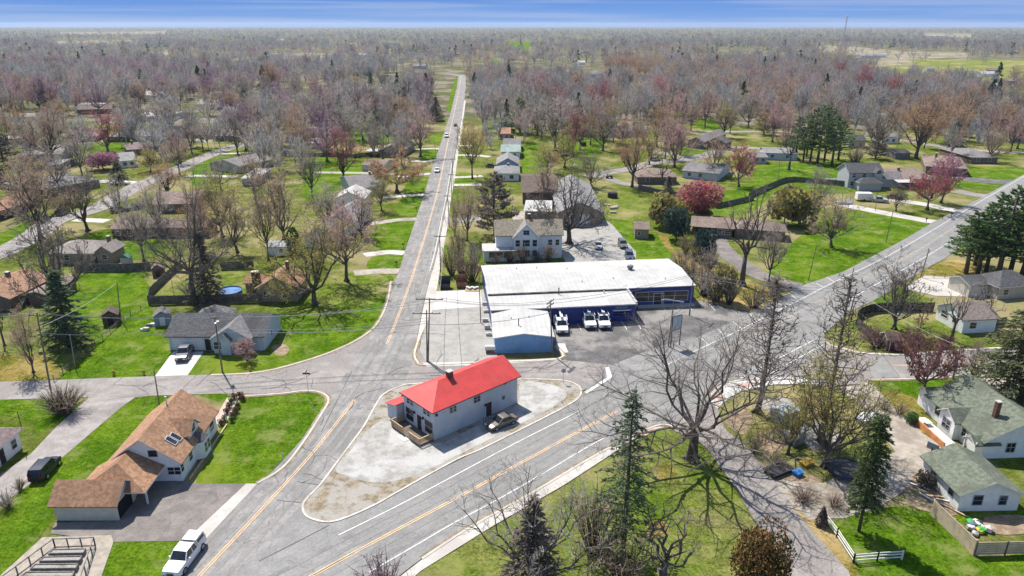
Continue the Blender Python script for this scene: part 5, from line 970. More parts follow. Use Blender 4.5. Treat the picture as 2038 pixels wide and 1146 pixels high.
B = TOPS['p']; wire_pts(Vector((B[0].x + B[1], B[0].y, B[2] * .95)), Vector((140, 95, 9)), WL, .6)
def sign(name, b, ty, label, build, cat="sign", r=.035):
    P = G(*b); H = height(*b, ty); t = thing(name, label, cat, (P.x, P.y, 0)); mb = MB(); mb.tube([(0, 0, 0), (0, 0, H)], r, 6); mb.build("post", metal_g, t); build(t, H); return t
def blade(t, H):
    mb = MB(); mb.box(-.55, -.02, H - .32, .55, .02, H - .06); mb.build("sign_plate", M("dark_green_sign", (.02, .06, .04), rough=.4), t); mb = MB(); mb.box(-.02, -.5, H - .02, .02, .5, H + .22); mb.build("sign_plate", MATS["dark_green_sign"], t)
sign("street_sign", (615, 791), 741, "street name sign post on the tip of the green corner lawn", blade, "street sign")
def diamond(t, H):
    mb = MB(); s = .55; mb.extr([(0, H - 2 * s), (s, H - s), (0, H), (-s, H - s)], 'y', -.07, -.04); mb.build("sign_plate", M("yellow_warning_sign", (.85, .72, .0), rough=.4), t)
    mb = MB(); mb.box(-.05, -.085, H - .95, .05, -.072, H - .3); mb.box(-.3, -.085, H - .62, .3, -.072, H - .53); mb.build("warning_symbol", black_m, t)
sign("warning_sign", (1875, 752), 722, "yellow diamond warning sign with black symbol on the street verge", diamond)
def octo(t, H):
    mb = MB(); mb.tube([(0, -.05, H - .4), (0, -.03, H - .4)], .38, 8); mb.build("sign_plate", M("sign_back_grey", (.3, .3, .31), rough=.5), t)
sign("stop_sign", (1121, 763), 733, "thin sign post with plate at the back corner of the gravel island", octo); 
P = G(1343, 690); t = thing("business_sign", "tall empty sign frame with blue panel on the grass patch of the lot", "sign", (P.x, P.y, 0), .5)
H = height(1343, 690, 628)
for x in (-1.0, 1.0): mb = MB(); mb.bar((x, 0, 0), (x, 0, H), .12); mb.build("post", black_m, t)
mb = MB(); mb.bar((-1, 0, H), (1, 0, H), .1); mb.bar((-1, 0, H - 2.6), (1, 0, H - 2.6), .1); mb.build("sign_frame", black_m, t); mb = MB(); mb.box(-.94, -.04, H - 2.5, .94, .04, H - .06); mb.build("sign_panel", M("pale_blue_sign_panel", (.38, .45, .50), rough=.3), t)
P = G(1330, 690); t = thing("area_light", "tall lot light with cross arm standing on the grass patch", "lamp post", (P.x, P.y, 0)); H = height(1330, 690, 592)
mb = MB(); mb.tube([(0, 0, 0), (.3, 0, H)], (.12, .08), 8); mb.build("pole", wood_pole, t); mb = MB(); mb.bar((-1.2, 0, H - .3), (1.9, -.3, H - .7), .16); mb.build("crossarm", metal_g, t); mb = MB(); mb.tube([(-1.2, 0, H - .3), (-1.7, 0, H - .4), (-1.7, 0, H - 1.2)], .05, 6); mb.build("lamp_bracket", metal_g, t)
for p, lab in (((227, 747), "yellow and black fire hydrant on the western verge of the side street"), ((287, 746), "fire hydrant nearest the pale driveway of the ranch house"), ((498, 739), "fire hydrant below the pinkish weeping shrub")):
    P = G(*p); t = thing("fire_hydrant", lab, "hydrant", (P.x, P.y, .02), 0, "hydrants along the side street"); mb = MB(); mb.tube([(0, 0, 0), (0, 0, .75)], (.17, .15), 8); mb.ball((0, 0, .78), .17, 8); mb.build("body", M("hydrant_yellow", (.45, .33, .05)), t); mb = MB(); mb.tube([(-.3, 0, .5), (.3, 0, .5)], .09, 6); mb.build("outlet", black_m, t)
for i, (x, y) in enumerate(((803, 495), (789, 531), (838, 390), (842, 383), (829, 421), (862, 322), (871, 305), (1572, 582), (1893, 433), (1875, 437), (1843, 443), (950, 355), (1318, 321))):
    P = G(x, y); t = thing("mailbox", ["dark roadside mailbox on a post at the mouth of a main-street drive", "roadside mailbox by the highway driveways", "mailbox on the verge of a side drive"][0 if i < 7 else 1 if i < 11 else 2], "mailbox", (P.x, P.y, 0), .3, "mailboxes " + ("on the main street" if i < 7 else "by the highway" if i < 11 else "on the far verges"))
    mb = MB(); mb.bar((0, 0, 0), (0, 0, 1.05), .12); mb.build("post", wood_pole, t); mb = MB(); mb.box(-.3, -.14, 1.05, .3, .14, 1.25); mb.tube([(-.3, 0, 1.25), (.3, 0, 1.25)], .14, 8); mb.build("box", black_m, t)
# ------------------------------------------------------------------ fences
def fence(name, px, h, label, mat, kind='board', z=0., sm=0, cat="fence", step=2.4, top=None):
    P = [G(*p) for p in (smooth(px, sm) if sm else px)]; o = P[0]; t = thing(name, label, cat, (o.x, o.y, 0)); pan, pos = MB(), MB()
    for a, b in zip(P, P[1:]):
        a, b = a - o, b - o; d = (b - a); n = max(1, int(d.length / step)); u = d.normalized(); nn = Vector((-u.y, u.x)) * .03
        if kind == 'board':
            vs = [(q.x + s * nn.x, q.y + s * nn.y, zz) for zz in (.05, h) for q, s in ((a, 1), (b, 1), (b, -1), (a, -1))]
            pan.add(vs, [(0, 1, 5, 4), (1, 2, 6, 5), (2, 3, 7, 6), (3, 0, 4, 7), (4, 5, 6, 7)])
        elif kind == 'slat':
            k = 6
            for i in range(k): zz = .12 + (h - .15) * (i + .5) / k; pan.bar((a.x, a.y, zz), (b.x, b.y, zz), .04, (h - .15) / k * .9)
        else:
            for zz in ((.45, h - .1) if kind == 'rail2' else (.35, .75, h - .08)): pan.bar((a.x, a.y, zz), (b.x, b.y, zz), .05, .13 if kind != 'wire' else .02)
        for i in range(n + 1):
            q = a.lerp(b, i / n); q = q + nn * 2.2 if kind == 'board' else q; pos.bar((q.x, q.y, 0), (q.x, q.y, h + .06), .13 if kind != 'wire' else .08)
    pan.build("fence_panel", mat, t); pos.build("fence_post", top or mat, t); return t
wf = M("white_fence_paint", (.72, .72, .70), var=.08)
tanf = M("new_tan_boards", (.52, .42, .30), var=.14, sc=1.2, lines=('z', .3, .3), fine=.12)
fence("board_fence", [(150, 541), (250, 541), (300, 537)], 1.9, "weathered board fence behind the tan-grey ranch house", wd_fence)
fence("board_fence", [(297, 606), (300, 590), (345, 546), (362, 532)], 1.9, "dark board fence running diagonally beside the green yard", wd_fence); fence("board_fence", [(299, 607), (400, 604), (520, 602)], 1.9, "dark board fence between the ranch house and the pool", wd_fence)
fence("board_fence", [(440, 537), (505, 535)], 1.9, "dark board fence behind the pool yard", wd_fence)
fence("curved_fence", [(1856, 620), (1800, 620), (1740, 622), (1708, 634), (1705, 650), (1722, 668), (1752, 688), (1790, 705 - 2)], 1.9, "dark fence curving round the bungalow yard by the highway", M("dark_fence_wood", (.075, .062, .055), var=.35, sc=1.2, lines=('h', .16, .4)), sm=4)
fence("board_fence", [(1930, 652), (1965, 650), (2000, 648)], 1.7, "dark fence in front of the taupe-roofed bungalow", wd_fence)
fence("board_fence", [(1490, 395), (1540, 372), (1580, 362), (1690, 372)], 1.9, "long weathered fence between the lawn and the pine grove", wd_fence, sm=3); fence("board_fence", [(1270, 378), (1310, 388), (1360, 396), (1400, 400)], 1.9, "dark fence behind the tall orange-brown tree", wd_fence); fence("board_fence", [(1425, 415), (1450, 410), (1500, 398)], 1.7, "dark fence beyond the bright red maple", wd_fence)
fence("board_fence", [(704, 315), (760, 309), (800, 306)], 1.8, "brown board fence in front of the grey gabled cottage", wd_brn); fence("board_fence", [(550, 297), (600, 296), (655, 293)], 1.8, "long grey fence behind the western back yards", wd_grey); fence("board_fence", [(560, 311), (640, 312), (700, 313)], 1.7, "brown fence at the end of the long green yard", wd_brn); fence("board_fence", [(62, 345), (92, 335)], 1.8, "board fence leading to the dark hut", wd_fence)
fence("rail_fence", [(1642, 1040), (1665, 1070), (1698, 1121), (1745, 1117), (1794, 1114)], 1.15, "white post-and-rail fence around the lawn corner by the lane", wf, 'rail3'); fence("rail_fence", [(1940, 762), (1970, 778), (2002, 797)], 1.1, "white post-and-rail fence behind the green-roofed cottage", wf, 'rail3')
fence("board_fence", [(1852, 1024), (1936, 1106)], 2.0, "tall new tan board fence slanting beside the white garage", tanf, 'board'); fence("slat_fence", [(1938, 1106), (2060, 1103)], 1.75, "new horizontal-slat fence with dark posts below the rubbish pile", tanf, 'slat', top=wd_brn)
fence("wire_fence", [(108, 760), (190, 690), (260, 628), (300, 607)], 1.1, "thin wire fence running up the western yard", wd_fence, 'wire'); fence("wire_fence", [(1836, 553), (1880, 553), (1925, 553), (1960, 552)], 1.0, "short post fence on the dry grass by the pines", wd_fence, 'wire')
# ------------------------------------------------------------------ raised garden frame, corner of the frame
q = [G(110, 1090), G(190, 1087), G(165, 1165), G(10, 1165)]
o = q[0]; t = thing("garden_enclosure", "grey timber railing enclosure around raised planting beds by the garage", "garden", (o.x, o.y, 0)); q = [v - o for v in q]
far_a, far_b = Vector((0, 0)), q[1]; near_a, near_b = q[3], q[2]
grey_w = M("grey_timber", (.20, .19, .18), var=.25, sc=2, fine=.2)
for nm, a, b in (("railing", far_a, far_b), ("railing", far_b, near_b), ("railing", far_a, near_a)):
    mb = MB(); n = max(3, int((b - a).length / 1.25))
    for z in (1.15, .12): mb.bar((a.x, a.y, z), (b.x, b.y, z), .1, .09)
    for i in range(n + 1): p = a.lerp(b, i / n); mb.bar((p.x, p.y, 0), (p.x, p.y, 1.2), .1)
    mb.build(nm, grey_w, t)
for i in range(5):
    k = .16 + i * .2; a = far_a.lerp(near_a, k); b = far_b.lerp(near_b, k); a2 = far_a.lerp(near_a, k + .11); b2 = far_b.lerp(near_b, k + .11); a, b, a2, b2 = a.lerp(b, .14), b.lerp(a, .16), a2.lerp(b2, .14), b2.lerp(a2, .16)
    mb = MB()
    for u_, v_ in ((a, b), (a2, b2), (a, a2), (b, b2)): mb.bar((u_.x, u_.y, .3), (v_.x, v_.y, .3), .1, .5)
    bed = mb.build("raised_bed", grey_w, t); mb = MB(); mb.quad((a2.x, a2.y, .46), (b2.x, b2.y, .46), (b.x, b.y, .46), (a.x, a.y, .46)); mb.build("bed_soil", weeds, bed)
sheet("concrete_pad", [(85, 1070), (222, 1066), (226, 1080), (196, 1165), (-20, 1165)], M("beige_yard_gravel", (.33, .29, .24), var=.15, sc=1.5, fine=.2), .046)
# ------------------------------------------------------------------ yard things
P = G(458, 588); t = thing("swimming_pool", "round above-ground pool with blue wall behind the dark fence", "pool", (P.x, P.y, 0)); mb = MB(); mb.tube([(0, 0, 0), (0, 0, 1.2)], 2.45, 24, 0, False); mb.tube([(0, 0, 1.18), (0, 0, 1.26)], 2.52, 24, 1, False); mb.build("wall", [M("pool_blue", (.05, .13, .33), rough=.4), white_t], t); mb = MB(); mb.tube([(0, 0, .9), (0, 0, 1.0)], 2.42, 24); mb.build("water_surface", M("pool_cover", (.11, .21, .42), rough=.2, var=.25, sc=.5), t)
P = G(1682, 944); t = thing("trampoline", "round trampoline with navy safety net beside the slim dark evergreen", "trampoline", (P.x, P.y, 0)); mb = MB(); mb.tube([(0, 0, .8), (0, 0, .9)], 2.1, 20); mb.build("mat", black_m, t); mb = MB(); mb.tube([(0, 0, .78), (0, 0, .95)], 2.25, 20, 0, False); mb.build("rim", M("navy_pad", (.03, .04, .16)), t)
for i in range(8): a = i * math.pi / 4; mb = MB(); mb.tube([(2.2 * math.cos(a), 2.2 * math.sin(a), 0), (2.2 * math.cos(a), 2.2 * math.sin(a), 2.4)], .04, 5); mb.build("net_pole", black_m, t)
for nm, p, s, c, lab, cat in (("storage_tub", (1587, 946), (.55, .45, .7), (.06, .22, .55), "bright blue tub on a box among the brown weeds by the lane", "box"), ("tarp_cover", (1548, 940), (1.6, .9, .7), (.05, .05, .055), "dark tarp heap at the lane edge among weeds", "tarp"), ("garden_shelter", (1560, 832), (1.7, 1.1, 1.8), (.42, .46, .46), "pale tin-roofed shelter under the yellow-green tree", "shelter"), ("garden_hut", (1580, 880), (1.1, .9, 1.7), (.30, .33, .30), "pale green hut among the twigs", "hut"), ("yellow_toy", (1605, 925), (.8, .5, .6), (.6, .38, .05), "yellow toy slide under the yellow-green tree", "toy"), ("white_van_cover", (1722, 838), (1.5, .8, 1.0), (.62, .63, .66), "white covered trailer at the edge of the gravel drive", "trailer")):
    P = G(*p); t = thing(nm, lab, cat, (P.x, P.y, .05), .5); mb = MB(); x, y, z = s; mb.prism([(-x, -y), (x, -y * .9), (x * .95, y), (-x, y * .95)], 0, z * .75); mb.build("base", M(nm + "_base", mul(c, .75)), t); mb = MB(); mb.add([(-x * 1.1, -y * 1.1, z * .76), (x * 1.1, -y * 1.1, z * .76), (x * 1.1, y * 1.1, z * .76), (-x * 1.1, y * 1.1, z * .76), (-x, 0, z * 1.05), (x, 0, z * 1.05)], [(0, 1, 5, 4), (1, 2, 5), (2, 3, 4, 5), (3, 0, 4)]); mb.build("cover", M(nm + "_cover", c, rough=.5), t)
P = G(1839, 938); t = thing("basketball_hoop", "basketball hoop on a leaning post beside the white garage", "hoop", (P.x, P.y, 0), .6); mb = MB(); mb.tube([(0, 0, .2), (.9, 0, 3.2)], .07, 6); mb.build("post", black_m, t); mb = MB(); mb.box(.85, -.7, 2.8, .92, .7, 3.7); mb.build("backboard", M("grey_backboard", (.32, .32, .33)), t); mb = MB(); mb.box(-.5, -.4, 0, .5, .4, .2); mb.build("base", black_m, t)
rnd = random.Random(5)
for i in range(16):                                     # rubbish heap behind the slat fence
    p = G(1925 + rnd.random() * 42 + i * .4, 1040 + rnd.random() * 26); c = [(.04, .35, .06), (.05, .05, .06), (.62, .62, .62), (.65, .42, .03), (.10, .13, .17), (.45, .45, .47), (.04, .04, .05), (.6, .58, .52)][i % 8]; nm = ["green tarp", "black bag", "white bag", "yellow bin", "dark blue bag", "grey sack", "black bin", "pale box"][i % 8]
    mb = MB(); r = .3 + .25 * rnd.random(); mb.ball((0, 0, r * .55), r, 7, 0, .7); v = [(x * (1 + .25 * rnd.uniform(-1, 1)), y * (1 + .25 * rnd.uniform(-1, 1)), max(0, z * (1 + .2 * rnd.uniform(-1, 1)))) for x, y, z in mb.v]; mb.v = v
    o = tag(mb.build(nm.split()[-1] if False else "rubbish_" + nm.split()[-1], M("rubbish_" + nm.replace(" ", "_"), c, rough=.5)), nm + " in the rubbish heap behind the tan slat fence", "rubbish", "rubbish heap by the garage"); o.location = (p.x, p.y, .05)
for i in range(9):                                      # timber offcuts by the garage
    p = G(1800 + i * 9 + rnd.random() * 10, 958 + i * 6 + rnd.random() * 10); mb = MB(); a = rnd.uniform(-1.2, -.2); L_ = rnd.uniform(1.2, 3); mb.bar((0, 0, .12), (L_ * math.cos(a), L_ * math.sin(a), .16), .2, .08)
    tag(mb.build("timber_plank", [wd_tan, wd_grey][i % 2] if i % 3 else white_t), ["tan", "grey", "white"][0 if i % 3 and i % 2 == 0 else 1 if i % 3 else 2] + " timber plank lying beside the garage wall", "plank", "loose planks by the garage").location = (p.x, p.y, .05)
for p, lab, m in (((886, 574), "black open skip on the verge north of the white pad", black_m), ((919, 571), "rust-red open skip with its lid propped up", rust)):
    P = G(*p); t = thing("dumpster", lab, "dumpster", (P.x, P.y, .04), .05); mb = MB(); mb.add([(-1, -.7, 0), (1, -.7, 0), (1, .7, 0), (-1, .7, 0), (-1.15, -.8, 1.3), (1.15, -.8, 1.3), (1.15, .8, 1.3), (-1.15, .8, 1.3)], [(0, 1, 5, 4), (1, 2, 6, 5), (2, 3, 7, 6), (3, 0, 4, 7), (3, 2, 1, 0)]); mb.build("bin", m, t); mb = MB(); mb.box(-1.15, .8, 1.3, 1.15, .86, 2.5); mb.build("lid", m, t)
P = G(940, 577); t = thing("material_pallet", "heap of white sacks and timber on a pallet by the pad", "pallet", (P.x, P.y, .05)); mb = MB(); mb.box(-1.4, -1, 0, 1.4, 1, .2); mb.build("pallet", wd_tan, t)
for i in range(5): mb = MB(); mb.ball((-1 + i * .5, .2 * (-1) ** i, .5), .42, 7, 0, .6); mb.build("sack", white_t, t)
P = G(976, 702); t = thing("propane_tank", "white gas tank on a stand beside the light blue shed", "tank", (P.x, P.y, .05)); mb = MB(); mb.tube([(-.9, 0, .9), (.9, 0, .9)], .45, 10); mb.build("tank", white_t, t); mb = MB(); mb.box(-.7, -.3, 0, .7, .3, .5); mb.build("stand", rust, t)
for p, lab, s in (((224, 642), "dark board hut on the western lawn", 2.6), ((326, 643), "grey garden hut with white trim behind the ranch house", 2.7), ((317, 548), "reddish hut in the corner of the board fences", 2.3)):
    P = G(*p); t = thing("garden_hut", lab, "hut", (P.x, P.y, 0), .35); mb = MB(); k = s / 2; w = [wd_brn, sid_bl, M("maroon_hut_board", (.13, .06, .05))][0 if s == 2.6 else 1 if s == 2.7 else 2]
    mb.extr([(-k, 0), (k, 0), (k, 1.9), (0, 2.7), (-k, 1.9)], 'y', -k, k); mb.build("wall", w, t); mb = MB(); mb.extr([(-k - .15, 1.85), (0, 2.8), (k + .15, 1.85), (k + .15, 1.95), (0, 2.92), (-k - .15, 1.95)][::-1], 'y', -k - .15, k + .15); mb.build("roof", sh_gr if s == 2.7 else sh_db if s == 2.6 else sh_mv, t); mb = MB(); mb.box(-.45, -k - .04, .05, .45, -k + .01, 1.7); mb.build("door", white_t if s == 2.7 else dk_door, t)
for i in range(7): p = G(284 + i * 6 + rnd.random() * 5, 655 - i * 3 + rnd.random() * 6); mb = MB(); mb.box(-.5, -.3, 0, .5, .3, .35 + .3 * rnd.random()); tag(mb.build("yard_clutter", [white_t, conc, wd_grey][i % 3]), "pale yard clutter lying west of the grey garden hut", "clutter", "clutter by the grey hut").location = (p.x, p.y, .03)
P = G(253, 524); t = thing("playhouse", "small green canopy house by the tan-grey ranch patio", "playhouse", (P.x, P.y, 0)); mb = MB(); mb.box(-1, -.8, 0, 1, .8, 1.6); mb.build("wall", sid_g, t); mb = MB(); mb.extr([(-1.2, 1.6), (0, 2.4), (1.2, 1.6)][::-1], 'y', -1, 1); mb.build("roof", M("green_canopy", (.05, .17, .11)), t)
for i in range(9):
    p = G(1183 + rnd.random() * 45, 408 + rnd.random() * 18); mb = MB(); mb.ball((0, 0, .3), .5 + .5 * rnd.random(), 7, 0, .6); tag(mb.build("boulder", M("pale_stone", (.42, .38, .33), var=.25, fine=.2)), "pale boulder in the rock heap beside the grey barn", "boulder", "rock heap beside the barn").location = (p.x, p.y, 0)
P = G(1365, 368); 
for p, lab in (((1219, 393), "round dark water tank on the lawn beside the rock heap"), ((1160, 290), "dark round tank on the green yard beyond the cottages")):
    P = G(*p); t = thing("stock_tank", lab, "tank", (P.x, P.y, 0)); mb = MB(); mb.tube([(0, 0, 0), (0, 0, 1.6)], 1.6, 14); mb.build("tank", black_m, t); mb = MB(); mb.tube([(0, 0, 1.6), (0, 0, 1.7)], 1.3, 14); mb.build("lid", rubber, t)
P = G(1645, 361); t = thing("picnic_shelter", "low grey trailer bed beside the grove fence", "trailer", (P.x, P.y, 0)); mb = MB(); mb.box(-3.5, -1, .5, 3.5, 1, .9); mb.build("bed", metal_g, t); mb = MB(); mb.box(-3.2, -.9, .1, -2.4, .9, .5); mb.build("wheel", rubber, t)
# radio mast on the skyline
P = G(1677, 92); t = thing("radio_mast", "lone lattice mast rising over the eastern skyline", "mast", (P.x, P.y, 0)); mb = MB(); H = 70.; mb.tube([(0, 0, 0), (0, 0, H)], .9, 6); mb.build("mast", metal_g, t); mb = MB(); mb.ball((0, 0, H), 3, 8, 0, .6); mb.build("tank", metal_g, t)
# ------------------------------------------------------------------ trees
UP = Vector((0, 0, 1))
def rvec(r):
    z = r.uniform(-1, 1); a = r.uniform(0, 2 * math.pi); s = math.sqrt(1 - z * z); return Vector((s * math.cos(a), s * math.sin(a), z))
def blade_quad(mb, a, b, w, r, mi, tip=.35):
    d = (b - a); x = d.cross(rvec(r)); x = x.normalized() * w / 2 if x.length > 1e-6 else Vector((w / 2, 0, 0))
    mb.add((a - x, a + x, b + x * tip, b - x * tip), ((0, 1, 2, 3),), mi)
def leaf(mb, p, s, r, mi, flat=0.):
    n = rvec(r); n = (n * (1 - flat) + UP * flat).normalized(); x = n.cross(rvec(r)).normalized() * s; y = n.cross(x) * .6
    mb.add((p - x, p - y, p + x, p + y), ((0, 1, 2, 3),), mi)
def bez(a, c, b, n): return [a * (1 - t) ** 2 + c * 2 * t * (1 - t) + b * t * t for t in (i / n for i in range(n + 1))]
def gen_bare(seed, H=14., Wd=11., fork=.2, nl=8, n2=6, n3=5, n4=4, tw=.05, droop=0., bud=0., buds=.16, leader=.0, rad=.34, up=.55, low=.35, lk=.62):
    r = random.Random(seed); T, K = MB(), MB(); fz = fork * H
    lx, ly = r.uniform(-.02, .02) * H, r.uniform(-.02, .02) * H
    ttop = max(fz * 1.25, leader * H)
    tp = [Vector((0, 0, 0)), Vector((lx * .3, ly * .3, fz * .5)), Vector((lx, ly, fz))]
    tr = [rad * 1.25, rad * .95, rad * .8]
    if leader: tp.append(Vector((lx * 1.5, ly * .5, ttop))); tr.append(rad * .15)
    T.tube(tp, tr, 8)
    # root flare
    for k in range(5):
        a = k * 1.256 + r.random(); T.tube([Vector((math.cos(a) * rad * 1.9, math.sin(a) * rad * 1.9, -.05)), Vector((math.cos(a) * rad * .8, math.sin(a) * rad * .8, .5))], (.09, rad * .5), 4)
    def twigs(p, d, L, lv):
        q = p + d * L; blade_quad(K, p, q, tw * (1.3 if lv else 1), r, 1)
        if lv:
            for i in range(n4):
                t = r.uniform(.2, 1); b = p.lerp(q, t); dd = (d + rvec(r) * .75 + UP * (.3 - droop * .6)).normalized(); twigs(b, dd, L * r.uniform(.35, .7), lv - 1)
        elif bud and r.random() < bud: leaf(K, q, buds * r.uniform(.6, 1.3), r, 2)
    for i in range(nl):
        az = 2 * math.pi * (i + r.uniform(-.3, .3)) / nl + seed if not leader else i * 2.4 + r.uniform(-.3, .3); lvl = r.uniform(0, 1) if nl > 3 else .8
        z0 = fz * r.uniform(.8, 1.05) if not leader else fz + (ttop * .95 - fz) * (i / nl) ** 1.05
        f = r.uniform(.12, 1.) ** .75 if not leader else 1
        ez = H * (1 - (1 - low) * f ** 1.7) * r.uniform(.93, 1.02) if not leader else 0
        ew = Wd / 2 * f * r.uniform(.85, 1.08) if not leader else Wd / 2 * (1 - .85 * i / nl) * r.uniform(.6, 1.1)
        if leader: ez = z0 + ew * r.uniform(.55, 1.)
        a = Vector((lx * z0 / max(fz, .1), ly * z0 / max(fz, .1), z0)) if not leader else Vector((lx, ly, z0)); e = Vector((math.cos(az) * ew, math.sin(az) * ew, ez))
        c = Vector((e.x * (1 - up * .6), e.y * (1 - up * .6), z0 + (ez - z0) * (.25 + up * .25)))
        path = bez(a, c, e, 6); path = [p + (rvec(r) * .022 * H if 0 < j < 6 else Vector()) for j, p in enumerate(path)]
        LL = (e - a).length; r0 = rad * lk * (1 if not leader else .55) * (.6 + .4 * LL / H)
        K.tube(path, [r0 * (1 - .86 * j / 6) for j in range(7)], 6, 0, False)
        for k in range(n2):
            t = .22 + .78 * (k + r.random()) / n2; s = min(5, int(t * 6)); b = path[s].lerp(path[s + 1], t * 6 - s); tan = (path[s + 1] - path[s]).normalized()
            d = (tan * .55 + rvec(r) * .75 + UP * (.28 - droop * .5)).normalized(); L2 = LL * r.uniform(.24, .42) * (1.1 - .45 * t)
            q = b + d * L2; m = b.lerp(q, .5) + rvec(r) * L2 * .1 + UP * L2 * .06 * (1 - 2 * droop); rb = r0 * (1 - .85 * t) * .55 + .012
            K.tube([b, m, q], (rb, rb * .65, rb * .25), 4, 0, False)
            for j in range(n3):
                t2 = .15 + .85 * (j + r.random()) / n3; bb = b.lerp(m, t2 * 2) if t2 < .5 else m.lerp(q, t2 * 2 - 1)
                dd = (d * .6 + rvec(r) * .8 + UP * (.3 - droop * .7)).normalized(); twigs(bb, dd, L2 * r.uniform(.3, .55), 1)
    return T, K
def gen_spruce(seed, H=14., Wd=6., base=.06, nb=95, per=11, q=.5, droop=.35, shape=.85, sparse=0., rad=.26, flat=.1):
    r = random.Random(seed); T, K = MB(), MB(); T.tube([(0, 0, 0), (0, 0, H * .5), (0, 0, H * .99)], (rad, rad * .6, .03), 7)
    for i in range(nb):
        t = base + (1 - base) * ((i + r.random()) / nb); z = H * t; az = i * 2.4 + r.uniform(-.4, .4); L = Wd / 2 * max(.04, (1 - t)) ** shape / (1 - base) ** shape * r.uniform(.7, 1.12)
        if base > .05 and t < base + .06: L *= .8
        if r.random() < sparse: continue
        o = Vector((0, 0, z)); u = Vector((math.cos(az), math.sin(az), 0)); e = o + u * L + UP * (-droop * L * r.uniform(.5, 1.1) + .1); m = o + u * L * .55 + UP * (.02 * L)
        K.tube([o, m, e], (.05, .035, .012), 3, 0, False)
        n = max(3, int(per * (.35 + L / (Wd / 2)))); side = Vector((-u.y, u.x, 0))
        for k in range(n):
            s = r.random() ** .75; p = (o.lerp(m, s / .55) if s < .55 else m.lerp(e, (s - .55) / .45)) + side * r.uniform(-1, 1) * L * .24 * (1.05 - s * .6) + UP * r.uniform(-.28, .08)
            dd = (u * .6 + side * r.uniform(-.8, .8) + UP * r.uniform(-.55, .2)).normalized(); blade_quad(K, p, p + dd * q * r.uniform(.7, 1.5), q * .55, r, 1 if r.random() < .7 else 2, .3)
    return T, K
def gen_pine(seed, H=18., Wd=8., base=.22, ncl=58, per=40, q=.45):
    r = random.Random(seed); T, K = MB(), MB(); T.tube([(0, 0, 0), (r.uniform(-.2, .2), r.uniform(-.2, .2), H * .5), (0, 0, H * .98)], (.3, .2, .04), 7)
    for i in range(ncl):
        t = base + (1 - base) * (i + r.random()) / ncl; az = i * 2.4 + r.uniform(-.6, .6); u = Vector((math.cos(az), math.sin(az), 0)); env = min(1, (1 - t) / (1 - base) * 1.25 + .06) ** .8 * (1 if t > base + .12 else .75)
        L = Wd / 2 * env * r.uniform(.55, 1.1); o = Vector((0, 0, H * t)); e = o + u * L + UP * L * r.uniform(.05, .4); m = o.lerp(e, .55) - UP * .08 * L
        K.tube([o, m, e], (.07, .045, .015), 4, 0, False); side = Vector((-u.y, u.x, 0))
        for k in range(int(per * (.35 + .65 * env))):
            s_ = .3 + .72 * r.random() ** .7; b = (o.lerp(m, s_ / .55) if s_ < .55 else m.lerp(e, min(1.05, (s_ - .55) / .45))) + side * r.uniform(-1, 1) * L * .3 * (1.15 - s_ * .6) + UP * r.uniform(-.1, .22)
            d = (u * .5 + rvec(r) * .6 + UP * .55).normalized(); blade_quad(K, b, b + d * q * r.uniform(.6, 1.3), q * .5, r, 1 if r.random() < .6 else 2, .4)
    return T, K
def gen_bush(seed, H=3., Wd=3., n=900, q=.22, shape='round', stems=0, lumps=7):
    r = random.Random(seed); T, K = MB(), MB(); T.tube([(0, 0, 0), (0, 0, H * .55)], (.1, .05), 6)
    cs = [Vector((0, 0, H * .5))] + [Vector((math.cos(a) * Wd * .22, math.sin(a) * Wd * .22, H * r.uniform(.3, .72))) for a in (k * 2.4 for k in range(lumps))]
    for i in range(n):
        if shape == 'cone':
            t = r.random() ** .8; a = r.uniform(0, 6.283); rr = Wd / 2 * (1 - t) ** .8 * r.uniform(.82, 1.05) * (1 + .12 * math.sin(a * 5 + t * 17)); p = Vector((math.cos(a) * rr, math.sin(a) * rr, H * (.03 + t * .97)))
        elif shape == 'col':
            t = r.random(); a = r.uniform(0, 6.283); rr = Wd / 2 * min(1, (1 - t) * 3.2 + .12) ** .6 * min(1, .7 + t * 2) * r.uniform(.85, 1.05); p = Vector((math.cos(a) * rr, math.sin(a) * rr, H * (.02 + t * .97)))
        else:
            c = cs[i % len(cs)]; v = rvec(r) * r.uniform(.78, 1.04); p = c + Vector((v.x * Wd * .3, v.y * Wd * .3, v.z * H * .3)); p.z = max(.05, p.z)
        leaf(K, p, q * r.uniform(.6, 1.3), r, 1 if r.random() < .6 else 2, .15)
    for i in range(6): a = i * 1.05; K.tube([(0, 0, H * .2), (math.cos(a) * Wd * .3, math.sin(a) * Wd * .3, H * .6)], (.05, .02), 3, 0, False)
    return T, K
def gen_twiggy(seed, H=3., Wd=3., n=60, n4=9, tw=.03, bud=0., spread=1., thick=.03, buds=.1):  # multi-stemmed bare shrub
    r = random.Random(seed); T, K = MB(), MB()
    for i in range(n):
        a = r.uniform(0, 6.283); f = r.random() ** .6; b = Vector((math.cos(a) * Wd * .09 * f, math.sin(a) * Wd * .09 * f, 0)); e = Vector((math.cos(a) * Wd / 2 * f * spread, math.sin(a) * Wd / 2 * f * spread, H * r.uniform(.6, 1.02) * (1 - .35 * f * f)))
        m = b.lerp(e, .5) + Vector((0, 0, H * .07)) + rvec(r) * H * .05; (T if i % 8 == 0 else K).tube([b, m, e], (thick * 1.4, thick, thick * .3), 3, 0, False)
        for k in range(n4):
            t = r.uniform(.25, 1); p = b.lerp(m, t * 2) if t < .5 else m.lerp(e, t * 2 - 1); d = ((e - b).normalized() * .6 + rvec(r) * .7).normalized(); q = p + d * H * r.uniform(.08, .24); blade_quad(K, p, q, tw, r, 1)
            if bud and r.random() < bud: leaf(K, q, buds * r.uniform(.6, 1.3), r, 2)
    return T, K
PROTO = {}
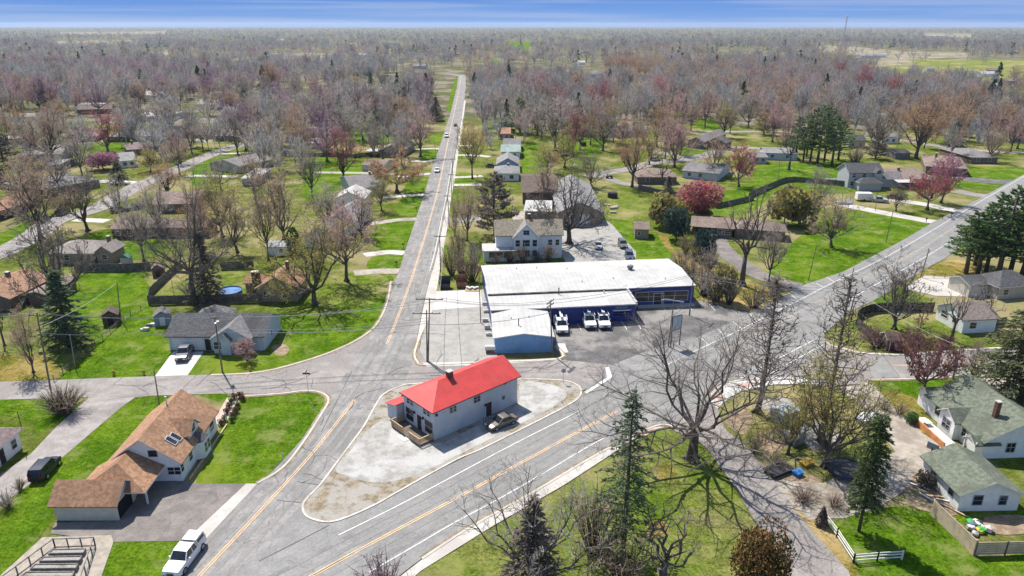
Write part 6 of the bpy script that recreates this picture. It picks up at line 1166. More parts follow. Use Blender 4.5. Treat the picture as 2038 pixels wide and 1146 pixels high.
def proto(key, fn, **k):
    T, K = fn(**k); v = np.array(K.v); w = max(np.percentile(np.abs(v[:, 0]), 98), np.percentile(np.abs(v[:, 1]), 98)) * 2; hh = np.percentile(v[:, 2], 99.6)
    ph = bark_g
    PROTO[key] = (T.mesh("trunk", [ph], True), K.mesh("crown", [ph, ph, ph]), w, hh)
for i in range(6): proto('u%d' % i, gen_bare, seed=11 + i, H=14, Wd=9.5 + (i % 3), fork=.14 + .05 * (i % 3), nl=9 + i % 3, n2=8, n3=6, n4=5, tw=.05, up=.75, low=.5, rad=.24, bud=1., buds=.10)
for i in range(4): proto('r%d' % i, gen_bare, seed=31 + i, H=12, Wd=12, fork=.2, nl=11, n2=8, n3=6, n4=5, tw=.05, up=.4, low=.3, rad=.26, bud=1., buds=.10)
for i in range(2): proto('o%d' % i, gen_bare, seed=51 + i, H=7, Wd=7, fork=.2, nl=10, n2=8, n3=7, n4=6, tw=.04, up=.45, low=.35, rad=.14, bud=.8, buds=.085)
for i in range(2): proto('d%d' % i, gen_bare, seed=61 + i, H=13, Wd=8, fork=.3, nl=7, n2=5, n3=3, n4=2, tw=.05, up=.3, low=.35, rad=.26)
proto('larch', gen_bare, seed=71, H=17, Wd=7.5, fork=.13, leader=.985, nl=110, n2=5, n3=2, n4=1, tw=.026, rad=.2, up=.25, bud=.4, buds=.07)
for i in range(2): proto('big%d' % i, gen_bare, seed=81 + i, H=19, Wd=22, fork=.23, nl=15, n2=11, n3=7, n4=5, tw=.022, droop=.2, up=.5, low=.22, rad=.42, bud=.4, buds=.06, lk=.42)
proto('olv', gen_bare, seed=84, H=15, Wd=17, fork=.15, nl=13, n2=9, n3=7, n4=5, tw=.03, up=.5, low=.28, rad=.34, bud=1.6, buds=.11)
proto('oak', gen_bare, seed=91, H=16, Wd=17, fork=.2, nl=12, n2=8, n3=6, n4=5, tw=.05, up=.35, low=.3, rad=.46, bud=1., buds=.12)
proto('front', gen_bare, seed=95, H=10, Wd=15, fork=.12, nl=10, n2=8, n3=6, n4=5, tw=.028, up=.4, low=.35, rad=.2, bud=.5, buds=.06)
for i in range(3): proto('s%d' % i, gen_spruce, seed=101 + i, H=14, Wd=6.5, nb=115, per=17, q=.5)
proto('tall', gen_spruce, seed=111, H=19, Wd=8.6, base=.13, nb=150, per=27, q=.3, droop=.28, shape=.62, sparse=.08, rad=.3)
proto('ivy', gen_spruce, seed=113, H=16, Wd=4.6, base=.2, nb=150, per=44, q=.28, droop=.45, shape=.25, rad=.22)
proto('hem', gen_spruce, seed=117, H=16, Wd=11, base=.15, nb=160, per=110, q=.27, droop=.2, shape=.7, sparse=.1, rad=.32)
for i in range(3): proto('p%d' % i, gen_pine, seed=121 + i)
proto('wide', gen_pine, seed=127, H=12, Wd=11, base=.08, ncl=80, per=60, q=.5)
for i in range(2): proto('b%d' % i, gen_bush, seed=131 + i, H=4.5, Wd=5, n=1500, q=.3)
proto('cone', gen_bush, seed=141, H=4, Wd=1.6, n=800, q=.2, shape='cone'); proto('col', gen_bush, seed=143, H=6, Wd=2.6, n=1200, q=.24, shape='col'); proto('magn', gen_bush, seed=149, H=6, Wd=6, n=7000, q=.15, lumps=14); proto('ball', gen_bush, seed=145, H=1., Wd=1.1, n=260, q=.12); proto('mag', gen_bush, seed=147, H=6, Wd=6, n=2600, q=.24, lumps=11)
for i in range(3): proto('t%d' % i, gen_twiggy, seed=151 + i, H=3.5, Wd=4, n=46, n4=12, tw=.045, bud=.3, buds=.07)
proto('plume', gen_twiggy, seed=161, H=2.6, Wd=4.4, n=230, n4=3, tw=.03, spread=.95, thick=.02)
def thin(m, c, k=.42):                                  # flat strips get translucency in place of a round twig's lit side; needles too
    nt = m.node_tree; b = nt.nodes["Principled BSDF"]; out = [n for n in nt.nodes if n.type == 'OUTPUT_MATERIAL'][0]
    t = nt.nodes.new("ShaderNodeBsdfTranslucent"); src = b.inputs["Base Color"].links[0].from_socket; nt.links.new(src, t.inputs["Color"])
    mx = nt.nodes.new("ShaderNodeMixShader"); mx.inputs[0].default_value = k; nt.links.new(b.outputs[0], mx.inputs[1]); nt.links.new(t.outputs[0], mx.inputs[2]); nt.links.new(mx.outputs[0], out.inputs["Surface"]); return m
def tw_mat(name, c): return thin(M("twigs_" + name, c, rough=.9, var=.25, sc=.6, rnd=.18, spec=.1), c)
TW = {k: (bark_d, tw_mat(k, a), tw_mat(k + "_bud", b)) for bark_d in (M("dark_bark", (.115, .098, .086), var=.3, sc=3, fine=.25, rnd=.25),) for k, a, b in (
    ('grey', (.33, .295, .265), (.35, .29, .23)), ('dark', (.17, .145, .13), (.19, .16, .13)), ('brown', (.36, .28, .215), (.40, .285, .19)), ('pink', (.36, .25, .235), (.50, .30, .29)), ('red', (.32, .16, .155), (.44, .13, .135)), ('maroon', (.24, .14, .13), (.30, .125, .125)), ('purple', (.28, .20, .23), (.38, .24, .33)), ('orange', (.36, .25, .17), (.48, .285, .15)), ('olive', (.24, .21, .12), (.38, .34, .07)), ('magenta', (.32, .19, .23), (.46, .18, .29)), ('pale', (.40, .36, .33), (.42, .38, .33)), ('ash', (.265, .262, .262), (.30, .295, .29)), ('straw', (.44, .36, .25), (.44, .36, .25)))}
EV = {k: (TW['dark'][0], thin(M("needles_" + k, a, rough=.85, var=.3, sc=.7, rnd=.15, spec=.2), a, .3), thin(M("needles_" + k + "_tip", b, rough=.85, var=.3, sc=.7, rnd=.15, spec=.2), b, .3)) for k, a, b in (
    ('spruce', (.09, .14, .07), (.105, .155, .08)), ('blue', (.050, .082, .066), (.06, .095, .075)), ('pine', (.12, .185, .065), (.135, .195, .07)), ('dark', (.05, .08, .04), (.062, .092, .048)), ('ivy', (.085, .12, .04), (.05, .075, .028)), ('hemlock', (.11, .13, .055), (.14, .15, .07)), ('olive', (.085, .105, .035), (.075, .09, .035)), ('lime', (.12, .17, .035), (.075, .12, .03)), ('bronze', (.23, .125, .045), (.055, .06, .026)), ('green', (.08, .15, .045), (.07, .13, .04)), ('redball', (.15, .07, .055), (.09, .07, .04)))}
SPOTS = []
def plant(key, x, y, h, w, col, label, name="bare_tree", cat="tree", group=None, rz=None, lean=0., parts=True, seed=0):
    tr, cr, pw, ph = PROTO[key]; mats = TW.get(col) or EV[col]
    t = bpy.data.objects.new(name, None); C.objects.link(t); t.location = (x, y, 0); t.rotation_euler = (0, lean, rz if rz is not None else (x * 7.3 + y * 3.1) % 6.28); t.empty_display_size = .5
    sw, sh = w / pw, h / ph; t.scale = (sw, sw, sh); tag(t, label, cat, group)
    a = put("trunk", tr, t); b = put("crown", cr, t)
    a.material_slots[0].link = 'OBJECT'; a.material_slots[0].material = mats[0]
    for i in range(3): b.material_slots[i].link = 'OBJECT'; b.material_slots[i].material = mats[i]
    SPOTS.append((x, y, w / 2)); return t
def T(key, bx, by, ty, wpx, col, label, name="bare_tree", **k):
    P = G(bx, by); return plant(key, P.x, P.y, height(bx, by, ty), wpx * mpp(bx, by) * (1.0), col, label, name, **k)
# the trees one can point at -----------------------------------------------------------------
T('big0', 1377, 915, 628, 430, 'dark', "huge spreading dark bare tree casting its shadow across the lane", rz=1.2)
T('tall', 1240, 1100, 783, 122, 'spruce', "tall ragged spruce with bare lower trunk in front of the highway", "spruce_tree")
T('larch', 1507, 822, 548, 165, 'brown', "slim straight bare larch with upswept twigs by the brick plaza", "larch_tree"); T('larch', 1634, 880, 545, 160, 'brown', "second slim bare larch rising out of the yellow-green tree", "larch_tree", rz=2.)
T('olv', 1640, 930, 690, 235, 'olive', "wide yellow-green budding tree over the clutter beside the lane"); T('olv', 1568, 905, 775, 135, 'olive', "smaller yellow-green budding tree by the pale tin shelter")
T('ivy', 1709, 1058, 828, 60, 'ivy', "narrow shaggy evergreen column throwing a long shadow on the corner lawn", "cypress_tree"); T('cone', 1634, 1046, 1008, 22, 'dark', "small clipped dark cone at the end of the white fence", "arborvitae")
T('hem', 2024, 815, 580, 190, 'hemlock', "big loose hemlock with drooping boughs overhanging the frame edge", "hemlock_tree")
T('o0', 1834, 792, 636, 120, 'maroon', "maroon-budded tree leaning over the street by the yellow sign"); T('u1', 1930, 770, 678, 55, 'brown', "narrow brown bare clump behind the green-roofed cottage")
T('u0', 1779, 655, 500, 120, 'dark', "vase-shaped bare tree inside the curved dark fence"); T('d0', 1893, 678, 560, 62, 'grey', "thin bare tree before the taupe-roofed bungalow"); T('d1', 1955, 645, 560, 70, 'grey', "sparse bare tree beside the bungalow's dark front fence")
T('t0', 1745, 690, 650, 70, 'maroon', "low maroon shrub along the curved fence", "shrub", cat="shrub"); T('t1', 1820, 690, 655, 60, 'maroon', "maroon shrub between the shed and the leaning maroon tree", "shrub", cat="shrub"); T('t2', 1880, 692, 660, 50, 'maroon', "maroon shrub at the street edge behind the yellow sign", "shrub", cat="shrub")
for i, (bx, by, ty, w) in enumerate(((1922, 545, 420, 62), (1945, 548, 405, 70), (1962, 540, 385, 66), (1985, 556, 372, 78), (2008, 552, 362, 80), (2030, 560, 352, 90), (1940, 528, 430, 55), (2050, 548, 360, 90))):
    T('p%d' % (i % 3), bx, by, ty, w * 1.4, 'pine' if i % 3 else 'green', "tall pine of the dense grove between the highway and the tan house", "pine_tree", group="pine grove by the highway", rz=i * 1.7)
T('olv', 626, 606, 425, 225, 'olive', "broad olive-budding oak on the corner lawn with a lacework shadow", rz=.6); T('u2', 690, 560, 385, 150, 'pink', "pinkish bare tree rising behind the corner oak beside the main street")
T('big1', 388, 606, 318, 210, 'dark', "enormous bare tree with pale trunk towering behind the board fence corner", rz=2.4); T('s0', 414, 600, 462, 66, 'dark', "dark spruce pressed against the towering bare tree", "spruce_tree"); T('s1', 140, 692, 540, 86, 'spruce', "broad dark spruce on the western lawn", "spruce_tree")
T('r0', 128, 640, 400, 140, 'dark', "bare tree with knotted crown standing behind the broad dark spruce"); T('u3', 67, 742, 605, 62, 'brown', "slender reddish-brown bare tree on the dry grass corner"); T('d0', 10, 690, 585, 40, 'dark', "thin dark bare tree at the frame edge below the orange roofs")
T('o1', 492, 718, 672, 60, 'pink', "pinkish weeping tree beside the grey ranch house porch", "weeping_tree"); T('t1', 380, 590, 555, 50, 'grey', "grey scrub under the towering bare tree", "shrub", cat="shrub")
T('u4', 175, 460, 330, 118, 'dark', "vase-shaped bare street tree on the bend of the western street"); T('u5', 287, 520, 388, 85, 'grey', "bare tree above the reddish hut and board fence"); T('u0', 566, 480, 308, 110, 'brown', "tall brown bare tree above the low white outbuilding"); T('u2', 535, 520, 350, 80, 'brown', "brown bare tree left standing by the low white outbuilding"); T('u1', 622, 395, 285, 52, 'grey', "slim bare tree in the green yard behind the long white house")
T('u3', 683, 358, 252, 76, 'red', "red-flushed bare tree on the green yard below the dark cedars"); T('o0', 790, 384, 298, 122, 'orange', "round bushy orange-brown tree overhanging the main street"); T('u4', 837, 312, 212, 80, 'pink', "tall pink-red budding tree beside the grey gabled cottage")
T('u5', 940, 356, 232, 66, 'orange', "orange-brown vase tree on the east verge of the main street"); T('wide', 985, 470, 345, 92, 'dark', "broad dark evergreen beside the old farmhouse", "pine_tree"); T('u1', 930, 480, 372, 62, 'brown', "brown bare thicket tree between farmhouse and main street"); T('u0', 905, 470, 390, 40, 'brown', "narrow brown bare tree at the thicket edge by the verge pole")
T('oak', 1133, 485, 318, 165, 'dark', "great dark bare oak in front of the grey barn"); T('u2', 1258, 372, 250, 105, 'orange', "tall orange-brown fan-shaped tree by the concrete drive"); T('u0', 1342, 333, 222, 80, 'pink', "tall pinkish bare tree near the twin-gabled grey house"); T('mag', 1388, 432, 358, 82, 'red', "bright red flowering maple above the red-brown shed", "red_maple")
T('o1', 1470, 372, 282, 78, 'red', "red-budded round tree beyond the long weathered fence"); T('d1', 1318, 368, 305, 50, 'dark', "dead-looking dark bare tree behind the brown bungalow"); T('d0', 1476, 568, 360, 105, 'dark', "tall sparse bare tree standing by the curved asphalt drive")
T('b0', 1325, 452, 385, 62, 'olive', "rounded dark green juniper above the square brick shed", "juniper"); T('b1', 1345, 478, 415, 52, 'blue', "grey-green juniper in front of the carport house", "juniper"); T('b1', 1560, 448, 372, 70, 'olive', "dark olive evergreen mound next to the pale-budded oak", "juniper"); T('b0', 1592, 450, 378, 60, 'olive', "second dark olive mound touching the pale-budded oak", "juniper"); T('s2', 1328, 405, 350, 34, 'dark', "dark little spruce against the fence of the brown bungalow", "spruce_tree")
T('u4', 1654, 492, 380, 105, 'brown', "pale-budded oak on the bright lawn above the highway"); T('u1', 1530, 560, 440, 60, 'grey', "grey bare tree at the lower edge of the bright lawn"); T('u3', 1620, 440, 330, 60, 'grey', "grey bare tree behind the dark olive mounds")
for i, (bx, by, ty, w) in enumerate(((1583, 318, 232, 40), (1598, 322, 226, 46), (1612, 322, 216, 50), (1626, 326, 208, 56), (1640, 322, 214, 52), (1655, 330, 226, 56), (1668, 318, 240, 46), (1605, 312, 240, 40))):
    T('p%d' % (i % 3), bx, by, ty, w, 'pine' if i % 2 else 'spruce', "tall pine of the rectangular grove on the lawn beyond the weathered fence", "pine_tree", group="pine grove on the lawn", rz=i * 1.3)
T('d1', 1570, 338, 245, 52, 'dark', "dark bare tree at the west corner of the pine grove"); T('wide', 1520, 268, 218, 42, 'olive', "yellowish pine behind the pale blue-grey long house", "pine_tree"); T('u5', 1745, 305, 200, 84, 'grey', "tall grey bare tree with an evergreen at its foot"); T('wide', 1742, 316, 268, 44, 'dark', "dark evergreen at the foot of the tall grey bare tree", "pine_tree")
T('u1', 1822, 316, 186, 112, 'orange', "largest orange-brown vase tree behind the long brown house"); T('o0', 1845, 418, 318, 78, 'red', "red-budded roadside tree by the concrete drives"); T('o1', 1873, 404, 305, 84, 'magenta', "pink-budded tree just behind the red-budded roadside one"); T('u3', 1783, 420, 365, 44, 'dark', "small dark bare tree between the two concrete drives"); T('t2', 1702, 330, 282, 34, 'brown', "brown shrub behind the two-storey grey house", "shrub", cat="shrub")
T('s0', 1898, 292, 243, 38, 'blue', "blue-green spruce before the eastern grove", "spruce_tree"); T('s1', 1845, 185, 156, 20, 'dark', "lone dark spruce under the arched barn", "spruce_tree"); T('s2', 2003, 226, 188, 22, 'dark', "dark spruce at the edge of the far green field", "spruce_tree"); T('wide', 1990, 262, 225, 40, 'dark', "dark pine above the pale gabled eastern house", "pine_tree"); T('wide', 1915, 272, 232, 44, 'dark', "dark pine close behind the blue-green spruce", "pine_tree")
T('mag', 206, 338, 303, 56, 'magenta', "magenta flowering redbud in the western yards", "redbud_tree"); T('u0', 215, 302, 208, 76, 'red', "reddish budding tree above the magenta redbud"); T('u2', 267, 285, 190, 62, 'grey', "tall grey bare tree beside the grey hipped ranch"); T('r2', 107, 326, 212, 120, 'brown', "spreading brown bare tree above the dark hut"); T('wide', 10, 330, 262, 66, 'dark', "dark evergreen mass at the western frame edge", "pine_tree"); T('cone', 12, 374, 335, 20, 'dark', "dark little cone evergreen by the western drive", "arborvitae"); T('u4', 56, 382, 308, 60, 'grey', "bare tree beside the little cone evergreen"); T('s1', 238, 365, 322, 36, 'blue', "grey-green spruce next to the magenta redbud", "spruce_tree")
for i, (bx, by, ty, w) in enumerate(((357, 312, 250, 38), (382, 305, 236, 46), (404, 296, 232, 44))): T('u%d' % i, bx, by, ty, w, 'grey', ["smallest", "middle", "tallest"][i] + " of three grey bare trees lined along the western street")
T('u5', 490, 300, 195, 76, 'purple', "purplish bare tree at the corner where the western street bends away"); T('r1', 515, 296, 205, 70, 'grey', "grey bare tree behind the purplish street-corner tree"); T('o0', 322, 318, 272, 62, 'pink', "low pinkish spreading tree by the purplish-brown house"); T('o1', 300, 342, 296, 70, 'olive', "olive-yellow bushy tree in the western yards"); T('u3', 335, 390, 322, 80, 'orange', "orange-tinted bare tree on the western street verge"); T('r3', 440, 380, 306, 76, 'grey', "grey bare tree beside the white-walled garage"); T('u1', 443, 472, 352, 90, 'olive', "olive-tinted tall bare tree in the central western yards"); T('u2', 510, 405, 300, 70, 'brown', "brown bare tree near the bend of the western street"); T('r0', 240, 440, 345, 60, 'grey', "grey bare tree beside the black car and brick ranch")
T('s0', 806, 222, 172, 36, 'dark', "tall dark spruce on the west side of the main street woods", "spruce_tree"); T('s2', 790, 262, 205, 40, 'dark', "dark spruce above the green clearing", "spruce_tree"); T('wide', 682, 268, 222, 46, 'dark', "dark cedar clump above the green yard", "pine_tree"); T('wide', 752, 262, 218, 36, 'spruce', "dark green cedar at the back of the green clearing", "pine_tree"); T('s1', 850, 232, 180, 30, 'dark', "spruce in the dark row beside the main street, tallest", "spruce_tree"); T('s0', 868, 240, 192, 32, 'dark', "spruce in the dark row touching the main street verge", "spruce_tree"); T('s2', 838, 226, 186, 28, 'dark', "spruce in the dark row, innermost from the street", "spruce_tree"); T('wide', 1035, 265, 195, 50, 'pine', "dark green pine cluster beyond the row of cottages", "pine_tree"); T('p1', 1065, 255, 190, 40, 'pine', "bright green pine above the pale cottages' back lawns", "pine_tree")
T('col', 586, 506, 453, 26, 'green', "dense clipped columnar evergreen by the low white outbuilding", "arborvitae")
for i, x in enumerate((600, 616, 626, 637, 646, 534, 548)): T('cone', x, 250 + (i > 4) * 28, 226 + (i > 4) * 30, 11 + i % 3, 'dark', "dark pointed cedar of the western cedar row", "arborvitae", group="western cedar row")
# bottom edge
T('front', 1062, 1150, 900, 330, 'pale', "wide bare tree with grey-white twigs at the bottom edge over the pavement"); T('s1', 1060, 1168, 990, 104, 'dark', "dark cone evergreen inside the wide pale-twigged tree", "arborvitae"); T('d0', 1318, 1165, 1020, 175, 'dark', "twisted dark bare tree at the bottom edge of the park lawn"); T('o0', 1500, 1190, 1040, 115, 'bronze', "bronze-leaved evergreen shrub at the bottom beside the lane", "magnolia_tree") if False else T('magn', 1508, 1175, 1050, 106, 'bronze', "bronze-leaved broad evergreen at the bottom edge beside the lane", "magnolia_tree"); T('t1', 768, 1190, 1105, 120, 'purple', "purplish twiggy shrub tips at the bottom edge of the pavement", "shrub", cat="shrub"); T('t0', 1235, 1150, 1085, 120, 'brown', "brown brambles around the foot of the tall ragged spruce", "shrub", cat="shrub"); T('t2', 1180, 1100, 960, 130, 'brown', "pale brown twig thicket between the spruce and the pale-twigged tree", "shrub", cat="shrub")
T('plume', 129, 822, 766, 86, 'straw', "big straw-coloured ornamental grass clump by the gravel alley", "ornamental_grass", cat="plant")
for i, (x, y) in enumerate(((447, 838), (452, 824), (456, 813), (461, 803), (466, 795), (441, 846), (474, 812), (470, 822), (466, 831), (463, 840), (484, 798), (478, 792))): T('ball', x, y, y - 12, 11 + (i % 3), 'redball' if i % 3 else 'green', "small round clipped shrub edging the pink garden path", "shrub", cat="shrub", group="shrubs edging the garden path")
T('b1', 1812, 842, 822, 24, 'green', "round dark green shrub on the bare bank by the cottage", "shrub", cat="shrub"); T('b0', 1840, 968, 940, 34, 'dark', "low dark shrub against the white garage wall", "shrub", cat="shrub")
for i, (x, y, ty, w, c) in enumerate(((1355, 535, 495, 46, 'brown'), (1378, 560, 505, 52, 'brown'), (1400, 588, 515, 60, 'brown'), (1425, 600, 530, 66, 'grey'), (1410, 540, 480, 46, 'grey'), (1385, 520, 470, 40, 'olive'), (1450, 606, 548, 46, 'grey'), (1500, 612, 560, 66, 'olive'), (1540, 590, 545, 44, 'brown'), (1366, 505, 462, 40, 'olive'))):
    T('t%d' % (i % 3), x, y, ty, w, c, ["brown", "grey", "olive"][['brown', 'grey', 'olive'].index(c)] + " scrub in the overgrown belt between the works and the curved drive", "shrub", cat="shrub", group="scrub belt beside the works, " + c)
T('b1', 1437, 600, 528, 44, 'olive', "green cedar bush in the scrub belt beside the works", "juniper"); T('b0', 1400, 520, 455, 40, 'blue', "dark green cedar at the top of the scrub belt", "juniper")
for i, (x, y, ty, w, c) in enumerate(((900, 548, 480, 44, 'olive'), (922, 556, 490, 46, 'brown'), (940, 560, 505, 50, 'brown'), (915, 520, 450, 40, 'brown'), (945, 530, 478, 36, 'grey'))): T('t%d' % (i % 3), x, y, ty, w, c, c + " bare brushwood in the strip between main street and farmhouse", "shrub", cat="shrub", group="brushwood strip, " + c)
for i, (x, y) in enumerate(((1015, 522), (1042, 524), (1068, 524), (1092, 522), (985, 528))): T('t%d' % (i % 3), x, y, y - 30 - 10 * (i % 2), 30, 'brown' if i % 2 else 'dark', "bare twiggy shrub along the farmhouse front", "shrub", cat="shrub", group="shrubs along the farmhouse")
for i, (x, y, ty, w, c) in enumerate(((15, 1010, 975, 50, 'grey'), (40, 975, 950, 30, 'olive'), (1545, 930, 900, 50, 'brown'), (1500, 900, 858, 46, 'olive'), (1760, 815, 795, 36, 'brown'), (1790, 825, 800, 34, 'brown'), (1660, 1010, 985, 50, 'brown'), (1600, 1000, 970, 60, 'brown'))): T('t%d' % (i % 3), x, y, ty, w, c, ["grey weeds at the mouth of the gravel alley", "olive weeds beside the gravel alley fence", "brown weeds around the dark tarp heap", "olive scrub at the lane edge under the larch", "brown brush on the bare bank", "brown brush nearer the cottage on the bare bank", "brown weeds between the cone evergreen and the drive", "brown weeds on the verge where drive meets lane"][i], "shrub", cat="shrub")
for b_ in ((1086, 402, 312, 66, 'brown', "brown bare tree in front of the long brown-roofed barn"), (1176, 372, 296, 70, 'grey', "grey bare tree behind the broad grey barn"), (1090, 345, 288, 80, 'orange', "orange-brown brushy tree behind the barns"), (720, 470, 372, 80, 'brown', "brown bare tree against the long white house"), (655, 470, 362, 70, 'grey', "grey bare tree over the long white house's front gable"), (760, 420, 345, 60, 'olive', "small olive bare tree on the main street lawn"), (320, 470, 350, 80, 'grey', "grey bare tree above the long brown brick ranch"), (405, 500, 372, 70, 'orange', "orange-tinted bare tree behind the dark spruce and pool"), (1420, 350, 262, 66, 'brown', "brown bare tree beside the pale blue cottage"), (1200, 300, 212, 62, 'grey', "grey bare tree on the lawn beyond the tall orange-brown one"), (1105, 300, 196, 84, 'grey', "large grey bare tree beyond the cottage row's back lawns"), (1140, 310, 205, 50, 'red', "reddish narrow bare tree beside the large grey one")):
    T('u%d' % (b_[0] % 6), *b_)
# suburb trees without a story of their own: one object each, zone by zone ---------------------
rs = random.Random(77)
HO = [(o.location.x, o.location.y) for o in S.objects if o.parent is None and o.get('category') in ('house', 'building', 'barn', 'garage', 'shed')]
for o in list(S.objects):
    if o.name.startswith(('roof',)) and o.parent:
        bb = [o.parent.matrix_basis @ Vector(c) for c in o.bound_box]; c = sum(bb, Vector()) / 8; HO.append((c.x, c.y))
MA = [G((a[0] + b[0]) / 2, (a[1] + b[1]) / 2) for a, b in zip(RA_L[8:25], [RA_R[i] for i in (19, 18, 17, 15, 14, 12, 11, 9, 8, 7, 6, 5, 4, 3, 2, 1, 0)])]
def clear(x, y, m=3.):
    if any((x - a) ** 2 + (y - b) ** 2 < 49 for a, b in HO): return False
    if any((x - a) ** 2 + (y - b) ** 2 < (m + .35 * w) ** 2 for a, b, w in SPOTS): return False
    if 90 < y < 900 and abs(x - (-.0793 * y - 1.)) < 9 + y * .004: return False
    hx = 139.6 + (y - 219.4) * (139.6 + 19.9) / (219.4 - 67.8)
    return abs(x - hx) > 16 or y > 330
ZONES = [((0, 850, 168, 232), 64, 'w', ('grey', 'grey', 'grey', 'dark', 'purple', 'pink', 'purple', 'orange'), "bare tree in the close woods west of the main street"), ((960, 2038, 165, 240), 64, 'e', ('grey', 'brown', 'pink', 'orange', 'pink', 'grey', 'purple', 'red'), "bare tree in the close woods east of the main street"),
         ((0, 840, 232, 330), 36, 'wy', ('grey', 'brown', 'grey', 'purple', 'orange'), "bare yard tree of the western subdivision"), ((1050, 2038, 240, 335), 44, 'ey', ('grey', 'brown', 'pink', 'orange', 'olive'), "bare yard tree of the eastern subdivision"), ((0, 500, 330, 520), 7, 'wn', ('grey', 'brown'), "small bare yard tree among the western ranch houses")]
nb = 0
for (x0, x1, y0, y1), n, z, cols, lab in ZONES:
    k = tries = 0
    while k < n and tries < n * 40:
        tries += 1; py = y0 + (y1 - y0) * rs.random() ** .85; P = G(rs.uniform(x0, x1), py)
        if not clear(P.x, P.y, 3.5 if z in 'we' else 6): continue
        c = rs.choice(cols); hh = rs.uniform(14, 24) if z in 'we' else rs.uniform(13, 22)
        plant(rs.choice(('u0', 'u1', 'u2', 'u3', 'u4', 'u5', 'r0', 'r1', 'r2', 'r3')), P.x, P.y, hh, hh * rs.uniform(.6, .85), c, c.replace('grey', 'grey-brown') + " " + lab, group=c + " " + lab.replace("tree", "trees")); k += 1; nb += 1
for i in range(26):
    for _ in range(30):
        px = rs.uniform(0, 2038); P = G(px, rs.uniform(165, 262))
        if clear(P.x, P.y, 4): break
    hh = rs.uniform(8, 15); side = "west" if P.x < -.079 * P.y else "east"; plant(rs.choice(('s0', 's1', 's2', 'wide')), P.x, P.y, hh, hh * .45, rs.choice(('dark', 'spruce', 'dark')), "dark evergreen scattered among the bare trees %s of the main street" % side, "evergreen_tree", group="scattered evergreens " + side)
# the woods beyond: too many to count, one object -----------------------------------------------
def strips(r, n, kind, tw):
    out = []
    def st(a, b, w0, w1):
        d = b - a; x = d.cross(rvec(r)); x = x.normalized() if x.length > 1e-6 else Vector((1, 0, 0)); out.append([a - x * w0, a + x * w0, b + x * w1, b - x * w1])
    if kind == 'bare':
        st(Vector((0, 0, 0)), Vector((0, 0, .45)), .016, .012); nl = max(4, n // 12); tips = []
        for i in range(nl):
            a = 2.4 * i; f = r.uniform(.25, 1); e = Vector((math.cos(a) * .34 * f, math.sin(a) * .34 * f, 1 - .4 * f ** 2 - .1 * r.random())); b = Vector((0, 0, r.uniform(.2, .4))); st(b, e, .012, .006); tips.append((b, e))
        for i in range(n - nl):
            b, e = tips[i % nl]; p = b.lerp(e, r.uniform(.35, 1.02)); d = ((e - b).normalized() + rvec(r) * .9).normalized(); st(p, p + d * r.uniform(.08, .2), tw, tw * .45)
    else:
        st(Vector((0, 0, 0)), Vector((0, 0, .9)), .015, .004)
        for i in range(n): t = r.random() ** 1.2; a = r.uniform(0, 6.28); L = .36 * (1 - t) + .02; o = Vector((0, 0, .08 + t * .9)); st(o + UP * .03, o + Vector((math.cos(a) * L, math.sin(a) * L, -.05)), .035, .05)
    return np.array([[tuple(v) for v in q] for q in out], dtype=np.float32)
rw = random.Random(9); ng = np.random.default_rng(4)
LOD = [[strips(rw, 250, 'bare', .005) for _ in range(4)] + [strips(rw, 60, 'ever', 0)], [strips(rw, 84, 'bare', .0105) for _ in range(4)] + [strips(rw, 26, 'ever', 0)], [strips(rw, 30, 'bare', .024) for _ in range(3)] + [strips(rw, 12, 'ever', 0)]]
WCOL = ['grey', 'ash', 'dark', 'brown', 'pink', 'purple', 'orange', 'red', 'pale']
wmats = [TW[c][1] for c in WCOL] + [EV['dark'][1]]
from mathutils import noise as mn
FIELDS = [[G(*p) for p in px] for px in ([(95, 81), (280, 78), (282, 97), (100, 97)], [(285, 102), (340, 101), (336, 116), (286, 116)], [(540, 104), (668, 104), (668, 130), (540, 127)], [(1600, 89), (1700, 92), (1800, 101), (1935, 104), (1930, 120), (1770, 124), (1640, 107)], [(655, 85), (722, 84), (722, 96), (658, 97)], [(1840, 65), (1938, 66), (1938, 77), (1838, 76)], [(120, 63), (332, 61), (332, 69), (118, 71)], [(1680, 117), (1800, 115), (1832, 138), (1688, 140)], [(1780, 150), (2060, 142), (2060, 232), (1998, 225), (1960, 190), (1880, 176)], [(1700, 119), (2060, 116), (2060, 150), (1800, 150), (1716, 142)], [(940, 141), (980, 141), (980, 156), (936, 156)], [(975, 118), (993, 118), (990, 146), (972, 148)], [(1008, 80), (1062, 82), (1052, 106), (996, 104)], [(750, 84), (800, 84), (802, 94), (748, 94)], [(450, 82), (480, 82), (482, 90), (448, 90)], [(1262, 178), (1294, 178), (1296, 196), (1260, 196)])]
def inside(x, y, poly):
    c = False; j = len(poly) - 1
    for i in range(len(poly)):
        a, b = poly[i], poly[j]
        if (a.y > y) != (b.y > y) and x < (b.x - a.x) * (y - a.y) / (b.y - a.y) + a.x: c = not c
        j = i
    return c
VV, MM = [], []
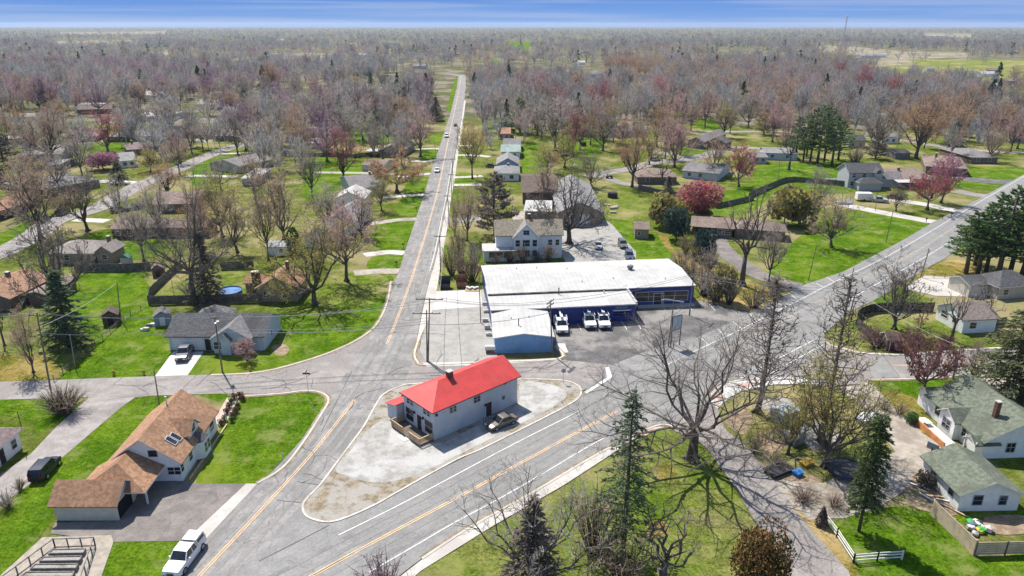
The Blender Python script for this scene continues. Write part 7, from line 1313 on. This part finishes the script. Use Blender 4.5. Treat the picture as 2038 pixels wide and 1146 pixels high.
for lod, (d0, d1, n) in enumerate(((250, 900, 5000), (900, 2100, 5200), (2100, 9000, 8600))):
    for _ in range(n):
        d = math.sqrt(rw.uniform(d0 * d0, d1 * d1)) if lod < 2 else d0 * (d1 / d0) ** rw.random(); x = d * rw.uniform(-.80, .80); y = d
        if abs(x - (-.0793 * y - 1.)) < 12 + y * .005 and y < 800: continue
        if rw.random() < .88 and any(inside(x, y, f) for f in FIELDS): continue
        if y < 520 and (not clear(x, y, 3) or rw.random() > (y - 175) / 200): continue
        f = mn.noise((x * .0042, y * .0042, 3.)) ; f2 = mn.noise((x * .012, y * .012, 8.)); q = f + f2 * .5 + rw.uniform(-.35, .35)
        if mn.noise((x * .006, y * .003, 20.)) > (.34 if lod else .12): continue
        warm = x > -.08 * y
        ci = rw.choice((1, 1, 1, 1, 2, 0)) if y > 1500 and rw.random() < .85 else rw.choice((0, 3, 4, 1)) if (warm and q > .12) else rw.choice((0, 5, 4, 5)) if q > .22 else 6 if q < -.45 and warm else 7 if q > .6 else rw.choice((0, 1, 0, 2, 1)) if y < 800 else rw.choice((0, 1, 1, 1, 2))  # far trees mostly ash grey: distance haze put into their twig colour
        ever = rw.random() < (.028 if lod < 2 else .012); L = LOD[lod]; A = L[-1] if ever else L[rw.randrange(len(L) - 1)]
        if ever: ci = len(WCOL)
        h = rw.uniform(12, 22) * (1 if lod < 2 else .9) * (.85 if y < 340 else 1); w = h * rw.uniform(.7, 1.05) * (1 if lod == 0 else 1.35 if lod == 1 else 2.2); a = rw.uniform(0, 6.28); ca, sa = math.cos(a), math.sin(a)
        X, Y, Z = A[:, :, 0] * w, A[:, :, 1] * w, A[:, :, 2] * h
        VV.append(np.stack((X * ca - Y * sa + x, X * sa + Y * ca + y, Z), -1).reshape(-1, 3)); MM.append(np.full(len(A), ci, dtype=np.int32))
V = np.concatenate(VV).astype(np.float32); Mi = np.concatenate(MM); nq = len(Mi)
me = bpy.data.meshes.new("woods"); me.vertices.add(nq * 4); me.vertices.foreach_set("co", V.ravel()); me.loops.add(nq * 4); me.loops.foreach_set("vertex_index", np.arange(nq * 4, dtype=np.int32)); me.polygons.add(nq); me.polygons.foreach_set("loop_start", np.arange(0, nq * 4, 4, dtype=np.int32))
for m in wmats: me.materials.append(m)
me.polygons.foreach_set("material_index", Mi); me.update(calc_edges=True)
tag(put("woods", me), "endless grey-brown leafless woods filling the plain to the skyline", "woods", None, "stuff")
print("individual bare trees", nb, "wood quads", nq)

# spring haze: one closed box of thin even air round everything
mb = MB(); mb.box(-16500, -450, -1, 16500, 16500, 75)
hm = bpy.data.materials.new("haze_air"); hm.use_nodes = True; hn = hm.node_tree; hn.nodes.clear(); hv = hn.nodes.new("ShaderNodeVolumePrincipled"); ho = hn.nodes.new("ShaderNodeOutputMaterial")
hv.inputs["Color"].default_value = (.66, .80, 1, 1); hv.inputs["Density"].default_value = 5e-5; hv.inputs["Anisotropy"].default_value = .2; hn.links.new(hv.outputs[0], ho.inputs["Volume"])
tag(mb.build("haze", hm), kind='stuff')
